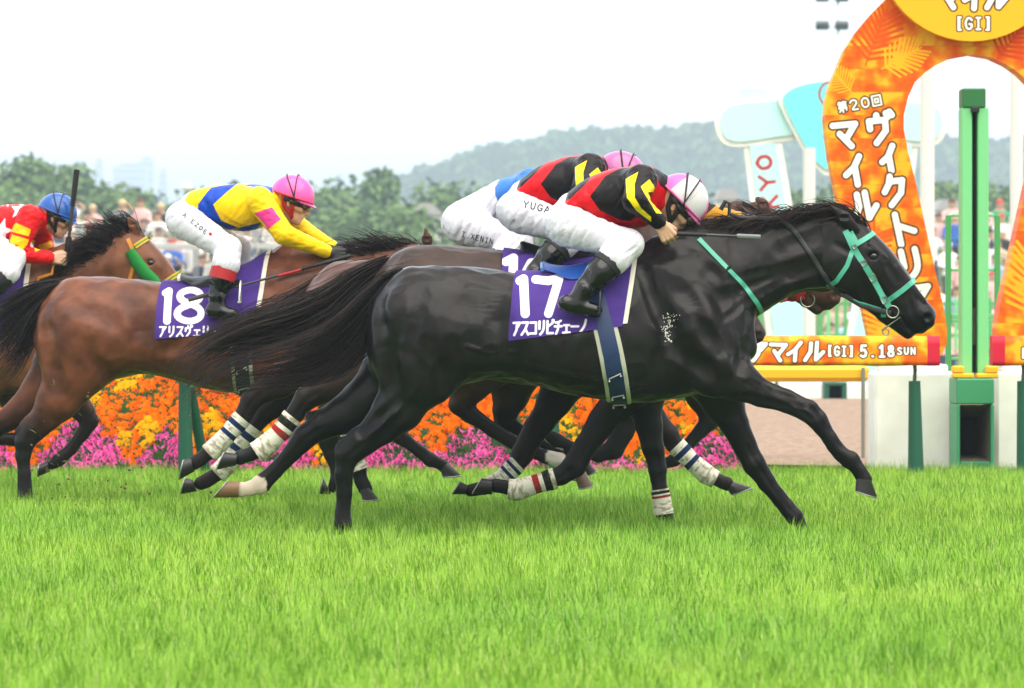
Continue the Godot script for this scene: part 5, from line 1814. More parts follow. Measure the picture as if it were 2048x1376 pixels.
	jockey({"f": f3, "label": "jockey in white breeches and a blue top behind the others", "hip": [T3.x, T3.y], "torso": [[984, 372, 410, 36], [1000, 359, 424, 54], [1030, 349, 430, 64], [1070, 339, 432, 68], [1104, 335, 430, 70], [1130, 336, 420, 56], [1148, 342, 394, 40], [1158, 352, 376, 26]], "arm_near": move(armN, O, T3, k3), "arm_far": move([[1300, 370, -70], [1350, 430, -100], [1420, 450, -30]], O, T3, k3), "knee_near": move(kneeN, O, T3, k3)[0], "knee_far": move(kneeF, O, T3, k3)[0], "boot_near": move(bootN, O, T3, k3), "boot_far": move(bootF, O, T3, k3),
		"hand_near": [1097, 448, 84, 0.8, 0.5, -0.1, -0.4, 0.9, 0.0, 1.0], "hand_far": [1192, 450, -26, 1.0, 0.2, 0.3, 0.1, 1.0, 0.0, 0.9], "head": [1118, 412, 36.0], "creases": move_lines(creases, O, T3, k3),
		"jersey": blue3, "jersey_mat": mat(bright(30, 108, 196), 0.45), "sleeve": blue3, "sleeve_mat": mat(bright(30, 108, 196), 0.45), "pants": pants3, "pants_mat": pants3.cloth(0.7, 0.1), "boot_mat": gloss, "cuff_mat": mat(sr(26, 25, 28), 0.7), "helmet_mat": mat(sr(60, 60, 70), 0.3), "peak_mat": mat(sr(60, 60, 70), 0.3), "rim_mat": mat(sr(60, 60, 70), 0.3)})
	print("3 ", Time.get_ticks_msec() - t0)
	# ------------------------------------------------------------ a horse beyond these three, seen by its legs
	horse({"f": f6, "cell": 5.0, "x0": 868.0, "y0": 560.0, "rx": 0.74, "ry": 0.87, "seed": 66, "label": "bay racehorse hidden beyond horse 17 with a white rear fetlock and a folded foreleg", "head": [1432.0, 520.0, 62.0, 0.7], "ear": [-50.0, 0.0],
		"coat": coat_mat(0.45, 8), "col": [Color(0.085, 0.042, 0.03), Color(0.014, 0.012, 0.012), Color(0.05, 0.028, 0.022)], "points": [770.0, 830.0], "sock": [[1112, 914, 22, 1.0, 0.6, 0.55, 0.5], [1165, 956, 26, 1.0, 0.42, 0.34, 0.26]],
		"legs": [
			{"z": 38.0, "pts": [[985, 650, 66], [965, 720, 52], [945, 765, 36], [930, 788, 29], [922, 806, 26], [940, 828, 19], [985, 858, 16], [1040, 893, 17], [1090, 912, 15], [1118, 920, 18], [1140, 938, 15], [1150, 946, 17]], "tags": [0, 0, 0, 1, 1, 1, 1, 1, 1, 1, 1], "hoof": [1172, 940, 1146, 960, 1186, 970, 1154, 976], "horn": sr(130, 105, 84)},
			{"z": -38.0, "pts": [[1040, 660, 66], [1035, 740, 50], [1022, 790, 34], [1012, 822, 27], [1010, 842, 24], [1032, 862, 18], [1075, 888, 16], [1120, 915, 16], [1150, 925, 15]], "tags": [0, 0, 0, 1, 1, 1, 1, 1], "hoof": [1176, 918, 1150, 936, 1194, 944, 1164, 954]},
			{"z": 38.0, "pts": [[1340, 650, 62], [1290, 750, 44], [1262, 810, 29], [1244, 860, 24], [1226, 898, 22], [1196, 908, 17], [1150, 898, 15], [1112, 880, 16], [1100, 872, 14]], "tags": [0, 0, 1, 1, 1, 1, 1, 1], "hoof": [1080, 886, 1090, 860, 1072, 882, 1082, 858]},
			{"z": -38.0, "pts": [[1350, 650, 62], [1390, 740, 44], [1405, 790, 30], [1418, 822, 23], [1420, 842, 21], [1404, 862, 16], [1376, 892, 14], [1352, 920, 16], [1336, 926, 14]], "tags": [0, 0, 1, 1, 1, 1, 1, 1], "hoof": [1330, 944, 1326, 914, 1306, 946, 1310, 916]},
		]})
	# ------------------------------------------------------------ horse 18
	var h18 := horse({"f": f18, "cell": 4.6, "x0": 70.0, "y0": 556.0, "rx": 0.82, "ry": 0.867, "seed": 18, "label": "bay brown racehorse wearing saddle cloth 18 with a streaming black tail", "head": [842.0, 512.0, 50.0, 0.84], "ear": [-46.0, 30.0], "ear_u": 0.0,
		"coat": coat_mat(0.35, 9), "col": [Color(0.175, 0.06, 0.03), Color(0.010, 0.008, 0.008), Color(0.085, 0.031, 0.019)], "points": [790.0, 880.0],
		"grooves": [[96, 620, 104, 700, 22, 6], [104, 700, 130, 780, 20, 6], [285, 620, 296, 700, 28, 6], [180, 690, 220, 760, 20, 4], [150, 610, 230, 640, 26, 3], [330, 700, 380, 690, 16, 3]],
		"legs": [
			{"z": 40.0, "pts": [[180, 660, 74], [158, 740, 58], [122, 796, 42], [96, 832, 31], [70, 858, 27], [53, 884, 22], [50, 910, 17], [52, 945, 15], [54, 990, 17], [62, 1010, 13], [70, 1018, 15]], "tags": [0, 0, 0, 1, 1, 1, 1, 1, 1, 1], "hock": [60, 838, 40, 862, 7, 10], "hoof": [86, 1012, 58, 1016, 97, 1028, 62, 1028]},
			{"z": -40.0, "pts": [[150, 660, 72], [120, 730, 56], [80, 780, 38], [40, 820, 30], [8, 842, 25], [-20, 862, 22], [-44, 890, 17], [-76, 920, 15], [-98, 944, 17], [-118, 952, 14]], "tags": [0, 0, 0, 1, 1, 1, 1, 1, 1], "hoof": [-124, 968, -120, 934, -164, 966, -138, 936]},
			{"z": 40.0, "pts": [[655, 660, 66], [700, 740, 48], [735, 786, 33], [762, 824, 25], [788, 858, 22], [806, 876, 17], [836, 900, 14.5], [862, 918, 16], [880, 926, 13], [888, 932, 15]], "tags": [0, 0, 1, 1, 1, 1, 1, 1, 1], "hoof": [898, 922, 878, 942, 923, 950, 882, 952]},
			{"z": -40.0, "pts": [[640, 660, 64], [665, 750, 46], [668, 810, 30], [662, 850, 24], [656, 884, 22], [662, 910, 17], [672, 940, 15], [672, 962, 16], [664, 976, 13]], "tags": [0, 0, 1, 1, 1, 1, 1, 1], "hoof": [662, 992, 650, 968, 640, 990, 646, 954]},
		]})
	hair("tail", h18, [
		[[118, 562], [80, 576], [40, 592], [0, 610], [-60, 640]],
		[[110, 572], [74, 600], [34, 640], [-10, 680], [-60, 720]],
		[[104, 584], [72, 640], [58, 700], [30, 750], [-20, 790]]], 644, 1.5, 218, hm, black_hair, 9.0)
	hair("mane", h18, [
		[[846, 494, 0], [822, 486, 6], [786, 470, 8], [756, 462, 8]], [[820, 500, 0], [790, 486, 8], [752, 480, 10], [724, 468, 10]], [[780, 506, 0], [748, 490, 10], [716, 476, 12], [690, 466, 12]], [[730, 514, 0], [700, 500, 12], [664, 500, 16], [630, 506, 16]], [[690, 520, 0], [650, 508, 14], [610, 508, 18], [560, 516, 18]], [[640, 530, 0], [600, 516, 14], [556, 520, 18], [510, 524, 18]], [[600, 540, 0], [570, 532, 16], [540, 530, 20], [510, 528, 20]]], 760, 1.15, 219, hm, black_hair, 8.0)
	bridle(h18, "dark bridle on horse 18 whose head is hidden behind the others", [["cheekpiece", [[850, 530], [880, 590], [905, 625]], 4.5, mat(sr(40, 30, 26), 0.5)], ["noseband", [[940, 585], [905, 625]], 4.5, mat(sr(40, 30, 26), 0.5)]], [908, 632, 10.0], steel)
	var p18 := number_cloth(Rect2(300, 520, 250, 180), [[[[336, 586], [342, 582], [341, 642]], 15.0], [[[388, 608], [366, 600], [364, 586], [386, 578], [406, 586], [404, 600], [388, 608], [362, 618], [360, 634], [384, 644], [408, 636], [408, 618], [388, 608]], 14.0]], "アリスヴェリー", Vector2(326, 651), Vector2(14.5, 0), Vector2(-0.6, 22), Vector2(17.0, 0), 3.8)
	saddle_cloth(h18, "purple saddle cloth numbered 18 under the rider in yellow and blue", p18, Vector2(328, 566), Vector2(534, 536), Vector2(316, 678), Vector2(510, 660), 650, 3.0, bright(220, 216, 200))
	girth(h18, "dark girth with pale edges on horse 18", 470, 492, 650, 34, sr(206, 214, 190), sr(30, 34, 40), 3.0)
	saddle(h18, "black saddle under the rider in yellow and blue", 362, 478, 640, sr(16, 16, 18), [486, 604, 122], [468, 632, -120], bright(230, 228, 224), mat(bright(206, 206, 208), 0.25, 0.9))
	var j4 := Paint.new(Rect2(360, 355, 210, 125), 630, 375, bright(240, 196, 10))
	var b4 := bright(12, 66, 172)
	j4.poly([[399, 410], [424, 375], [478, 366], [458, 384], [430, 410], [434, 420], [445, 442], [478, 456], [456, 460], [410, 432], [399, 420]], b4)
	j4.poly([[474, 458], [526, 445], [512, 462], [500, 470]], b4)
	j4.poly([[485, 370], [545, 366], [548, 400], [528, 384], [520, 378]], b4)
	var s4 := Paint.new(Rect2(480, 370, 230, 160), 460, 320, bright(240, 196, 10))
	s4.poly([[512, 428], [548, 416], [566, 440], [540, 460], [532, 448]], bright(226, 60, 140))
	var pants4 := Paint.new(Rect2(320, 375, 170, 160), 510, 480, bright(206, 205, 216))
	pants4.text("A.EZOE", Vector2(373, 425), Vector2(6.5, 5.2), Vector2(-5.0, 7.5), Vector2(8.4, 6.6), 1.5, sr(40, 50, 50))
	pants4.stroke([[426, 469], [427, 470]], 6.0, sr(214, 30, 44))
	jockey({"f": f18, "label": "jockey in yellow and blue silks with a pink sleeve band riding horse 18", "hip": [375, 440], "torso": [[366, 398, 424, 28], [380, 384, 434, 46], [405, 376, 444, 54], [430, 371, 452, 58], [460, 368, 460, 62], [495, 368, 462, 64], [525, 371, 454, 56], [545, 378, 432, 40], [556, 388, 412, 26]],
		"arm_near": [[522, 402, 62], [572, 470, 84], [656, 504, 40]], "arm_far": [[532, 398, -58], [604, 462, -72], [664, 494, -30]], "knee_near": [462, 498, 92], "knee_far": [472, 496, -92], "boot_near": [[459, 524, 108], [441, 592, 116], [431, 620, 118], [474, 628, 122]], "boot_far": [[470, 524, -108], [452, 590, -116], [442, 618, -118], [484, 626, -122]],
		"hand_near": [660, 506, 40, 0.95, 0.2, -0.1, -0.25, 0.95, 0.1, 1.0], "hand_far": [668, 497, -28, 1.0, 0.1, 0.2, 0.1, 1.0, 0.0, 0.9], "glove": Color(0.012, 0.012, 0.014), "head": [584, 394, 18.0], "hk": 0.92, "seat": 50.0,
		"folds": [[410, 400, 440, 440, 12, 2.5], [440, 430, 500, 455, 12, 2.5], [500, 390, 520, 440, 12, 2.5]], "creases": [[350, 470, 400, 440, 9, 3], [360, 480, 410, 462, 8, 3], [380, 498, 430, 470, 8, 2.5], [400, 512, 450, 480, 8, 3], [430, 520, 462, 490, 8, 3], [344, 440, 390, 424, 9, 2.5]],
		"jersey": j4, "jersey_mat": j4.cloth(0.4), "sleeve": s4, "sleeve_mat": s4.cloth(0.4), "pants": pants4, "pants_mat": pants4.cloth(0.7, 0.1), "boot_mat": gloss, "cuff_mat": mat(sr(204, 22, 32), 0.6), "cuff_len": 44.0, "helmet_mat": mat(bright(232, 84, 164), 0.25), "peak_mat": mat(sr(238, 100, 178), 0.3), "rim_mat": mat(sr(226, 50, 70), 0.4), "strap_mat": mat(sr(210, 26, 36), 0.6)})
	whip(f18, "thin black and red whip trailing from the gloved hand of horse 18's rider", [[702, 512, 46], [384, 600, 122]], 3.6, mat(sr(60, 56, 60), 0.5), 0.3)
	var rw := Tri.new()
	rw.tube([P(604, 540, 70), P(560, 552, 80)], [3.4], 8)
	var wn := get_node("riding_whip_001")
	fig("red_band", rw, f18, wn, mat(sr(206, 30, 40), 0.5))
	print("18 ", Time.get_ticks_msec() - t0)
	# ------------------------------------------------------------ the last horse, half out of the frame
	var h5 := horse({"f": f5, "cell": 4.8, "x0": -520.0, "y0": 580.0, "rx": 0.82, "ry": 0.82, "seed": 55, "label": "bay racehorse whose head with green cheek roll shows behind horse 18", "head": [262.0, 474.0, 53.0, 0.8], "ear": [-52.0, 4.0], "ear_u": 2.0,
		"coat": coat_mat(0.36, 10), "col": [Color(0.22, 0.085, 0.04), Color(0.014, 0.011, 0.010), Color(0.12, 0.048, 0.028)], "points": [760.0, 830.0],
		"legs": [
			{"z": 38.0, "pts": [[60, 690, 60], [110, 760, 44], [145, 795, 29], [170, 822, 23], [182, 842, 20], [168, 868, 15], [146, 896, 13.5], [122, 918, 15], [108, 928, 12]], "tags": [0, 0, 1, 1, 1, 1, 1, 1], "hoof": [104, 944, 98, 916, 80, 952, 84, 924]},
			{"z": -38.0, "pts": [[40, 690, 60], [20, 770, 42], [40, 830, 28], [56, 866, 22], [40, 884, 17], [0, 878, 14], [-40, 880, 15]], "tags": [0, 0, 1, 1, 1, 1], "hoof": [-60, 896, -54, 870, -80, 894, -70, 866]},
			{"z": 38.0, "pts": [[-430, 680, 64], [-460, 770, 48], [-500, 840, 30], [-530, 870, 22], [-528, 930, 16], [-520, 985, 16]], "hoof": [-500, 984, -526, 988, -492, 1002, -524, 1002]},
			{"z": -38.0, "pts": [[-430, 680, 64], [-480, 760, 46], [-560, 820, 28], [-600, 850, 20], [-660, 900, 16]], "hoof": [-680, 910, -660, 890, -700, 905, -680, 880]},
		]})
	hair("mane", h5, [
		[[284, 468, 0], [262, 448, 8], [234, 430, 10], [216, 424, 10]], [[274, 474, 0], [240, 450, 12], [206, 434, 16], [184, 436, 16]], [[258, 486, 6], [214, 456, 20], [178, 446, 26], [156, 456, 26]], [[240, 500, 8], [194, 470, 24], [158, 468, 30], [136, 484, 30]], [[218, 514, 8], [172, 490, 26], [138, 500, 32], [120, 524, 30]], [[196, 528, 8], [154, 514, 28], [122, 534, 32], [108, 556, 30]], [[168, 544, 8], [134, 540, 28], [106, 560, 30], [96, 582, 28]], [[140, 556, 6], [110, 560, 26], [88, 580, 28]]], 1000, 1.25, 255, hm, black_hair, 9.0)
	var amber := mat(sr(236, 150, 20), 0.5)
	var stripe := Paint.new(Rect2(0, 0, 1, 1), 32, 8, sr(236, 190, 40))
	stripe.im.fill_rect(Rect2i(11, 0, 10, 8), sr(40, 150, 80))
	var sm5 := stripe.cloth(0.5)
	var br5 := bridle(h5, "orange and green bridle with a green fleece cheek roll on the bay horse", [["browband", [[305, 471], [286, 484], [272, 494]], 5.0, sm5], ["noseband", [[364, 543], [346, 555], [328, 568]], 5.0, sm5], ["cheekpiece", [[258, 478], [268, 500], [290, 536], [316, 572]], 4.0, amber], ["throatlatch", [[270, 530], [264, 552], [258, 570]], 3.5, amber]], [330, 580, 10.0], steel)
	var fl := Tri.new()
	var fp := []
	for q in [[262, 502], [276, 524], [292, 546], [310, 562], [318, 568]]: fp.append(h5.body.front(q[0], q[1]) + Vector3(0, 0, 3))
	fl.tube(fp, [10.0, 13.0, 13.0, 12.0, 9.0], 16)
	var fleece := StandardMaterial3D.new()
	fleece.albedo_color = sr(30, 160, 66)
	fleece.roughness = 0.95
	fleece.normal_enabled = true
	fleece.normal_texture = bump_tex(41, 0.15, 8.0, 256, 3)
	fleece.uv1_triplanar = true
	fleece.uv1_scale = Vector3.ONE * 6.0
	fig("cheek_roll", fl, f5, br5, fleece)
	var p5 := number_cloth(Rect2(-160, 540, 240, 180), [[[[-100, 590], [-104, 650]], 17.0]], "アリ", Vector2(-120, 665), Vector2(14, 0), Vector2(0, 20), Vector2(16, 0), 3.6)
	saddle_cloth(h5, "purple saddle cloth on the bay horse at the edge of the frame", p5, Vector2(-140, 585), Vector2(58, 566), Vector2(-150, 690), Vector2(40, 660), 660, 3.0, bright(220, 216, 200))
	saddle(h5, "orange strapped saddle under the rider in red with white stars", -110, 40, 650, sr(226, 120, 30), [6, 628, 112], [8, 628, -112])
	var rein5 := stand("rein", "orange rein looped over the withers of the bay horse behind 18", "rein", f5, 80, 560)
	var rr5 := Tri.new()
	rr5.tube([P(54, 588, 40), P(78, 572, 44), P(82, 556, 46), P(108, 548, 44), P(110, 530, 40), P(128, 520, 40)], [3.6], 8)
	fig("strap", rr5, f5, rein5, amber)
	var j5 := Paint.new(Rect2(-90, 395, 220, 125), 660, 375, bright(212, 16, 24))
	var s5 := Paint.new(Rect2(0, 400, 140, 140), 420, 420, bright(212, 16, 24))
	for q in [[44, 421, 20.0, 0.1], [8, 462, 26.0, 0.3], [-40, 430, 22.0, 0.5], [14, 404, 12.0, 0.2], [80, 478, 8.0, 0.0], [-50, 480, 20.0, 0.2]]:
		var st := []
		for k in 10:
			var a: float = q[3] + TAU * k / 10.0 - PI / 2
			var rr: float = q[2] * (1.0 if k % 2 == 0 else 0.42)
			st.append([q[0] + cos(a) * rr, q[1] + sin(a) * rr])
		j5.poly(st, bright(236, 234, 236))
	var y5 := bright(246, 186, 16)
	s5.poly([[34, 452], [40, 447], [70, 460], [66, 474], [30, 464]], y5)
	s5.poly([[28, 482], [32, 470], [66, 480], [62, 492], [30, 490]], y5)
	s5.poly([[30, 500], [56, 488], [60, 494], [40, 516], [34, 514]], y5)
	s5.poly([[72, 490], [98, 480], [102, 494], [78, 504]], y5)
	var pants5 := Paint.new(Rect2(-120, 420, 200, 140), 32, 32, bright(206, 205, 216))
	jockey({"f": f5, "label": "jockey in red silks with white stars and a blue helmet behind horse 18", "hip": [-58, 462], "torso": [[-66, 432, 470, 28], [-50, 424, 488, 46], [-25, 415, 494, 52], [0, 411, 496, 56], [28, 409, 493, 60], [52, 410, 484, 60], [72, 415, 470, 52], [86, 424, 456, 38], [94, 434, 446, 26]],
		"arm_near": [[64, 436, 60], [38, 508, 82], [104, 516, 46]], "arm_far": [[72, 436, -56], [82, 498, -72], [110, 510, -24]], "knee_near": [36, 516, 90], "knee_far": [44, 514, -90], "boot_near": [[26, 542, 104], [-14, 592, 112], [-30, 614, 112], [14, 622, 114]], "boot_far": [[32, 540, -104], [-8, 592, -112], [-24, 614, -112], [20, 622, -114]],
		"hand_near": [106, 516, 46, 1.0, 0.06, -0.1, 0.05, 1.0, 0.1, 1.0], "hand_far": [112, 511, -22, 1.0, 0.1, 0.2, 0.1, 1.0, 0.0, 0.9], "head": [114, 426, 22.0], "hk": 0.88,
		"folds": [[0, 440, 20, 480, 12, 2.5], [30, 470, 60, 480, 12, 2.5]], "creases": [[-60, 480, -20, 470, 8, 3], [-20, 500, 10, 480, 8, 3], [10, 520, 40, 500, 8, 3]],
		"jersey": j5, "jersey_mat": j5.cloth(0.4), "sleeve": s5, "sleeve_mat": s5.cloth(0.4), "pants": pants5, "pants_mat": mat(bright(206, 205, 216), 0.7), "boot_mat": mat(sr(22, 22, 24), 0.5), "cuff_mat": mat(sr(24, 24, 26), 0.7), "helmet_mat": mat(sr(40, 108, 206), 0.25), "peak_mat": mat(sr(40, 104, 200), 0.3), "rim_mat": mat(sr(36, 96, 190), 0.4), "lens_mat": mat(sr(170, 160, 60), 0.06, 0.3, 0.8)})
	whip(f5, "black whip held upright by the rider in red with white stars", [[157, 340, 40], [136, 520, 36]], 4.8, mat(sr(24, 24, 28), 0.5), 0.4)
	print("all ", Time.get_ticks_msec() - t0)

func move_lines(p: Array, fx: Vector2, to: Vector2, k: float) -> Array:
	var out := []
	for q in p: out.append([to.x + (q[0] - fx.x) * k, to.y + (q[1] - fx.y) * k, to.x + (q[2] - fx.x) * k, to.y + (q[3] - fx.y) * k, q[4], q[5]])
	return out
# ---------------------------------------------------------------- the place
func sheet(called: String, x0: float, x1: float, z0: float, z1: float, y: float, m: Material) -> void:
	var t := Tri.new()
	t.quad(Vector3(x0, y, z1), Vector3(x1, y, z1), Vector3(x1, y, z0), Vector3(x0, y, z0))
	struct(called, t.mesh(), m)

func rough_mat(a: Color, b: Color, freq: float, scale: float, rough := 0.95, bump := 0.0) -> StandardMaterial3D:
	var m := StandardMaterial3D.new()
	m.albedo_texture = noise_tex(int(scale * 100) + 3, freq, a, b, 512, 5)
	m.uv1_triplanar = true
	m.uv1_world_triplanar = true
	m.uv1_scale = Vector3.ONE * scale
	m.roughness = rough
	if bump > 0.0:
		m.normal_enabled = true
		m.normal_texture = bump_tex(int(scale * 100) + 9, freq * 2.0, bump, 512, 5)
	return m

func scatter(called: String, mesh: Mesh, m: Material, at: Array, label: String, cat: String, parent: Node = null, tones := []) -> void:
	var mm := MultiMesh.new()
	mm.transform_format = MultiMesh.TRANSFORM_3D
	mm.use_colors = tones.size() > 0
	mm.mesh = mesh
	mm.instance_count = at.size()
	for i in at.size():
		mm.set_instance_transform(i, at[i])
		if tones.size() > 0: mm.set_instance_color(i, tones[i])
	var o := MultiMeshInstance3D.new()
	o.multimesh = mm
	o.material_override = m
	if parent:
		o.name = called
		parent.add_child(o, true)
	else:
		o.name = numbered(called)
		add_child(o)
		if label: tag(o, label, cat)
	o.set_meta("kind", "stuff")

func build_setting() -> void:
	var t0 := Time.get_ticks_msec()
	build_ground()
	build_far()
	build_crowd()
	build_course_things()
	build_flowers()
	build_grass()
	print("setting ", Time.get_ticks_msec() - t0)

func build_ground() -> void:
	sheet("turf_course", -60, 60, -33.0, 12, 0.0, rough_mat(sr(70, 112, 30), sr(104, 150, 40), 0.02, 0.4))
	# the land beyond: level with the sand track, then down to the infield and up the terraces
	var t := Tri.new()
	var prof := [[-33.0, -0.01], [-62.0, -0.01], [-68.0, -1.15], [-110.0, -1.15], [-138.0, 2.4], [-210.0, 2.3], [-900.0, 2.0], [-9000.0, 2.0]]
	for i in prof.size() - 1:
		var a: Array = prof[i]
		var b: Array = prof[i + 1]
		var w0 := 80.0 if a[0] > -300 else 9000.0
		var w1 := 80.0 if b[0] > -300 else 9000.0
		if i >= 4: w0 = 9000.0
		if i >= 4: w1 = 9000.0
		w0 = maxf(w0, 400.0)
		w1 = maxf(w1, 400.0)
		t.quad(Vector3(-w0, b[1], b[0]), Vector3(w0, b[1], b[0]), Vector3(w0, a[1], a[0]), Vector3(-w0, a[1], a[0]))
	struct("ground", t.mesh(), rough_mat(sr(92, 118, 62), sr(120, 140, 80), 0.02, 0.15))
	sheet("land", -400, 400, 12, 400, -0.02, rough_mat(sr(92, 128, 52), sr(110, 140, 60), 0.02, 0.15))
	var sand := rough_mat(sr(160, 130, 108), sr(200, 174, 152), 0.03, 0.5, 0.95, 6.0)
	var s := Tri.new()
	var nz := noise(12, 0.8, 3)
	var nx := 60
	var nzz := 120
	for j in nzz + 1:
		for i in nx + 1:
			var x := lerpf(-2.0, 18.0, float(i) / nx)
			var z := lerpf(-35.5, -60.0, float(j) / nzz)
			var rut := nz.get_noise_2d(x * 0.5, z * 2.2) * 0.025
			s.vert(Vector3(x, 0.02 + rut, z), Vector3.UP)
	for j in nzz:
		for i in nx:
			var a := j * (nx + 1) + i
			for q in [a, a + 1, a + nx + 2, a, a + nx + 2, a + nx + 1]: s.ix.append(q)
	for i in s.v.size():
		var x := i % (nx + 1)
		var y := i / (nx + 1)
		var l := s.v[y * (nx + 1) + maxi(x - 1, 0)]
		var r := s.v[y * (nx + 1) + mini(x + 1, nx)]
		var u := s.v[mini(y + 1, nzz) * (nx + 1) + x]
		var d := s.v[maxi(y - 1, 0) * (nx + 1) + x]
		var n := (r - l).cross(u - d)
		s.n[i] = n.normalized() if n.y > 0 else -n.normalized()
	struct("sand_track", s.mesh(), sand)

# a leafy crown: clumps of leaf faces through a lobed volume
func crown_mesh(sd: int, n: int, leaf: float, tall := 1.0) -> ArrayMesh:
	var rg := RandomNumberGenerator.new()
	rg.seed = sd
	var t := Tri.new()
	t.coloured = true
	var lobes := []
	for i in 9:
		var a := rg.randf() * TAU
		var rr := rg.randf_range(0.15, 0.62)
		lobes.append([Vector3(cos(a) * rr, rg.randf_range(-0.55, 0.5) * tall, sin(a) * rr), rg.randf_range(0.3, 0.52)])
	lobes.append([Vector3(0, 0.2, 0), 0.6])
	for i in n:
		var L: Array = lobes[rg.randi() % lobes.size()]
		var d := Vector3(rg.randfn(), rg.randfn(), rg.randfn()).normalized()
		var p: Vector3 = L[0] + d * L[1] * pow(rg.randf(), 0.4)
		var nn := (d + Vector3(rg.randfn(), rg.randfn() + 0.6, rg.randfn()) * 0.5).normalized()
		var u := nn.cross(Vector3(rg.randfn(), rg.randfn(), rg.randfn())).normalized() * leaf * rg.randf_range(0.6, 1.3)
		var w := nn.cross(u).normalized() * leaf * rg.randf_range(0.5, 1.0)
		var g := rg.randf_range(0.75, 1.25)
		t.col = Color(0.075 * g, 0.155 * g, 0.034 * g).lerp(Color(0.15, 0.23, 0.05), rg.randf() * 0.4)
		var i0 := t.vert(p - u, nn)
		t.vert(p + w, nn)
		t.vert(p + u, nn)
		t.vert(p - w, nn)
		for q in [0, 1, 2, 0, 2, 3]: t.ix.append(i0 + q)
	return t.mesh()

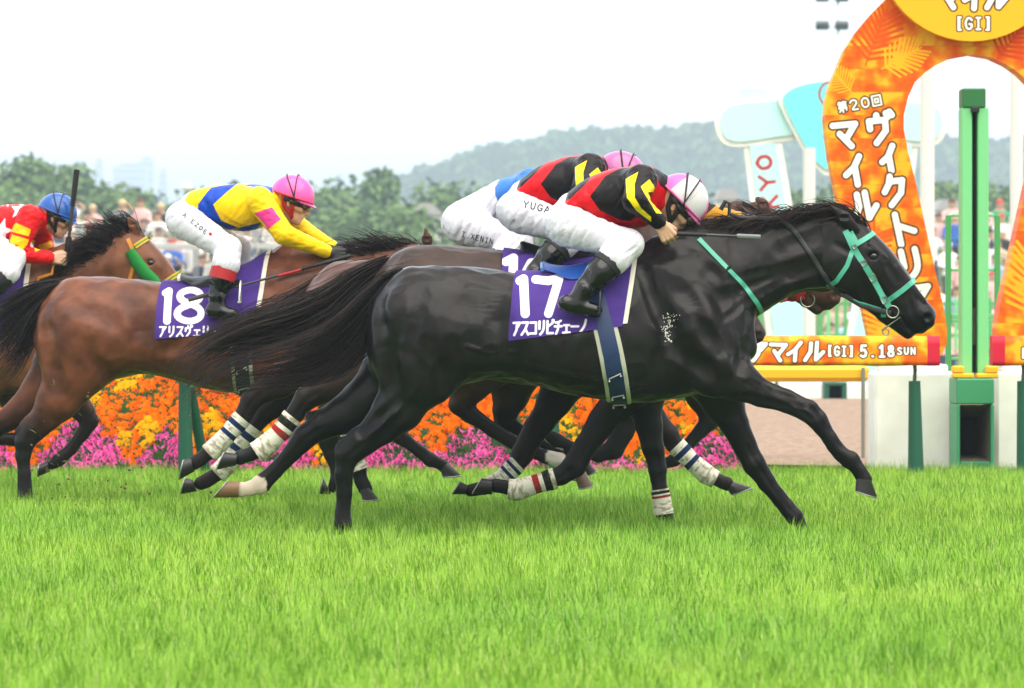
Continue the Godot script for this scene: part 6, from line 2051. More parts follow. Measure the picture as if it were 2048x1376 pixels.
func build_far() -> void:
	var leaf := StandardMaterial3D.new()
	leaf.vertex_color_use_as_albedo = true
	leaf.roughness = 0.7
	leaf.backlight_enabled = true
	leaf.backlight = Color(0.14, 0.24, 0.05)
	var bark := mat(sr(86, 74, 62), 0.9)
	var crowns := []
	for i in 4: crowns.append(crown_mesh(70 + i, 2600, 0.09, [0.9, 1.1, 0.8, 1.25][i]))
	var trunk := Tri.new()
	trunk.tube([Vector3(0, 0, 0), Vector3(0.02, 0.3, 0), Vector3(-0.01, 0.62, 0.01)], [0.045, 0.032, 0.02], 8)
	for k in 4:
		var a := k * 1.7
		trunk.tube([Vector3(0, 0.3 + k * 0.05, 0), Vector3(cos(a) * 0.16, 0.5 + k * 0.05, sin(a) * 0.16), Vector3(cos(a) * 0.26, 0.66 + k * 0.04, sin(a) * 0.26)], [0.018, 0.012, 0.006], 6)
	var tm := trunk.mesh()
	# [x, top row, width in rows, distance, place words]
	var rows := [[60, 292, 130, 330, "tallest at the edge of the frame above the red rider"], [-40, 350, 150, 350, "half out of frame beside the tallest tree"], [20, 345, 120, 300, "under the tallest tree"], [150, 338, 110, 340, "rising behind the blue helmet"], [230, 352, 120, 320, "behind the black upright whip"], [300, 372, 110, 360, "in front of the hazy tower block"],
		[385, 358, 100, 350, "above the white seat of the yellow rider"], [455, 372, 110, 330, "behind the blue back panel of the yellow rider"], [520, 366, 110, 350, "behind the pink helmet"], [610, 352, 120, 330, "just past the peak of the pink helmet"], [690, 336, 130, 350, "highest of the clump past the pink helmet"], [755, 344, 100, 330, "beside the gap where the hill starts"], [780, 400, 120, 300, "low in the gap before the hill"],
		[860, 348, 120, 350, "above the white seat of the hindmost rider of three"], [925, 350, 110, 340, "touching the back of the blue top"], [1000, 380, 130, 330, "behind the waists of the three riders"], [1090, 396, 130, 350, "hidden behind the second black and red jersey"], [1290, 400, 130, 340, "behind the silver and pink helmet"], [1440, 372, 110, 350, "between the helmet and the turquoise board"], [1400, 410, 100, 300, "low tree by the winning rider's helmet"], [1550, 352, 110, 350, "seen through the turquoise board's legs"], [1640, 350, 100, 340, "behind the orange arch edge"],
		[1760, 360, 130, 350, "behind the lettered leg of the arch"], [1880, 372, 100, 340, "beside the white pole inside the arch"], [1960, 348, 120, 350, "behind the tall green finish post"], [2030, 366, 120, 330, "at the far edge inside the arch"], [2130, 350, 140, 340, "out past the arch"], [-140, 340, 160, 340, "out past the red rider"]]
	var i := 0
	for r in rows:
		var f := Fig.new(r[3])
		var top: float = (f.gy - r[1]) / f.s
		var w: float = r[2] * 1.25 / f.s
		var ground := 2.0
		var h := top - ground
		var o := thing("tree", "broad leafy tree, %s" % r[4], "tree", Vector3((r[0] - 1024.0) / f.s, ground, -float(r[3])), "trees beyond the infield")
		var c := put("crown", crowns[i % 4], leaf, o)
		c.position = Vector3(0, h * 0.6, 0)
		c.scale = Vector3(w * 0.62, h * 0.46, w * 0.62)
		c.rotation.y = i * 1.9
		var tk := put("trunk", tm, bark, o)
		tk.scale = Vector3(h * 0.9, h, h * 0.9)
		i += 1
	# hedges along the foot of the trees
	var k := 0
	for x in range(-150, 2250, 120):
		var d := 270.0 + (k * 37) % 40
		var f := Fig.new(d)
		var words := ["behind the red rider", "under the blue helmet", "behind the bay's mane", "over the crowd by the grey rail", "behind the yellow rider's seat", "under the yellow rider's chest", "under the yellow sleeves", "above the gloved hands", "behind horse 18's mane", "left of the pointed black ears", "behind the hindmost white breeches", "behind the second breeches", "behind the winner's seat", "behind the winner's helmet", "past the winner's helmet", "at the foot of the turquoise board", "behind the arch's lettered leg", "inside the arch by the white pole", "beside the green post", "at the arch's far leg"]
		var o := thing("shrub", "rounded green shrub at the foot of the trees, %s" % words[k % words.size()], "shrub", Vector3((x - 1024.0) / f.s, 2.0, -d), "shrubs below the trees")
		var c := put("crown", crowns[(k + 1) % 4], leaf, o)
		var hh := 2.6 + (k * 53 % 17) * 0.12
		c.position = Vector3(0, hh * 0.5, 0)
		c.scale = Vector3(3.2, hh * 0.75, 2.2)
		c.rotation.y = k * 2.3
		var tk := put("trunk", tm, bark, o)
		tk.scale = Vector3(2.4, 2.6, 2.4)
		k += 1
	# the wooded hill
	var fh := Fig.new(1600.0)
	var ridge := [[-9000, 606], [300, 590], [640, 420], [720, 372], [780, 346], [830, 322], [900, 300], [960, 286], [1010, 268], [1070, 256], [1110, 245], [1190, 239], [1260, 246], [1330, 242], [1420, 238], [1560, 240], [1700, 250], [1880, 266], [2048, 256], [2300, 262], [2900, 330], [9000, 600]]
	var hn := noise(91, 0.02, 4)
	var height := func(x: float, v: float) -> float:
		var px := x * fh.s + 1024.0
		var y := 600.0
		for q in ridge.size() - 1:
			if px >= ridge[q][0] and px <= ridge[q + 1][0]:
				y = lerpf(ridge[q][1], ridge[q + 1][1], smoothstep(0.0, 1.0, (px - ridge[q][0]) / (ridge[q + 1][0] - ridge[q][0])))
		var hh := (607.0 - y) / fh.s
		return 1.0 + maxf(hh - 5.0, 0.0) * sin(clampf(v, 0, 1.6) * PI * 0.5) * (0.96 + 0.04 * hn.get_noise_2d(x * 2.0, v * 60.0)) + hn.get_noise_2d(x, v * 100.0) * 2.0 * v
	var t := Tri.new()
	var nx := 90
	var nv := 24
	for j in nv + 1:
		for q in nx + 1:
			var x := lerpf(-160.0, 420.0, float(q) / nx)
			var v := 1.6 * j / nv
			t.vert(Vector3(x, height.call(x, v), -1350.0 - 250.0 * v), Vector3(0, 0.8, 0.6))
	for j in nv:
		for q in nx:
			var a := j * (nx + 1) + q
			for z in [a, a + 1, a + nx + 2, a, a + nx + 2, a + nx + 1]: t.ix.append(z)
	struct("hill", t.mesh(), mat(sr(70, 96, 52), 0.95))
	var rg := RandomNumberGenerator.new()
	rg.seed = 5
	var blob := crown_mesh(99, 90, 0.42, 0.8)
	var at := []
	for n in 7500:
		var x := rg.randf_range(-120.0, 300.0)
		var v := rg.randf_range(0.02, 1.25)
		var y: float = height.call(x, v)
		if y < 3.0: continue
		var s := rg.randf_range(2.0, 4.0)
		at.append(Transform3D(Basis(Vector3.UP, rg.randf() * TAU).scaled(Vector3(s, s * rg.randf_range(0.8, 1.3), s)), Vector3(x, y + s * 0.45, -1350.0 - 250.0 * v)))
	scatter("hill_forest", blob, leaf, at, "hazy woods covering the far hill", "forest")
	# pale towers of the town, far off in the haze
	for q in [[281, 318, 27, 3300, "tallest hazy tower block, pale blue, over the trees by the yellow rider"], [190, 322, 16, 3200, "slim hazy tower near the blue helmet"], [225, 332, 70, 3250, "long low hazy apartment block between the two towers"], [318, 342, 16, 3260, "small hazy block beside the tallest tower"], [146, 324, 26, 3350, "hazy block rising above the trees behind the blue helmet"]]:
		var f := Fig.new(q[3])
		var hh: float = (f.gy - q[1]) / f.s
		var w: float = q[2] / f.s
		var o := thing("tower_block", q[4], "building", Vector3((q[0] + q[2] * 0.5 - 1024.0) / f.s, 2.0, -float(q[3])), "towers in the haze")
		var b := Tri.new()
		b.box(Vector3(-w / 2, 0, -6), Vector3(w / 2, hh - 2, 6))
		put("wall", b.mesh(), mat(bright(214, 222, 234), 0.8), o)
		for fl in 9:
			var wb := Tri.new()
			var y := hh * (0.5 + fl * 0.053)
			wb.box(Vector3(-w * 0.44, y, 6.02), Vector3(w * 0.44, y + 2.4, 6.2))
			put("window_band", wb.mesh(), mat(bright(160, 172, 190), 0.3), o)
		var rf := Tri.new()
		rf.box(Vector3(-w * 0.3, hh - 2, -3), Vector3(w * 0.3, hh - 0.6, 3))
		put("roof_house", rf.mesh(), mat(sr(150, 160, 176), 0.8), o)
	# white houses among the trees
	for q in [[838, 408, 90, 318, "white house half hidden in the trees behind the hindmost of the three riders"], [1452, 380, 44, 345, "small white house between the winner's helmet and the turquoise board"], [1892, 400, 50, 320, "white house beside the green finish post"], [110, 402, 60, 325, "pale house in the trees behind the blue helmet"]]:
		var f := Fig.new(q[3])
		var w: float = q[2] / f.s
		var y1: float = (f.gy - q[1]) / f.s - 2.0
		var o := thing("house", q[4], "house", Vector3((q[0] - 1024.0) / f.s, 2.0, -float(q[3])), "houses among the trees")
		var b := Tri.new()
		b.box(Vector3(-w / 2, 0, -2.5), Vector3(w / 2, y1 - 0.7, 2.5))
		put("wall", b.mesh(), mat(bright(226, 224, 222), 0.8), o)
		var rf := Tri.new()
		rf.slab(PackedVector2Array([Vector2(-w * 0.56, y1 - 0.7), Vector2(w * 0.56, y1 - 0.7), Vector2(w * 0.3, y1), Vector2(-w * 0.3, y1)]), -2.8, 2.8)
		put("roof", rf.mesh(), mat(sr(206, 200, 200), 0.7), o)
		for wn in 2:
			var wi := Tri.new()
			wi.box(Vector3(w * (-0.3 + wn * 0.36), y1 - 1.9, 2.5), Vector3(w * (-0.08 + wn * 0.36), y1 - 1.1, 2.53))
			put("window", wi.mesh(), mat(sr(96, 106, 120), 0.2), o)
	# floodlight mast and a globe lamp
	var fm := Fig.new(200.0)
	var mast := thing("floodlight_mast", "white floodlight mast with paired dark lamps beside the orange arch", "floodlight", fm.world(1676, fm.gy))
	mast.position.y = 2.0
	var pole := Tri.new()
	pole.tube([Vector3.ZERO, Vector3(0, 18, 0)], [0.09, 0.05], 10)
	put("mast", pole.mesh(), mat(bright(236, 238, 240), 0.5), mast)
	for row in 3:
		var y := (fm.gy - 54.0 + row * 56.0) / fm.s - 2.0
		var arm := Tri.new()
		arm.box(Vector3(-0.75, y - 0.03, -0.03), Vector3(0.3, y + 0.03, 0.03))
		put("crossarm", arm.mesh(), mat(sr(226, 228, 230), 0.5), mast)
		for x in [-0.62, 0.14]:
			var l := Tri.new()
			l.cbox(Transform3D(Basis(Vector3.RIGHT, 0.5), Vector3(x, y + 0.06, 0.16)), Vector3(0.27, 0.17, 0.14), 0.05)
			var lm := put("lamp_head", l.mesh(), mat(sr(96, 102, 112), 0.4), mast)
			var gl := Tri.new()
			gl.cbox(Transform3D(Basis(Vector3.RIGHT, 0.5), Vector3(x, y + 0.10, 0.29)), Vector3(0.23, 0.13, 0.02), 0.01)
			put("lamp_glass", gl.mesh(), mat(sr(206, 208, 214), 0.1), lm)
	var fl2 := Fig.new(150.0)
	var lamp := thing("globe_lamp", "white globe lamp on a pole above the waist of the yellow rider", "lamp", Vector3((375.0 - 1024.0) / fl2.s, 1.9, -150.0))
	var lp := Tri.new()
	var ly := (fl2.gy - 374.0) / fl2.s - 1.9
	lp.tube([Vector3.ZERO, Vector3(0, ly, 0)], [0.05], 8)
	put("pole", lp.mesh(), mat(sr(120, 130, 130), 0.5), lamp)
	var gb := Tri.new()
	gb.ball(Transform3D(Basis.from_scale(Vector3(0.17, 0.14, 0.17)), Vector3(0, ly, 0)), 10, 16)
	put("globe", gb.mesh(), mat(bright(240, 240, 238), 0.3), lamp)

# ---------------------------------------------------------------- the crowd in the infield
func spectator_mesh(v: int, shirt: Color, legs: Color, hair: Color) -> ArrayMesh:
	var F := Field.new(-48, -186, 48, 4, -28, 28, 3.6)
	var b := func(x0: float, y0: float, z0: float, x1: float, y1: float, z1: float, ra: float, rb: float, t: int, zr := 1.0) -> void:
		F.bone(Vector3(x0, y0, z0), Vector3(x1, y1, z1), ra, rb, 4.0, t, zr)
	for s in [-1.0, 1.0]:
		b.call(s * 9, 88, 0, s * 10, 48, 1, 9, 6.5, 2)
		b.call(s * 10, 48, 1, s * 11, 6, -1, 6.5, 4.5, 2)
		b.call(s * 11, 4, 0, s * 12, 4, 11, 4, 3.5, 3)
		var arms := [[s * 21, 138, 0, s * 25, 112, 2, s * 22, 90, 10], [s * 21, 138, 0, s * 26, 116, 6, s * 12, 128, 24], [s * 21, 138, 0, s * 27, 114, 4, s * 8, 108, 20], [s * 21, 138, 0, s * 30, 150, 8, s * 16, 168, 16]]
		var a: Array = arms[v % 4]
		if v == 3 and s < 0: a = arms[0]
		b.call(a[0], a[1], a[2], a[3], a[4], a[5], 6, 5, 1)
		b.call(a[3], a[4], a[5], a[6], a[7], a[8], 4.8, 3.6, 4)
	b.call(0, 90, 0, 0, 138, 0, 15, 17, 1, 0.66)
	b.call(-12, 138, 0, 12, 138, 0, 9, 9, 1, 0.8)
	b.call(0, 142, 0, 0, 156, 1, 6, 6, 4)
	b.call(0, 160, 2, 0, 166, 2, 9, 9.5, 4)
	F.ball(Vector3(0, 168, -1), Vector3(10, 9.5, 10.5), 2.0, 5)
	var t := F.skin()
	t.coloured = true
	var skin := Color(0.5, 0.31, 0.22)
	for i in t.v.size():
		var p := t.v[i]
		var c := shirt
		if p.y > 147: c = skin if p.y < 166 and p.z > 0 else hair
		elif p.y < 90: c = legs if p.y > 7 else Color(0.03, 0.03, 0.03)
		elif absf(p.x) > 24 and p.y < 112: c = skin
		t.c[i] = c
		t.v[i] = p * 0.01
	return t.mesh()

func build_crowd() -> void:
	var rg := RandomNumberGenerator.new()
	rg.seed = 44
	var shirts := [["white", Color(0.85, 0.84, 0.84)], ["off white", Color(0.72, 0.7, 0.67)], ["pale pink", Color(0.8, 0.5, 0.5)], ["black", Color(0.03, 0.03, 0.035)], ["navy", Color(0.03, 0.045, 0.1)], ["grey", Color(0.26, 0.27, 0.3)], ["light blue", Color(0.36, 0.48, 0.66)], ["beige", Color(0.55, 0.45, 0.34)], ["red", Color(0.5, 0.06, 0.06)], ["blue", Color(0.05, 0.14, 0.5)], ["green", Color(0.06, 0.36, 0.2)]]
	var hairs := [["dark haired", Color(0.02, 0.016, 0.014)], ["black haired", Color(0.03, 0.022, 0.018)], ["brown haired", Color(0.1, 0.055, 0.03)], ["white capped", Color(0.7, 0.7, 0.7)], ["red capped", Color(0.5, 0.06, 0.05)], ["straw hatted", Color(0.55, 0.42, 0.24)]]
	var legs := [Color(0.03, 0.035, 0.06), Color(0.08, 0.08, 0.09), Color(0.3, 0.27, 0.22), Color(0.05, 0.06, 0.12)]
	var store := {}
	var given := {}
	var sm := vmat(0.8)
	var zones := [[95, 610, "over the bay head", "below the yellow rider"], [826, 900, "by the pointed ears", "by the pointed ears"], [1020, 1100, "under the white breeches", "under the white breeches"], [1655, 1745, "behind the picket fence", "behind the picket fence"], [1868, 2060, "inside the orange arch", "between the finish posts"]]
	var rows := 9
	for r in rows:
		var d := 112.0 + r * 2.9
		var f := Fig.new(d)
		var y := -1.15 + 3.55 * (d - 110.0) / 28.0 + 0.03
		for z in zones:
			if r > 4 and z[0] > 800 and z[0] < 1200: continue
			var x: float = z[0] + rg.randf() * 30.0
			while x < z[1]:
				if rg.randf() < 0.86:
					var sh := 0
					var ha := 0
					var v := 0
					var label := ""
					for attempt in 40:
						sh = rg.randi() % shirts.size()
						if rg.randf() < 0.5: sh = rg.randi() % 3
						ha = rg.randi() % hairs.size()
						v = rg.randi() % 4
						label = "%s spectator in %s %s, %s row %s" % [hairs[ha][0], shirts[sh][0], ["with lowered hands", "with raised camera hands", "with clasped hands", "waving one hand"][v], ["front", "second", "third", "fourth", "fifth", "sixth", "seventh", "eighth", "last"][r], z[2] if r > 4 else z[3]]
						if attempt > 20: label = label.replace(" spectator", [" tall spectator", " short spectator"][attempt % 2])
						if not given.has(label): break
					given[label] = true
					var key := "%d %d %d" % [sh, ha, v]
					if not store.has(key): store[key] = spectator_mesh(v, shirts[sh][1], legs[rg.randi() % 4], hairs[ha][1])
					var o := put("spectator", store[key], sm, null, Vector3((x - 1024.0) / f.s, y, -d + rg.randf_range(-0.7, 0.7)))
					tag(o, label, "spectator", "spectators watching from the infield")
					o.scale = Vector3.ONE * rg.randf_range(0.9, 1.04)
					o.rotation.y = rg.randf_range(-0.5, 0.5)
				x += rg.randf_range(26.0, 42.0) if r > 3 else rg.randf_range(32.0, 54.0)
	# the long grey barrier with a white beam among the crowd
	var fb := Fig.new(123.0)
	for seg in 6:
		var xa := -80.0 + seg * 118.0
		var places := ["at the edge of the frame", "behind the red sleeve", "behind the bay's mane", "over the bay's forehead", "behind the yellow rider's thigh", "under the yellow rider's chest"]
		var o := thing("crowd_barrier", "grey crowd barrier with white beam and thin rails, %s" % places[seg], "barrier", fb.world(xa + 59, fb.gy), "barriers between the crowd terraces")
		var by := (fb.gy - 497.0) / fb.s
		var L := 116.0 / fb.s
		var b := Tri.new()
		b.cbox(Transform3D(Basis(), Vector3(0, by + 0.05, 0)), Vector3(L / 2, 0.07, 0.06), 0.015)
		put("beam", b.mesh(), mat(sr(226, 226, 224), 0.6), o)
		for rr in 4:
			var rl := Tri.new()
			rl.tube([Vector3(-L / 2, by + 0.2 + rr * 0.1, 0), Vector3(L / 2, by + 0.2 + rr * 0.1, 0)], [0.012], 6)
			put("rail", rl.mesh(), mat(sr(120, 126, 134), 0.5), o)
		for p in 2:
			var ps := Tri.new()
			ps.box(Vector3(-L / 2 + p * (L - 0.05), by - 0.7, -0.03), Vector3(-L / 2 + 0.05 + p * (L - 0.05), by + 0.55, 0.03))
			put("post", ps.mesh(), mat(sr(150, 154, 160), 0.5), o)
# ---------------------------------------------------------------- arch, finish post, rails and boards
func fiery(p: Paint, sd: int, band: float) -> void:      # a print of orange leaves in sewn bands
	var n := noise(sd, 0.016, 3)
	var n2 := noise(sd + 1, 0.05, 2)
	var w := p.im.get_width()
	var h := p.im.get_height()
	var red := bright(232, 78, 12)
	var org := bright(242, 120, 14)
	var yel := bright(248, 180, 36)
	for y in h:
		var fy := y / p.k.y
		var b := floorf(fy / band)
		var seam: bool = fmod(fy, band) < 0.9
		var off := b * 37.0
		var lift := 0.06 + 0.16 * sin(b * 2.4)
		for x in w:
			var fx := x / p.k.x
			var v := n.get_noise_2d(fx + off, fy * 0.8 + off) + lift + n2.get_noise_2d(fx * 0.7 + off, fy * 1.6) * 0.16
			var c := org.lerp(yel, clampf(v * 2.2, 0, 1)) if v > 0 else org.lerp(red, clampf(-v * 1.6, 0, 0.8))
			p.im.set_pixel(x, y, c.darkened(0.12) if seam else c)

func fronds(p: Paint, o: Vector2, dir: float, size: float, c: Color) -> void:
	var d := Vector2(cos(dir), sin(dir))
	p.stroke([[o.x, o.y], [o.x + d.x * size, o.y + d.y * size]], 3.0, c)
	for i in 9:
		var q := o + d * size * (0.1 + 0.095 * i)
		for s in [-1.0, 1.0]:
			var a: float = dir + s * (1.1 - 0.06 * i)
			var e := q + Vector2(cos(a), sin(a)) * size * (0.5 - 0.035 * absf(i - 3.0))
			p.stroke([[q.x, q.y], [e.x, e.y]], size * 0.05, c)

func outline(pts: Array, f: Fig, base: Vector2) -> PackedVector2Array:
	var o := PackedVector2Array()
	for q in pts: o.append(Vector2((q[0] - base.x) / f.s, (base.y - q[1]) / f.s))
	return o

# a board cut to an outline of its plane's pixels, z0..z1 metres about the thing
func board(called: String, root: Node3D, f: Fig, pts: Array, z0: float, z1: float, m: Material, pr: Paint = null, parent: Node = null) -> MeshInstance3D:
	var base: Vector2 = root.get_meta("base_px")
	var t := Tri.new()
	t.slab(outline(pts, f, base), z0, z1)
	if pr:
		for i in t.v.size():
			var px := Vector2(t.v[i].x * f.s + base.x, base.y - t.v[i].y * f.s)
			t.uv[i] = (px - pr.r.position) / pr.r.size
	return put(called, t.mesh(), m, parent if parent else root)

func boxpx(called: String, root: Node3D, f: Fig, x0: float, y0: float, x1: float, y1: float, z0: float, z1: float, m: Material, ch := 0.006, parent: Node = null) -> MeshInstance3D:
	var base: Vector2 = root.get_meta("base_px")
	var t := Tri.new()
	var lo := Vector3((x0 - base.x) / f.s, (base.y - y1) / f.s, z0)
	var hi := Vector3((x1 - base.x) / f.s, (base.y - y0) / f.s, z1)
	t.cbox(Transform3D(Basis(), (lo + hi) * 0.5), (hi - lo) * 0.5, minf(ch, (hi - lo).x * 0.3))
	return put(called, t.mesh(), m, parent if parent else root)

func smooth_outline(pts: Array, times := 2) -> Array:
	var a := pts
	for n in times:
		var b := []
		for i in a.size():
			var p: Array = a[i]
			var q: Array = a[(i + 1) % a.size()]
			b.append([lerpf(p[0], q[0], 0.25), lerpf(p[1], q[1], 0.25)])
			b.append([lerpf(p[0], q[0], 0.75), lerpf(p[1], q[1], 0.75)])
		a = b
	return a

func build_course_things() -> void:
	var white := rough_mat(bright(226, 224, 216), bright(248, 248, 244), 0.008, 0.7, 0.6)
	var green := mat(bright(74, 168, 96), 0.5)
	var deep := mat(sr(20, 106, 80), 0.5)
	var pale := mat(bright(116, 200, 134), 0.5)
	# --- the horseshoe arch
	var fa := Fig.new(33.8)
	var arch := stand("arch", "tall orange leaf print horseshoe arch with white lettering down its leg", "arch", fa, 1936, fa.gy)
	var outer := [[1778, -8], [1741, 29], [1710, 66], [1686, 103], [1669, 144], [1656, 176], [1649, 206], [1647, 239], [1650, 273], [1657, 325], [1676, 417], [1724, 622], [1734, 668], [1748, 706], [1775, 734], [1800, 741], [1824, 741], [1860, 726], [1880, 708], [1889, 688], [1890, 656], [1881, 605], [1854, 485], [1826, 359], [1813, 307], [1804, 260], [1804, 232], [1813, 195], [1826, 167], [1845, 148], [1870, 131], [1900, 117], [1939, 110]]
	var full := outer.duplicate()
	for i in range(outer.size() - 2, -1, -1): full.append([3878.0 - outer[i][0], outer[i][1]])
	for q in [[2060, -50], [2010, -72], [1939, -80], [1868, -72], [1818, -50]]: full.append(q)
	var pa := Paint.new(Rect2(1640, -90, 600, 840), 600, 840, sr(244, 126, 16))
	fiery(pa, 301, 46.0)
	fronds(pa, Vector2(1728, 132), -1.2, 120, bright(232, 86, 16))
	fronds(pa, Vector2(1760, 140), -0.5, 90, bright(248, 184, 34))
	fronds(pa, Vector2(1700, 186), -2.3, 60, bright(248, 180, 34))
	fronds(pa, Vector2(1990, 120), -0.9, 110, bright(224, 70, 14))
	fronds(pa, Vector2(1690, 560), -1.0, 120, bright(234, 92, 16))
	fronds(pa, Vector2(1780, 700), -1.9, 110, bright(248, 176, 34))
	fronds(pa, Vector2(2060, 640), -1.6, 140, bright(248, 176, 34))
	var ink := sr(96, 62, 34)
	var wt := bright(246, 244, 240)
	for g in [["マ", 1658, 246, 52, 56, -9.0], ["イ", 1679, 314, 43, 62, -10.0], ["ル", 1693, 386, 54, 62, -11.0], ["ヴ", 1727, 232, 54, 60, -9.0], ["ィ", 1745, 278, 42, 68, -10.0], ["ク", 1757, 354, 48, 62, -11.0], ["ト", 1766, 430, 58, 66, -12.0], ["リ", 1786, 500, 50, 64, -13.0], ["ア", 1800, 572, 56, 64, -13.0]]:
		var a := deg_to_rad(g[5])
		pa.text(g[0], Vector2(g[1], g[2]), Vector2(cos(a * 0.6), sin(a * 0.6)) * g[3], Vector2(-sin(a), cos(a)) * g[4], Vector2.ZERO, 13.0, wt, 3.2, ink)
	var ta := deg_to_rad(-11.0)
	pa.text("第20回", Vector2(1670, 207), Vector2(cos(ta), sin(ta)) * 20.0, Vector2(-sin(ta), cos(ta)) * 22.0, Vector2(cos(ta), sin(ta)) * 23.0, 3.6, wt, 2.6, ink)
	board("arch_board", arch, fa, full, -0.16, 0.16, pa.cloth(0.55), pa)
	var disc := []
	for k in 48: disc.append([1936.0 + cos(TAU * k / 48.0) * 187.0, -100.0 + sin(TAU * k / 48.0) * 187.0])
	var pd := Paint.new(Rect2(1740, -300, 392, 400), 392, 400, bright(250, 178, 34))
	pd.text("マイル", Vector2(1874, -26), Vector2(42, 0), Vector2(-3, 50), Vector2(46, 0), 12.0, wt, 3.0, ink)
	pd.text("【GI】", Vector2(1902, 39), Vector2(17, 0), Vector2(0, 26), Vector2(19, 0), 4.4, wt, 2.4, ink)
	board("name_disc", arch, fa, disc, 0.17, 0.3, pd.cloth(0.5), pd)
	for q in [[1742, 1904, "left"], [1983, 2146, "right"]]:
		var pw := boxpx("foot_block", arch, fa, q[0], 742, q[1], fa.gy, -0.3, 0.3, white, 0.02)
		boxpx("foot_cap", arch, fa, q[0] + 14, 728, q[1] - 14, 742.5, -0.24, 0.24, white, 0.01, pw)
	# --- the green finish post
	var fp := Fig.new(33.1)
	var post := stand("finish_post", "tall green finish post with two columns round a dark slot", "finish post", fp, 1943, fp.gy)
	boxpx("column", post, fp, 1920, 216, 1941, 748, -0.12, 0.12, pale, 0.008)
	boxpx("column", post, fp, 1952, 216, 1974, 748, -0.12, 0.12, pale, 0.008)
	boxpx("cap", post, fp, 1921, 178, 1968, 217, -0.13, 0.13, mat(sr(40, 132, 66), 0.5), 0.008)
	boxpx("slot_back", post, fp, 1940.5, 217, 1952.5, 745, -0.1, -0.02, mat(sr(34, 44, 42), 0.6), 0.002)
	boxpx("sight_board", post, fp, 1941.5, 616, 1951.5, 690, -0.03, 0.02, mat(sr(120, 112, 100), 0.7), 0.002)
	boxpx("sight_lamp", post, fp, 1938, 216, 1955, 226, 0.12, 0.15, mat(sr(24, 30, 30), 0.4), 0.004)
	# its base with a deep opening
	var bs := Tri.new()
	var base: Vector2 = post.get_meta("base_px")
	var cv := func(x: float, y: float, z: float) -> Vector3: return Vector3((x - base.x) / fp.s, (base.y - y) / fp.s, z)
	boxpx("base_lintel", post, fp, 1906, 756, 1981, 807, -0.3, 0.26, mat(sr(74, 186, 130), 0.5), 0.008)
	boxpx("base_jamb", post, fp, 1906, 807.5, 1913, fp.gy, -0.3, 0.26, mat(sr(74, 186, 130), 0.5), 0.006)
	boxpx("base_jamb", post, fp, 1974, 807.5, 1981, fp.gy, -0.3, 0.26, mat(sr(74, 186, 130), 0.5), 0.006)
	boxpx("base_sill", post, fp, 1913.5, 921, 1973.5, fp.gy, -0.3, 0.255, mat(sr(60, 160, 112), 0.5), 0.006)
	var conc := rough_mat(sr(128, 118, 100), sr(170, 158, 142), 0.04, 2.0)
	bs.quad(cv.call(1914, 808, 0.2), cv.call(1973, 808, 0.2), cv.call(1961, 836, -0.28), cv.call(1928, 836, -0.28))
	bs.quad(cv.call(1914, 920, 0.2), cv.call(1914, 808, 0.2), cv.call(1928, 836, -0.28), cv.call(1928, 912, -0.28))
	bs.quad(cv.call(1973, 808, 0.2), cv.call(1973, 920, 0.2), cv.call(1961, 912, -0.28), cv.call(1961, 836, -0.28))
	bs.quad(cv.call(1914, 920, 0.2), cv.call(1973, 920, 0.2), cv.call(1961, 912, -0.28), cv.call(1928, 912, -0.28))
	put("opening_lining", bs.mesh(), conc, post)
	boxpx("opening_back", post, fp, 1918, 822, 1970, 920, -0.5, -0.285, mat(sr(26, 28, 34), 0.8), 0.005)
	var yl := mat(bright(244, 184, 24), 0.5)
	for q in [[1899, 1922, 1899, 1942], [1966, 1990, 1947, 1990]]:
		var pad := stand("yellow_pad", "yellow foam pad at the foot of the green post on its %s side" % ("arch leg" if q[0] < 1930 else "outer"), "pad", fp, (q[0] + q[1]) * 0.5, 755)
		boxpx("upright", pad, fp, q[0], 731, q[1], 745.5, 0.121, 0.24, yl, 0.008)
		boxpx("foot", pad, fp, q[2], 745.6, q[3], 755.5, 0.121, 0.24, yl, 0.008)
	# --- green frame behind the post
	var ff := Fig.new(35.5)
	var frame := stand("steel_frame", "thin pale green steel frame of posts and rungs behind the finish post", "frame", ff, 1944, ff.gy)
	for x in [1891, 1989]: boxpx("upright", frame, ff, x, 430, x + 11, ff.gy - 40, -0.03, 0.03, green, 0.004)
	for y in [428, 537, 628, 638, 714]: boxpx("rung", frame, ff, 1902.5, y, 1988.5, y + (6 if y != 628 else 9), -0.02, 0.02, pale, 0.003)
	# --- white poles that carry lights
	for q in [[1840, 1869, 128, 47.0, "thick white pole just inside the lettered leg of the orange arch"], [2020, 2046, 128, 47.0, "white pole inside the far leg of the orange arch"], [1606, 1631, 296, 62.0, "white pole rising behind the turquoise board"]]:
		var f := Fig.new(q[3])
		var o := stand("white_pole", q[4], "pole", f, (q[0] + q[1]) * 0.5, f.gy, "white poles")
		var t := Tri.new()
		var h: float = (f.gy - q[2]) / f.s
		var r: float = (q[1] - q[0]) * 0.5 / f.s
		t.tube([Vector3.ZERO, Vector3(0, h, 0)], [r, r], 24)
		put("shaft", t.mesh(), mat(bright(216, 218, 212), 0.45), o)
		var c := Tri.new()
		c.tube([Vector3(0, 0, 0), Vector3(0, 0.12, 0)], [r * 1.5, r * 1.4], 24)
		put("base_collar", c.mesh(), mat(sr(200, 204, 200), 0.5), o)
	# --- turquoise board of the sand track
	var ft := Fig.new(64.0)
	var tq := stand("turquoise_board", "turquoise winged board with white edges and red TOKYO lettering behind the orange arch", "board", ft, 1661, ft.gy)
	var aqua := mat(bright(186, 232, 232), 0.5)
	var aqua2 := mat(bright(120, 222, 228), 0.5)
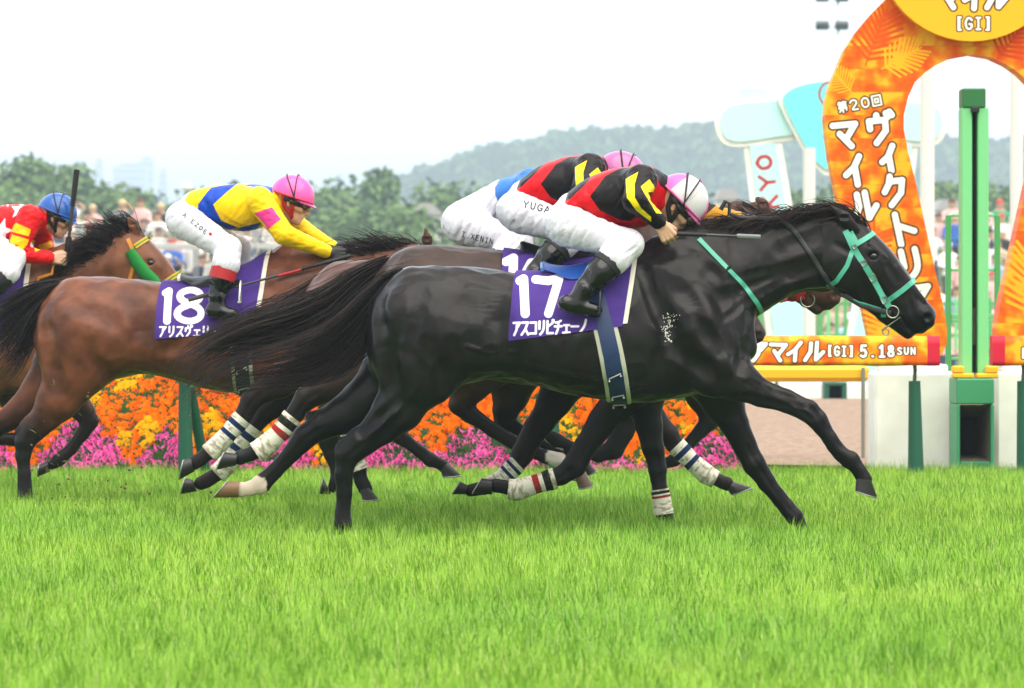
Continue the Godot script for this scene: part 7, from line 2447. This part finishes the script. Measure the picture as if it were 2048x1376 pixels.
	var wing := smooth_outline([[1427, 245], [1436, 212], [1466, 199], [1560, 190], [1661, 186], [1762, 190], [1856, 199], [1886, 212], [1895, 245], [1884, 286], [1846, 297], [1760, 283], [1661, 274], [1562, 283], [1476, 297], [1440, 288]], 2)
	board("wing", tq, ft, wing, -0.1, 0.1, white)
	board("wing_panel", tq, ft, smooth_outline([[1438, 245], [1446, 220], [1470, 208], [1560, 201], [1661, 197], [1762, 201], [1852, 208], [1878, 220], [1885, 245], [1875, 277], [1844, 286], [1760, 272], [1661, 264], [1562, 272], [1478, 286], [1448, 278]], 2), 0.1, 0.14, aqua)
	board("crest", tq, ft, [[1478, 178], [1536, 178], [1536, 191], [1478, 193]], -0.05, 0.05, aqua)
	board("fan", tq, ft, smooth_outline([[1549, 205], [1560, 178], [1600, 160], [1661, 152], [1722, 160], [1762, 178], [1773, 205], [1661, 400]], 2), 0.15, 0.22, white)
	var pf := Paint.new(Rect2(1540, 140, 250, 220), 375, 330, bright(120, 222, 228))
	var crim := sr(226, 60, 80)
	var ring := []
	for k in 25: ring.append([1661.0 + cos(TAU * k / 24.0) * 25.0, 190.0 + sin(TAU * k / 24.0) * 25.0])
	pf.stroke(ring, 4.0, crim)
	ring = []
	for k in 25: ring.append([1661.0 + cos(TAU * k / 24.0) * 11.0, 190.0 + sin(TAU * k / 24.0) * 11.0])
	pf.stroke(ring, 4.0, crim)
	pf.stroke([[1648, 274], [1676, 268]], 9.0, crim)
	board("fan_panel", tq, ft, smooth_outline([[1560, 208], [1569, 186], [1604, 170], [1661, 163], [1718, 170], [1753, 186], [1762, 208], [1661, 384]], 2), 0.22, 0.26, pf.cloth(0.5), pf)
	for s in [1.0, -1.0]:
		var mxx := func(x: float) -> float: return 1661.0 + (x - 1661.0) * s
		var leg := board("leg", tq, ft, [[mxx.call(1487), 293], [mxx.call(1563), 286], [mxx.call(1648), ft.gy], [mxx.call(1548), ft.gy]], -0.08, 0.08, white)
		var pl := Paint.new(Rect2(1400, 270, 530, 440), 530, 440, bright(186, 232, 232))
		if s > 0:
			pl.text("TOKYO", Vector2(1537, 504), Vector2(-4, -33), Vector2(33, -4), Vector2(-6, -40), 6.4, sr(222, 50, 62))
		board("leg_panel", tq, ft, [[mxx.call(1499), 292], [mxx.call(1550), 287], [mxx.call(1634), ft.gy - 2], [mxx.call(1562), ft.gy - 2]], 0.08, 0.12, pl.cloth(0.5), pl, leg)
	# --- running rail of the turf course with printed padded covers
	var fr := Fig.new(32.3)
	var pb := Paint.new(Rect2(1130, 668, 748, 64), 1496, 128, sr(244, 126, 16))
	fiery(pb, 333, 200.0)
	for g in [["ヴ", 1326, 34], ["ィ", 1362, 34], ["ク", 1396, 32], ["ト", 1434, 30], ["リ", 1464, 30], ["ア", 1498, 34], ["マ", 1536, 35], ["イ", 1571, 32], ["ル", 1606, 40]]:
		pb.text(g[0], Vector2(g[1] + 3, 680), Vector2(g[2], 0), Vector2(-3, 44), Vector2.ZERO, 8.5, wt, 2.4, ink)
	pb.text("【GI】", Vector2(1652, 689), Vector2(12, 0), Vector2(0, 23), Vector2(14.4, 0), 4.4, wt, 2.2, ink)
	pb.text("5.18", Vector2(1718, 687), Vector2(15, 0), Vector2(0, 27), Vector2(18.2, 0), 5.6, wt, 2.4, ink)
	pb.text("SUN", Vector2(1792, 692), Vector2(11, 0), Vector2(0, 17), Vector2(13.4, 0), 3.6, wt, 2.0, ink)
	for e in [[1130, 1150], [1853, 1878]]: pb.im.fill_rect(Rect2i(int((e[0] - 1130) * 2), 0, int((e[1] - e[0]) * 2), 128), bright(204, 34, 60))
	var pb2 := Paint.new(Rect2(1982, 668, 748, 64), 1496, 128, sr(244, 126, 16))
	fiery(pb2, 337, 200.0)
	pb2.text("H", Vector2(2040, 694), Vector2(16, 0), Vector2(0, 22), Vector2(20, 0), 5.2, wt, 2.4, ink)
	pb2.im.fill_rect(Rect2i(0, 0, 50, 128), bright(204, 34, 60))
	var mb := pb.cloth(0.55)
	var covers := [[1130, 1877, mb, "orange padded rail cover lettered 5.18 SUN ending by the green finish post"], [382, 1129, mb, "orange padded rail cover behind the bodies of the leading horses"], [-366, 381, mb, "orange padded rail cover behind horse 18 at the frame edge"], [1982, 2729, pb2.cloth(0.55), "orange padded rail cover with red end past the green finish post"]]
	for q in covers:
		var o := stand("rail_cover", q[3], "rail cover", fr, (q[0] + q[1]) * 0.5, 731, "padded covers on the running rail")
		var t := Tri.new()
		var L: float = (q[1] - q[0]) / fr.s
		var H := 59.0 / fr.s
		var prof := []
		for k in 9: prof.append(Vector2(0.11 - 0.05 + 0.05 * sin(k / 8.0 * PI / 2), H - 0.05 + 0.05 * cos(k / 8.0 * PI / 2)))
		for k in 6: prof.append(Vector2(0.11 - 0.03 + 0.03 * cos(k / 5.0 * PI / 2), 0.03 - 0.03 * sin(k / 5.0 * PI / 2)))
		var half := prof.duplicate()
		for k in range(half.size() - 1, -1, -1): prof.append(Vector2(-half[k].x, half[k].y))
		var segs := 40
		var sag := noise(int(q[0]) + 5, 0.9, 3)
		for i in segs + 1:
			var u := float(i) / segs
			for k in prof.size():
				var a: Vector2 = prof[k]
				var b: Vector2 = prof[(k + 1) % prof.size()]
				var c: Vector2 = prof[(k + prof.size() - 1) % prof.size()]
				var nn := Vector3(0, (c - b).x, -(c - b).y).normalized()
				if nn.dot(Vector3(0, a.y - H / 2, a.x)) < 0: nn = -nn
				var wob := sag.get_noise_2d(u * L * 3.0, a.y * 8.0 + a.x * 9.0) * 0.006
				t.vert(Vector3((u - 0.5) * L, a.y + wob, a.x + wob), nn, Vector2(u, 1.0 - a.y / H))
		var m := prof.size()
		for i in segs:
			for k in m:
				var a := i * m + k
				var b := i * m + (k + 1) % m
				for z in [a, b, b + m, a, b + m, a + m]: t.ix.append(z)
		var pc := PackedVector2Array()
		for k in prof: pc.append(k)
		var idx := Geometry2D.triangulate_polygon(pc)
		for e in [0, segs]:
			var first := t.v.size()
			for k in prof: t.vert(Vector3((float(e) / segs - 0.5) * L, k.y, k.x), Vector3(-1 if e == 0 else 1, 0, 0), Vector2(0.004, 0.5))
			for z in idx: t.ix.append(first + z)
		put("padding", t.mesh(), q[2], o)
		var rl := Tri.new()
		rl.tube([Vector3(-L / 2 + 0.05, H * 0.5, 0), Vector3(L / 2 - 0.05, H * 0.5, 0)], [0.03], 10)
		put("rail", rl.mesh(), white, o)
	for q in [[-358, "out of frame"], [369, "with a slanted brace, beneath the third horse's tail"], [1103, "behind the folded forelegs"], [1829, "beside the base of the finish post"], [2046, "at the far edge of the frame"]]:
		var o := stand("rail_post", "tapered dark green rail post %s" % q[1], "post", fr, q[0], fr.gy, "posts of the running rail")
		var t := Tri.new()
		var y1 := (fr.gy - 762.0) / fr.s
		t.tube([Vector3(0.01, 0, 0), Vector3(0, y1, 0)], [0.052, 0.037], 18)
		put("sleeve", t.mesh(), deep, o)
		var r2 := Tri.new()
		r2.tube([Vector3(0, y1, 0), Vector3(0.004, y1 + 0.07, 0), Vector3(0, (fr.gy - 727.0) / fr.s, 0)], [0.012], 8)
		put("rod", r2.mesh(), mat(sr(110, 122, 112), 0.4, 0.5), o)
		if q[0] < 1000:
			var br := Tri.new()
			br.tube([Vector3(0.13, 0, -0.25), Vector3(0.03, y1 * 0.95, -0.03)], [0.034], 12)
			put("brace", br.mesh(), deep, o)
	# --- yellow padded rail of the sand track, its thin pole, and the white fence on the far side
	var fy := Fig.new(37.0)
	var yr := stand("yellow_rail", "yellow padded rail beneath the orange rail cover", "rail", fy, 1420, 763)
	boxpx("padding", yr, fy, 1090, 731, 1738, 763, -0.1, 0.1, yl, 0.03)
	for x in [1160, 1440, 1724]:
		var t := Tri.new()
		var h := (fy.gy - 735.0) / fy.s
		var b2: Vector2 = yr.get_meta("base_px")
		t.tube([Vector3((x - b2.x) / fy.s, -(fy.gy - b2.y) / fy.s, 0.12), Vector3((x - b2.x) / fy.s, h - (fy.gy - b2.y) / fy.s, 0.12)], [0.014], 10)
		put("pole", t.mesh(), mat(sr(150, 160, 146), 0.5), yr)
	var fw := Fig.new(60.5)
	var wf := stand("white_fence", "low white panel fence along the far side of the sand track", "fence", fw, 1620, fw.gy)
	var xx := 1180.0
	while xx < 2300.0:
		boxpx("panel", wf, fw, xx, 766, xx + 88, 803, -0.03, 0.03, white, 0.01)
		boxpx("post", wf, fw, xx + 88.5, 760, xx + 93.5, 803, -0.04, 0.04, deep, 0.006)
		xx += 94.0
	var box := stand("green_box", "small green box with dark opening in the white fence", "box", Fig.new(59.9), 1668, 803)
	var f9 := Fig.new(59.9)
	boxpx("lid", box, f9, 1646, 764, 1692, 771, -0.2, 0.2, deep, 0.006)
	boxpx("side", box, f9, 1646, 771.2, 1656, 802, -0.2, 0.2, deep, 0.006)
	boxpx("side", box, f9, 1682, 771.2, 1692, 802, -0.2, 0.2, deep, 0.006)
	boxpx("back", box, f9, 1656.2, 771.2, 1681.8, 802, -0.2, -0.1, mat(sr(40, 40, 50), 0.7), 0.004)
	# --- green picket fence
	var fg := Fig.new(78.0)
	var pk := stand("picket_fence", "green picket fence with gaps in front of the crowd", "fence", fg, 1700, fg.gy)
	for y in [604, 668]: boxpx("rail", pk, fg, 1500, y, 2150, y + 6, -0.03, 0.03, green, 0.005)
	var x := 1500.0
	while x < 2150.0:
		boxpx("picket", pk, fg, x, 596, x + 7, 700, 0.03, 0.06, green if int(x) % 3 else pale, 0.004)
		x += 17.0

# ---------------------------------------------------------------- flowers
func marigold(sd: int) -> ArrayMesh:
	var rg := RandomNumberGenerator.new()
	rg.seed = sd
	var t := Tri.new()
	for ring in 3:
		var n: int = [9, 8, 5][ring]
		for k in n:
			var a := TAU * k / n + ring * 0.4 + rg.randf() * 0.2
			var r0: float = [0.3, 0.18, 0.04][ring]
			var r1: float = [1.0, 0.78, 0.46][ring] * rg.randf_range(0.9, 1.08)
			var z0: float = [0.0, 0.25, 0.42][ring]
			var z1: float = [0.14, 0.46, 0.62][ring] + rg.randf_range(-0.06, 0.06)
			var d := Vector3(cos(a), 0, sin(a))
			var s := Vector3(-sin(a), 0, cos(a)) * r1 * (TAU / n) * 0.62
			var p0 := d * r0 + Vector3(0, z0, 0)
			var p1 := d * r1 + Vector3(0, z1, 0)
			t.quad(p0, p1 - s, p1 + d * r1 * 0.1 - Vector3(0, 0.12, 0), p1 + s)
	t.ball(Transform3D(Basis.from_scale(Vector3(0.6, 0.42, 0.6)), Vector3(0, 0.1, 0)), 3, 7, 0.0, PI * 0.6)
	return t.mesh()

func petunia(sd: int) -> ArrayMesh:
	var rg := RandomNumberGenerator.new()
	rg.seed = sd
	var t := Tri.new()
	var n := 10
	var c := Vector3(0, -0.25, 0)
	for k in n:
		var a := TAU * k / n
		var b := TAU * (k + 1) / n
		var ra := 1.0 if k % 2 == 0 else 0.84
		var rb := 1.0 if k % 2 == 1 else 0.84
		var pa := Vector3(cos(a) * ra, 0.12 + rg.randf() * 0.12, sin(a) * ra)
		var pb := Vector3(cos(b) * rb, 0.12 + rg.randf() * 0.12, sin(b) * rb)
		t.tri(c, pa, pb)
	for i in t.n.size(): t.n[i] = (t.n[i] * (1.0 if t.n[i].y > 0 else -1.0) + Vector3.UP).normalized()
	return t.mesh()

func petal(c: Color) -> StandardMaterial3D:
	var m := StandardMaterial3D.new()
	m.albedo_color = c
	m.roughness = 0.8
	m.metallic_specular = 0.2
	m.backlight_enabled = true
	m.backlight = c
	return m

func build_flowers() -> void:
	var rg := RandomNumberGenerator.new()
	rg.seed = 77
	var leafm := Tri.new()
	for k in 7:
		var a := k * 0.9
		var d := Vector3(cos(a), 0.5, sin(a)).normalized()
		var s := d.cross(Vector3.UP).normalized() * 0.22
		leafm.quad(Vector3.ZERO, d * 0.55 + s, d * 1.1 + Vector3(0, -0.2, 0), d * 0.55 - s)
	var lm := leafm.mesh()
	var mounds := [[-60, 90, 64], [160, 90, 92], [330, 60, 74], [560, 70, 70], [790, 90, 76], [950, 80, 96], [1190, 70, 64], [1430, 70, 66]]
	var pink_h := func(x: float) -> float:
		var h := 8.0
		for q in mounds: h = maxf(h, q[2] * (1.0 - pow(absf(x - q[0]) / (q[1] * 1.15), 1.6)))
		return h
	var f := Fig.new(32.9)
	var base := f.world(650, f.gy)
	var bed := thing("marigold_bed", "sloping bank of orange and yellow marigolds along the inside of the rail", "flower bed", base)
	var pbed := thing("petunia_bed", "patches of pink petunias at the foot of the marigold bank", "flower bed", base + Vector3(0, 0, 0.2))
	var soil := Tri.new()
	var slope := func(px: float, v: float) -> Vector3:      # v metres up the bank, seen from the front
		return Vector3((px - 650.0) / f.s, v, -v * 1.1)
	for i in 60:
		var x0 := -420.0 + i * 32.0
		if x0 > 1480: break
		var a: Vector3 = slope.call(x0, 0.0)
		var b: Vector3 = slope.call(minf(x0 + 32.0, 1490.0), 0.0)
		var e := 0.68
		soil.quad(slope.call(x0, e), slope.call(minf(x0 + 32.0, 1450.0), e), b, a)
		soil.quad(a + Vector3(0, e, -e * 1.1), a + Vector3(0, e, -e * 1.1 - 0.5), b + Vector3(0, e, -e * 1.1 - 0.5), b + Vector3(0, e, -e * 1.1))
	put("soil", soil.mesh(), mat(sr(52, 78, 34), 0.95), bed)
	var leaf_at := []
	var gold := []
	var pinks := []
	var pn := noise(31, 0.006, 2)
	for row in 48:
		var v := 0.03 + row * 0.0152
		var px := -420.0 + rg.randf() * 20.0
		while px < 1490.0 - v * 60.0:
			var p: Vector3 = slope.call(px, v)
			var bump := 0.03 + pn.get_noise_2d(px, v * 300.0) * 0.035
			var up := Vector3(rg.randfn() * 0.35, 0.55, 0.9 + rg.randfn() * 0.3).normalized()
			var bs := Basis(Quaternion(Vector3.UP, up)) * Basis(Vector3.UP, rg.randf() * TAU)
			leaf_at.append(Transform3D(bs.scaled(Vector3.ONE * rg.randf_range(0.035, 0.06)), p + Vector3(0, bump, bump + 0.012)))
			leaf_at.append(Transform3D(bs.scaled(Vector3.ONE * rg.randf_range(0.03, 0.05)), p + Vector3(rg.randf_range(-0.03, 0.03), bump + 0.012, bump + 0.004)))
			var hpx: float = v * f.s
			if rg.randf() < 0.62:
				if hpx < pink_h.call(px) + rg.randf_range(-8, 8) + 14.0 and hpx > 4:
					var sc := rg.randf_range(0.03, 0.042)
					pinks.append([Transform3D(bs.scaled(Vector3.ONE * sc), p + Vector3(0, bump, bump + 0.03)), px])
					pinks.append([Transform3D(bs.rotated(Vector3.UP, 1.1).scaled(Vector3.ONE * sc * 0.95), p + Vector3(rg.randf_range(0.018, 0.03), bump + rg.randf_range(-0.012, 0.012), bump + 0.034)), px + 9.0])
				elif rg.randf() < 0.9:
					var sc := rg.randf_range(0.027, 0.038)
					var y := pn.get_noise_2d(px * 1.7 + 900.0, v * 420.0) > 0.3
					gold.append([Transform3D(bs.scaled(Vector3.ONE * sc), p + Vector3(0, bump, bump + 0.03)), px, y])
			px += rg.randf_range(9.0, 17.0)
	var lmat := mat(sr(58, 108, 34), 0.8)
	scatter("foliage", lm, lmat, leaf_at, "", "", bed)
	var om := [petal(bright(248, 134, 6)), petal(bright(244, 116, 4)), petal(bright(252, 150, 12))]
	var ym := petal(bright(252, 196, 12))
	var pm := [petal(bright(246, 92, 188)), petal(bright(250, 130, 206)), petal(bright(238, 76, 174))]
	var gm := [marigold(1), marigold(2), marigold(3)]
	var pq := [petunia(1), petunia(2)]
	# the ones that show: near the front of the bank and inside the frame
	var shown := 0
	var rest := [[], [], []]
	var order := range(gold.size())
	for i in order:
		var g: Array = gold[i]
		var vis: bool = (g[1] > 90 and g[1] < 640) or (g[1] > 880 and g[1] < 1490)
		if vis and shown < 300 and i % 3 == 0:
			var b := put("bloom", gm[i % 3], ym if g[2] else om[i % 3], bed)
			b.transform = g[0]
			shown += 1
		elif g[2]: rest[2].append(g[0])
		else: rest[i % 2].append(g[0])
	for k in 3: scatter("far_blooms", gm[k], [om[0], om[1], ym][k], rest[k], "", "", bed)
	shown = 0
	rest = [[], []]
	for i in pinks.size():
		var g: Array = pinks[i]
		if g[1] > 60 and g[1] < 1490 and shown < 300 and i % 2 == 0:
			var b := put("bloom", pq[i % 2], pm[i % 3], pbed)
			b.transform = g[0]
			b.position -= Vector3(0, 0, 0.2)
			shown += 1
		else:
			var tr: Transform3D = g[0]
			tr.origin.z -= 0.2
			rest[i % 2].append(tr)
	for k in 2: scatter("far_blooms", pq[k], pm[k], rest[k], "", "", pbed)

# ---------------------------------------------------------------- turf
func tuft(sd: int, n: int, spread: float, h0: float, h1: float, w: float) -> ArrayMesh:
	var rg := RandomNumberGenerator.new()
	rg.seed = sd
	var t := Tri.new()
	t.coloured = true
	for k in n:
		var a := rg.randf() * TAU
		var o := Vector3(cos(a), 0, sin(a)) * spread * sqrt(rg.randf())
		var b := rg.randf() * TAU
		var d := Vector3(cos(b), 0, sin(b))
		var h := rg.randf_range(h0, h1)
		var lean := rg.randf_range(0.05, 0.5) * h
		var s := d.cross(Vector3.UP).rotated(Vector3.UP, rg.randf_range(-0.8, 0.8)) * w * 0.5 * rg.randf_range(0.7, 1.3)
		var g := rg.randf_range(0.8, 1.2)
		var c := Color(0.195 * g, 0.42 * g, 0.022 * g).lerp(Color(0.38, 0.55, 0.10), rg.randf() * 0.6)
		if rg.randf() < 0.09: c = Color(0.6, 0.62, 0.3)
		t.col = c
		var last := t.v.size()
		for i in 4:
			var u := i / 3.0
			var p := o + d * lean * u * u + Vector3(0, h * (u - 0.18 * u * u * lean / h), 0)
			var nn := (Vector3.UP * 0.7 - d * 0.2 + Vector3(0, 0, 0.5)).normalized()
			var ww := 1.0 - 0.85 * u * u
			t.vert(p - s * ww, nn)
			t.vert(p + s * ww, nn)
		for i in 3:
			var q := last + i * 2
			for z in [q, q + 1, q + 3, q, q + 3, q + 2]: t.ix.append(z)
	return t.mesh()

func build_grass() -> void:
	var gm := StandardMaterial3D.new()
	gm.vertex_color_use_as_albedo = true
	gm.roughness = 0.6
	gm.metallic_specular = 0.35
	gm.backlight_enabled = true
	gm.backlight = Color(0.26, 0.48, 0.035)
	var rg := RandomNumberGenerator.new()
	rg.seed = 9
	var patch := noise(66, 0.5, 3)
	var kinds := [tuft(1, 30, 0.045, 0.045, 0.105, 0.0025), tuft(2, 30, 0.05, 0.04, 0.09, 0.0023), tuft(3, 26, 0.045, 0.055, 0.125, 0.0026)]
	var at := [[], [], []]
	var tone := [[], [], []]
	var d := 11.5
	while d < 33.0:
		var half := 1024.0 / FPX * d * 1.5 + 0.6
		var step := 0.037 + 0.0005 * d
		var x := -half
		while x < half:
			var p := Vector3(x + rg.randf_range(-0.03, 0.03), 0, -d + rg.randf_range(-0.03, 0.03))
			var s := rg.randf_range(0.92, 1.26) * (1.0 + 0.22 * patch.get_noise_2d(p.x, p.z))
			var kind := rg.randi() % 3
			var tilt := Basis(Vector3(rg.randfn(), 0, rg.randfn()).normalized(), rg.randf_range(0.0, 0.28))
			at[kind].append(Transform3D(tilt * Basis(Vector3.UP, rg.randf() * TAU).scaled(Vector3(1, s, 1)), p))
			var w := patch.get_noise_2d(p.x * 0.6 + 40.0, p.z * 0.35) * 0.5 + patch.get_noise_2d(p.x * 4.0, p.z * 4.0) * 0.35
			var b := 1.0 + rg.randf_range(-0.14, 0.14)
			tone[kind].append(Color(clampf((1.0 + w * 0.5) * b, 0.5, 1.6), clampf((1.0 + w * 0.22) * b, 0.5, 1.5), clampf((1.0 + w * 0.2) * b, 0.5, 1.5)))
			x += step
		d += step
	for k in 3: scatter("grass", kinds[k], gm, at[k], ["dense bright green turf grass of middling height", "short soft turf grass between the taller blades", "taller turf blades standing above the rest"][k], "grass", null, tone[k])
	# clods and blades thrown up by the hooves
	var clod := Tri.new()
	clod.ball(Transform3D(Basis.from_scale(Vector3(1, 0.7, 0.8)), Vector3.ZERO), 5, 7)
	for i in clod.v.size(): clod.v[i] *= 1.0 + 0.35 * sin(clod.v[i].x * 9.0 + clod.v[i].y * 13.0 + clod.v[i].z * 7.0)
	var bit := Tri.new()
	bit.quad(Vector3(-1, 0, 0), Vector3(0, 0.16, 0.1), Vector3(1, 0.3, 0), Vector3(0, 0.0, 0))
	var c1 := []
	var c2 := []
	for k in 130:
		var f := Fig.new(rg.randf_range(24.5, 28.5))
		var px := rg.randf_range(60, 300) if rg.randf() < 0.8 else rg.randf_range(300, 720)
		var py := rg.randf_range(860, 1010) if rg.randf() < 0.8 else rg.randf_range(760, 870)
		var b := Basis.from_euler(Vector3(rg.randf() * 6, rg.randf() * 6, rg.randf() * 6))
		if rg.randf() < 0.45: c1.append(Transform3D(b.scaled(Vector3.ONE * rg.randf_range(0.003, 0.011)), f.world(px, py)))
		else: c2.append(Transform3D(b.scaled(Vector3.ONE * rg.randf_range(0.012, 0.03)), f.world(px, py)))
	scatter("dirt_spray", clod.mesh(), mat(sr(128, 96, 70), 0.9), c1, "small brown clods of earth flying up behind horse 18's hooves", "clods")
	scatter("grass_clippings", bit.mesh(), mat(sr(150, 176, 70), 0.8), c2, "torn blades of grass flying in the air behind the hooves", "clippings")
const FOG := true
const QUICK := false
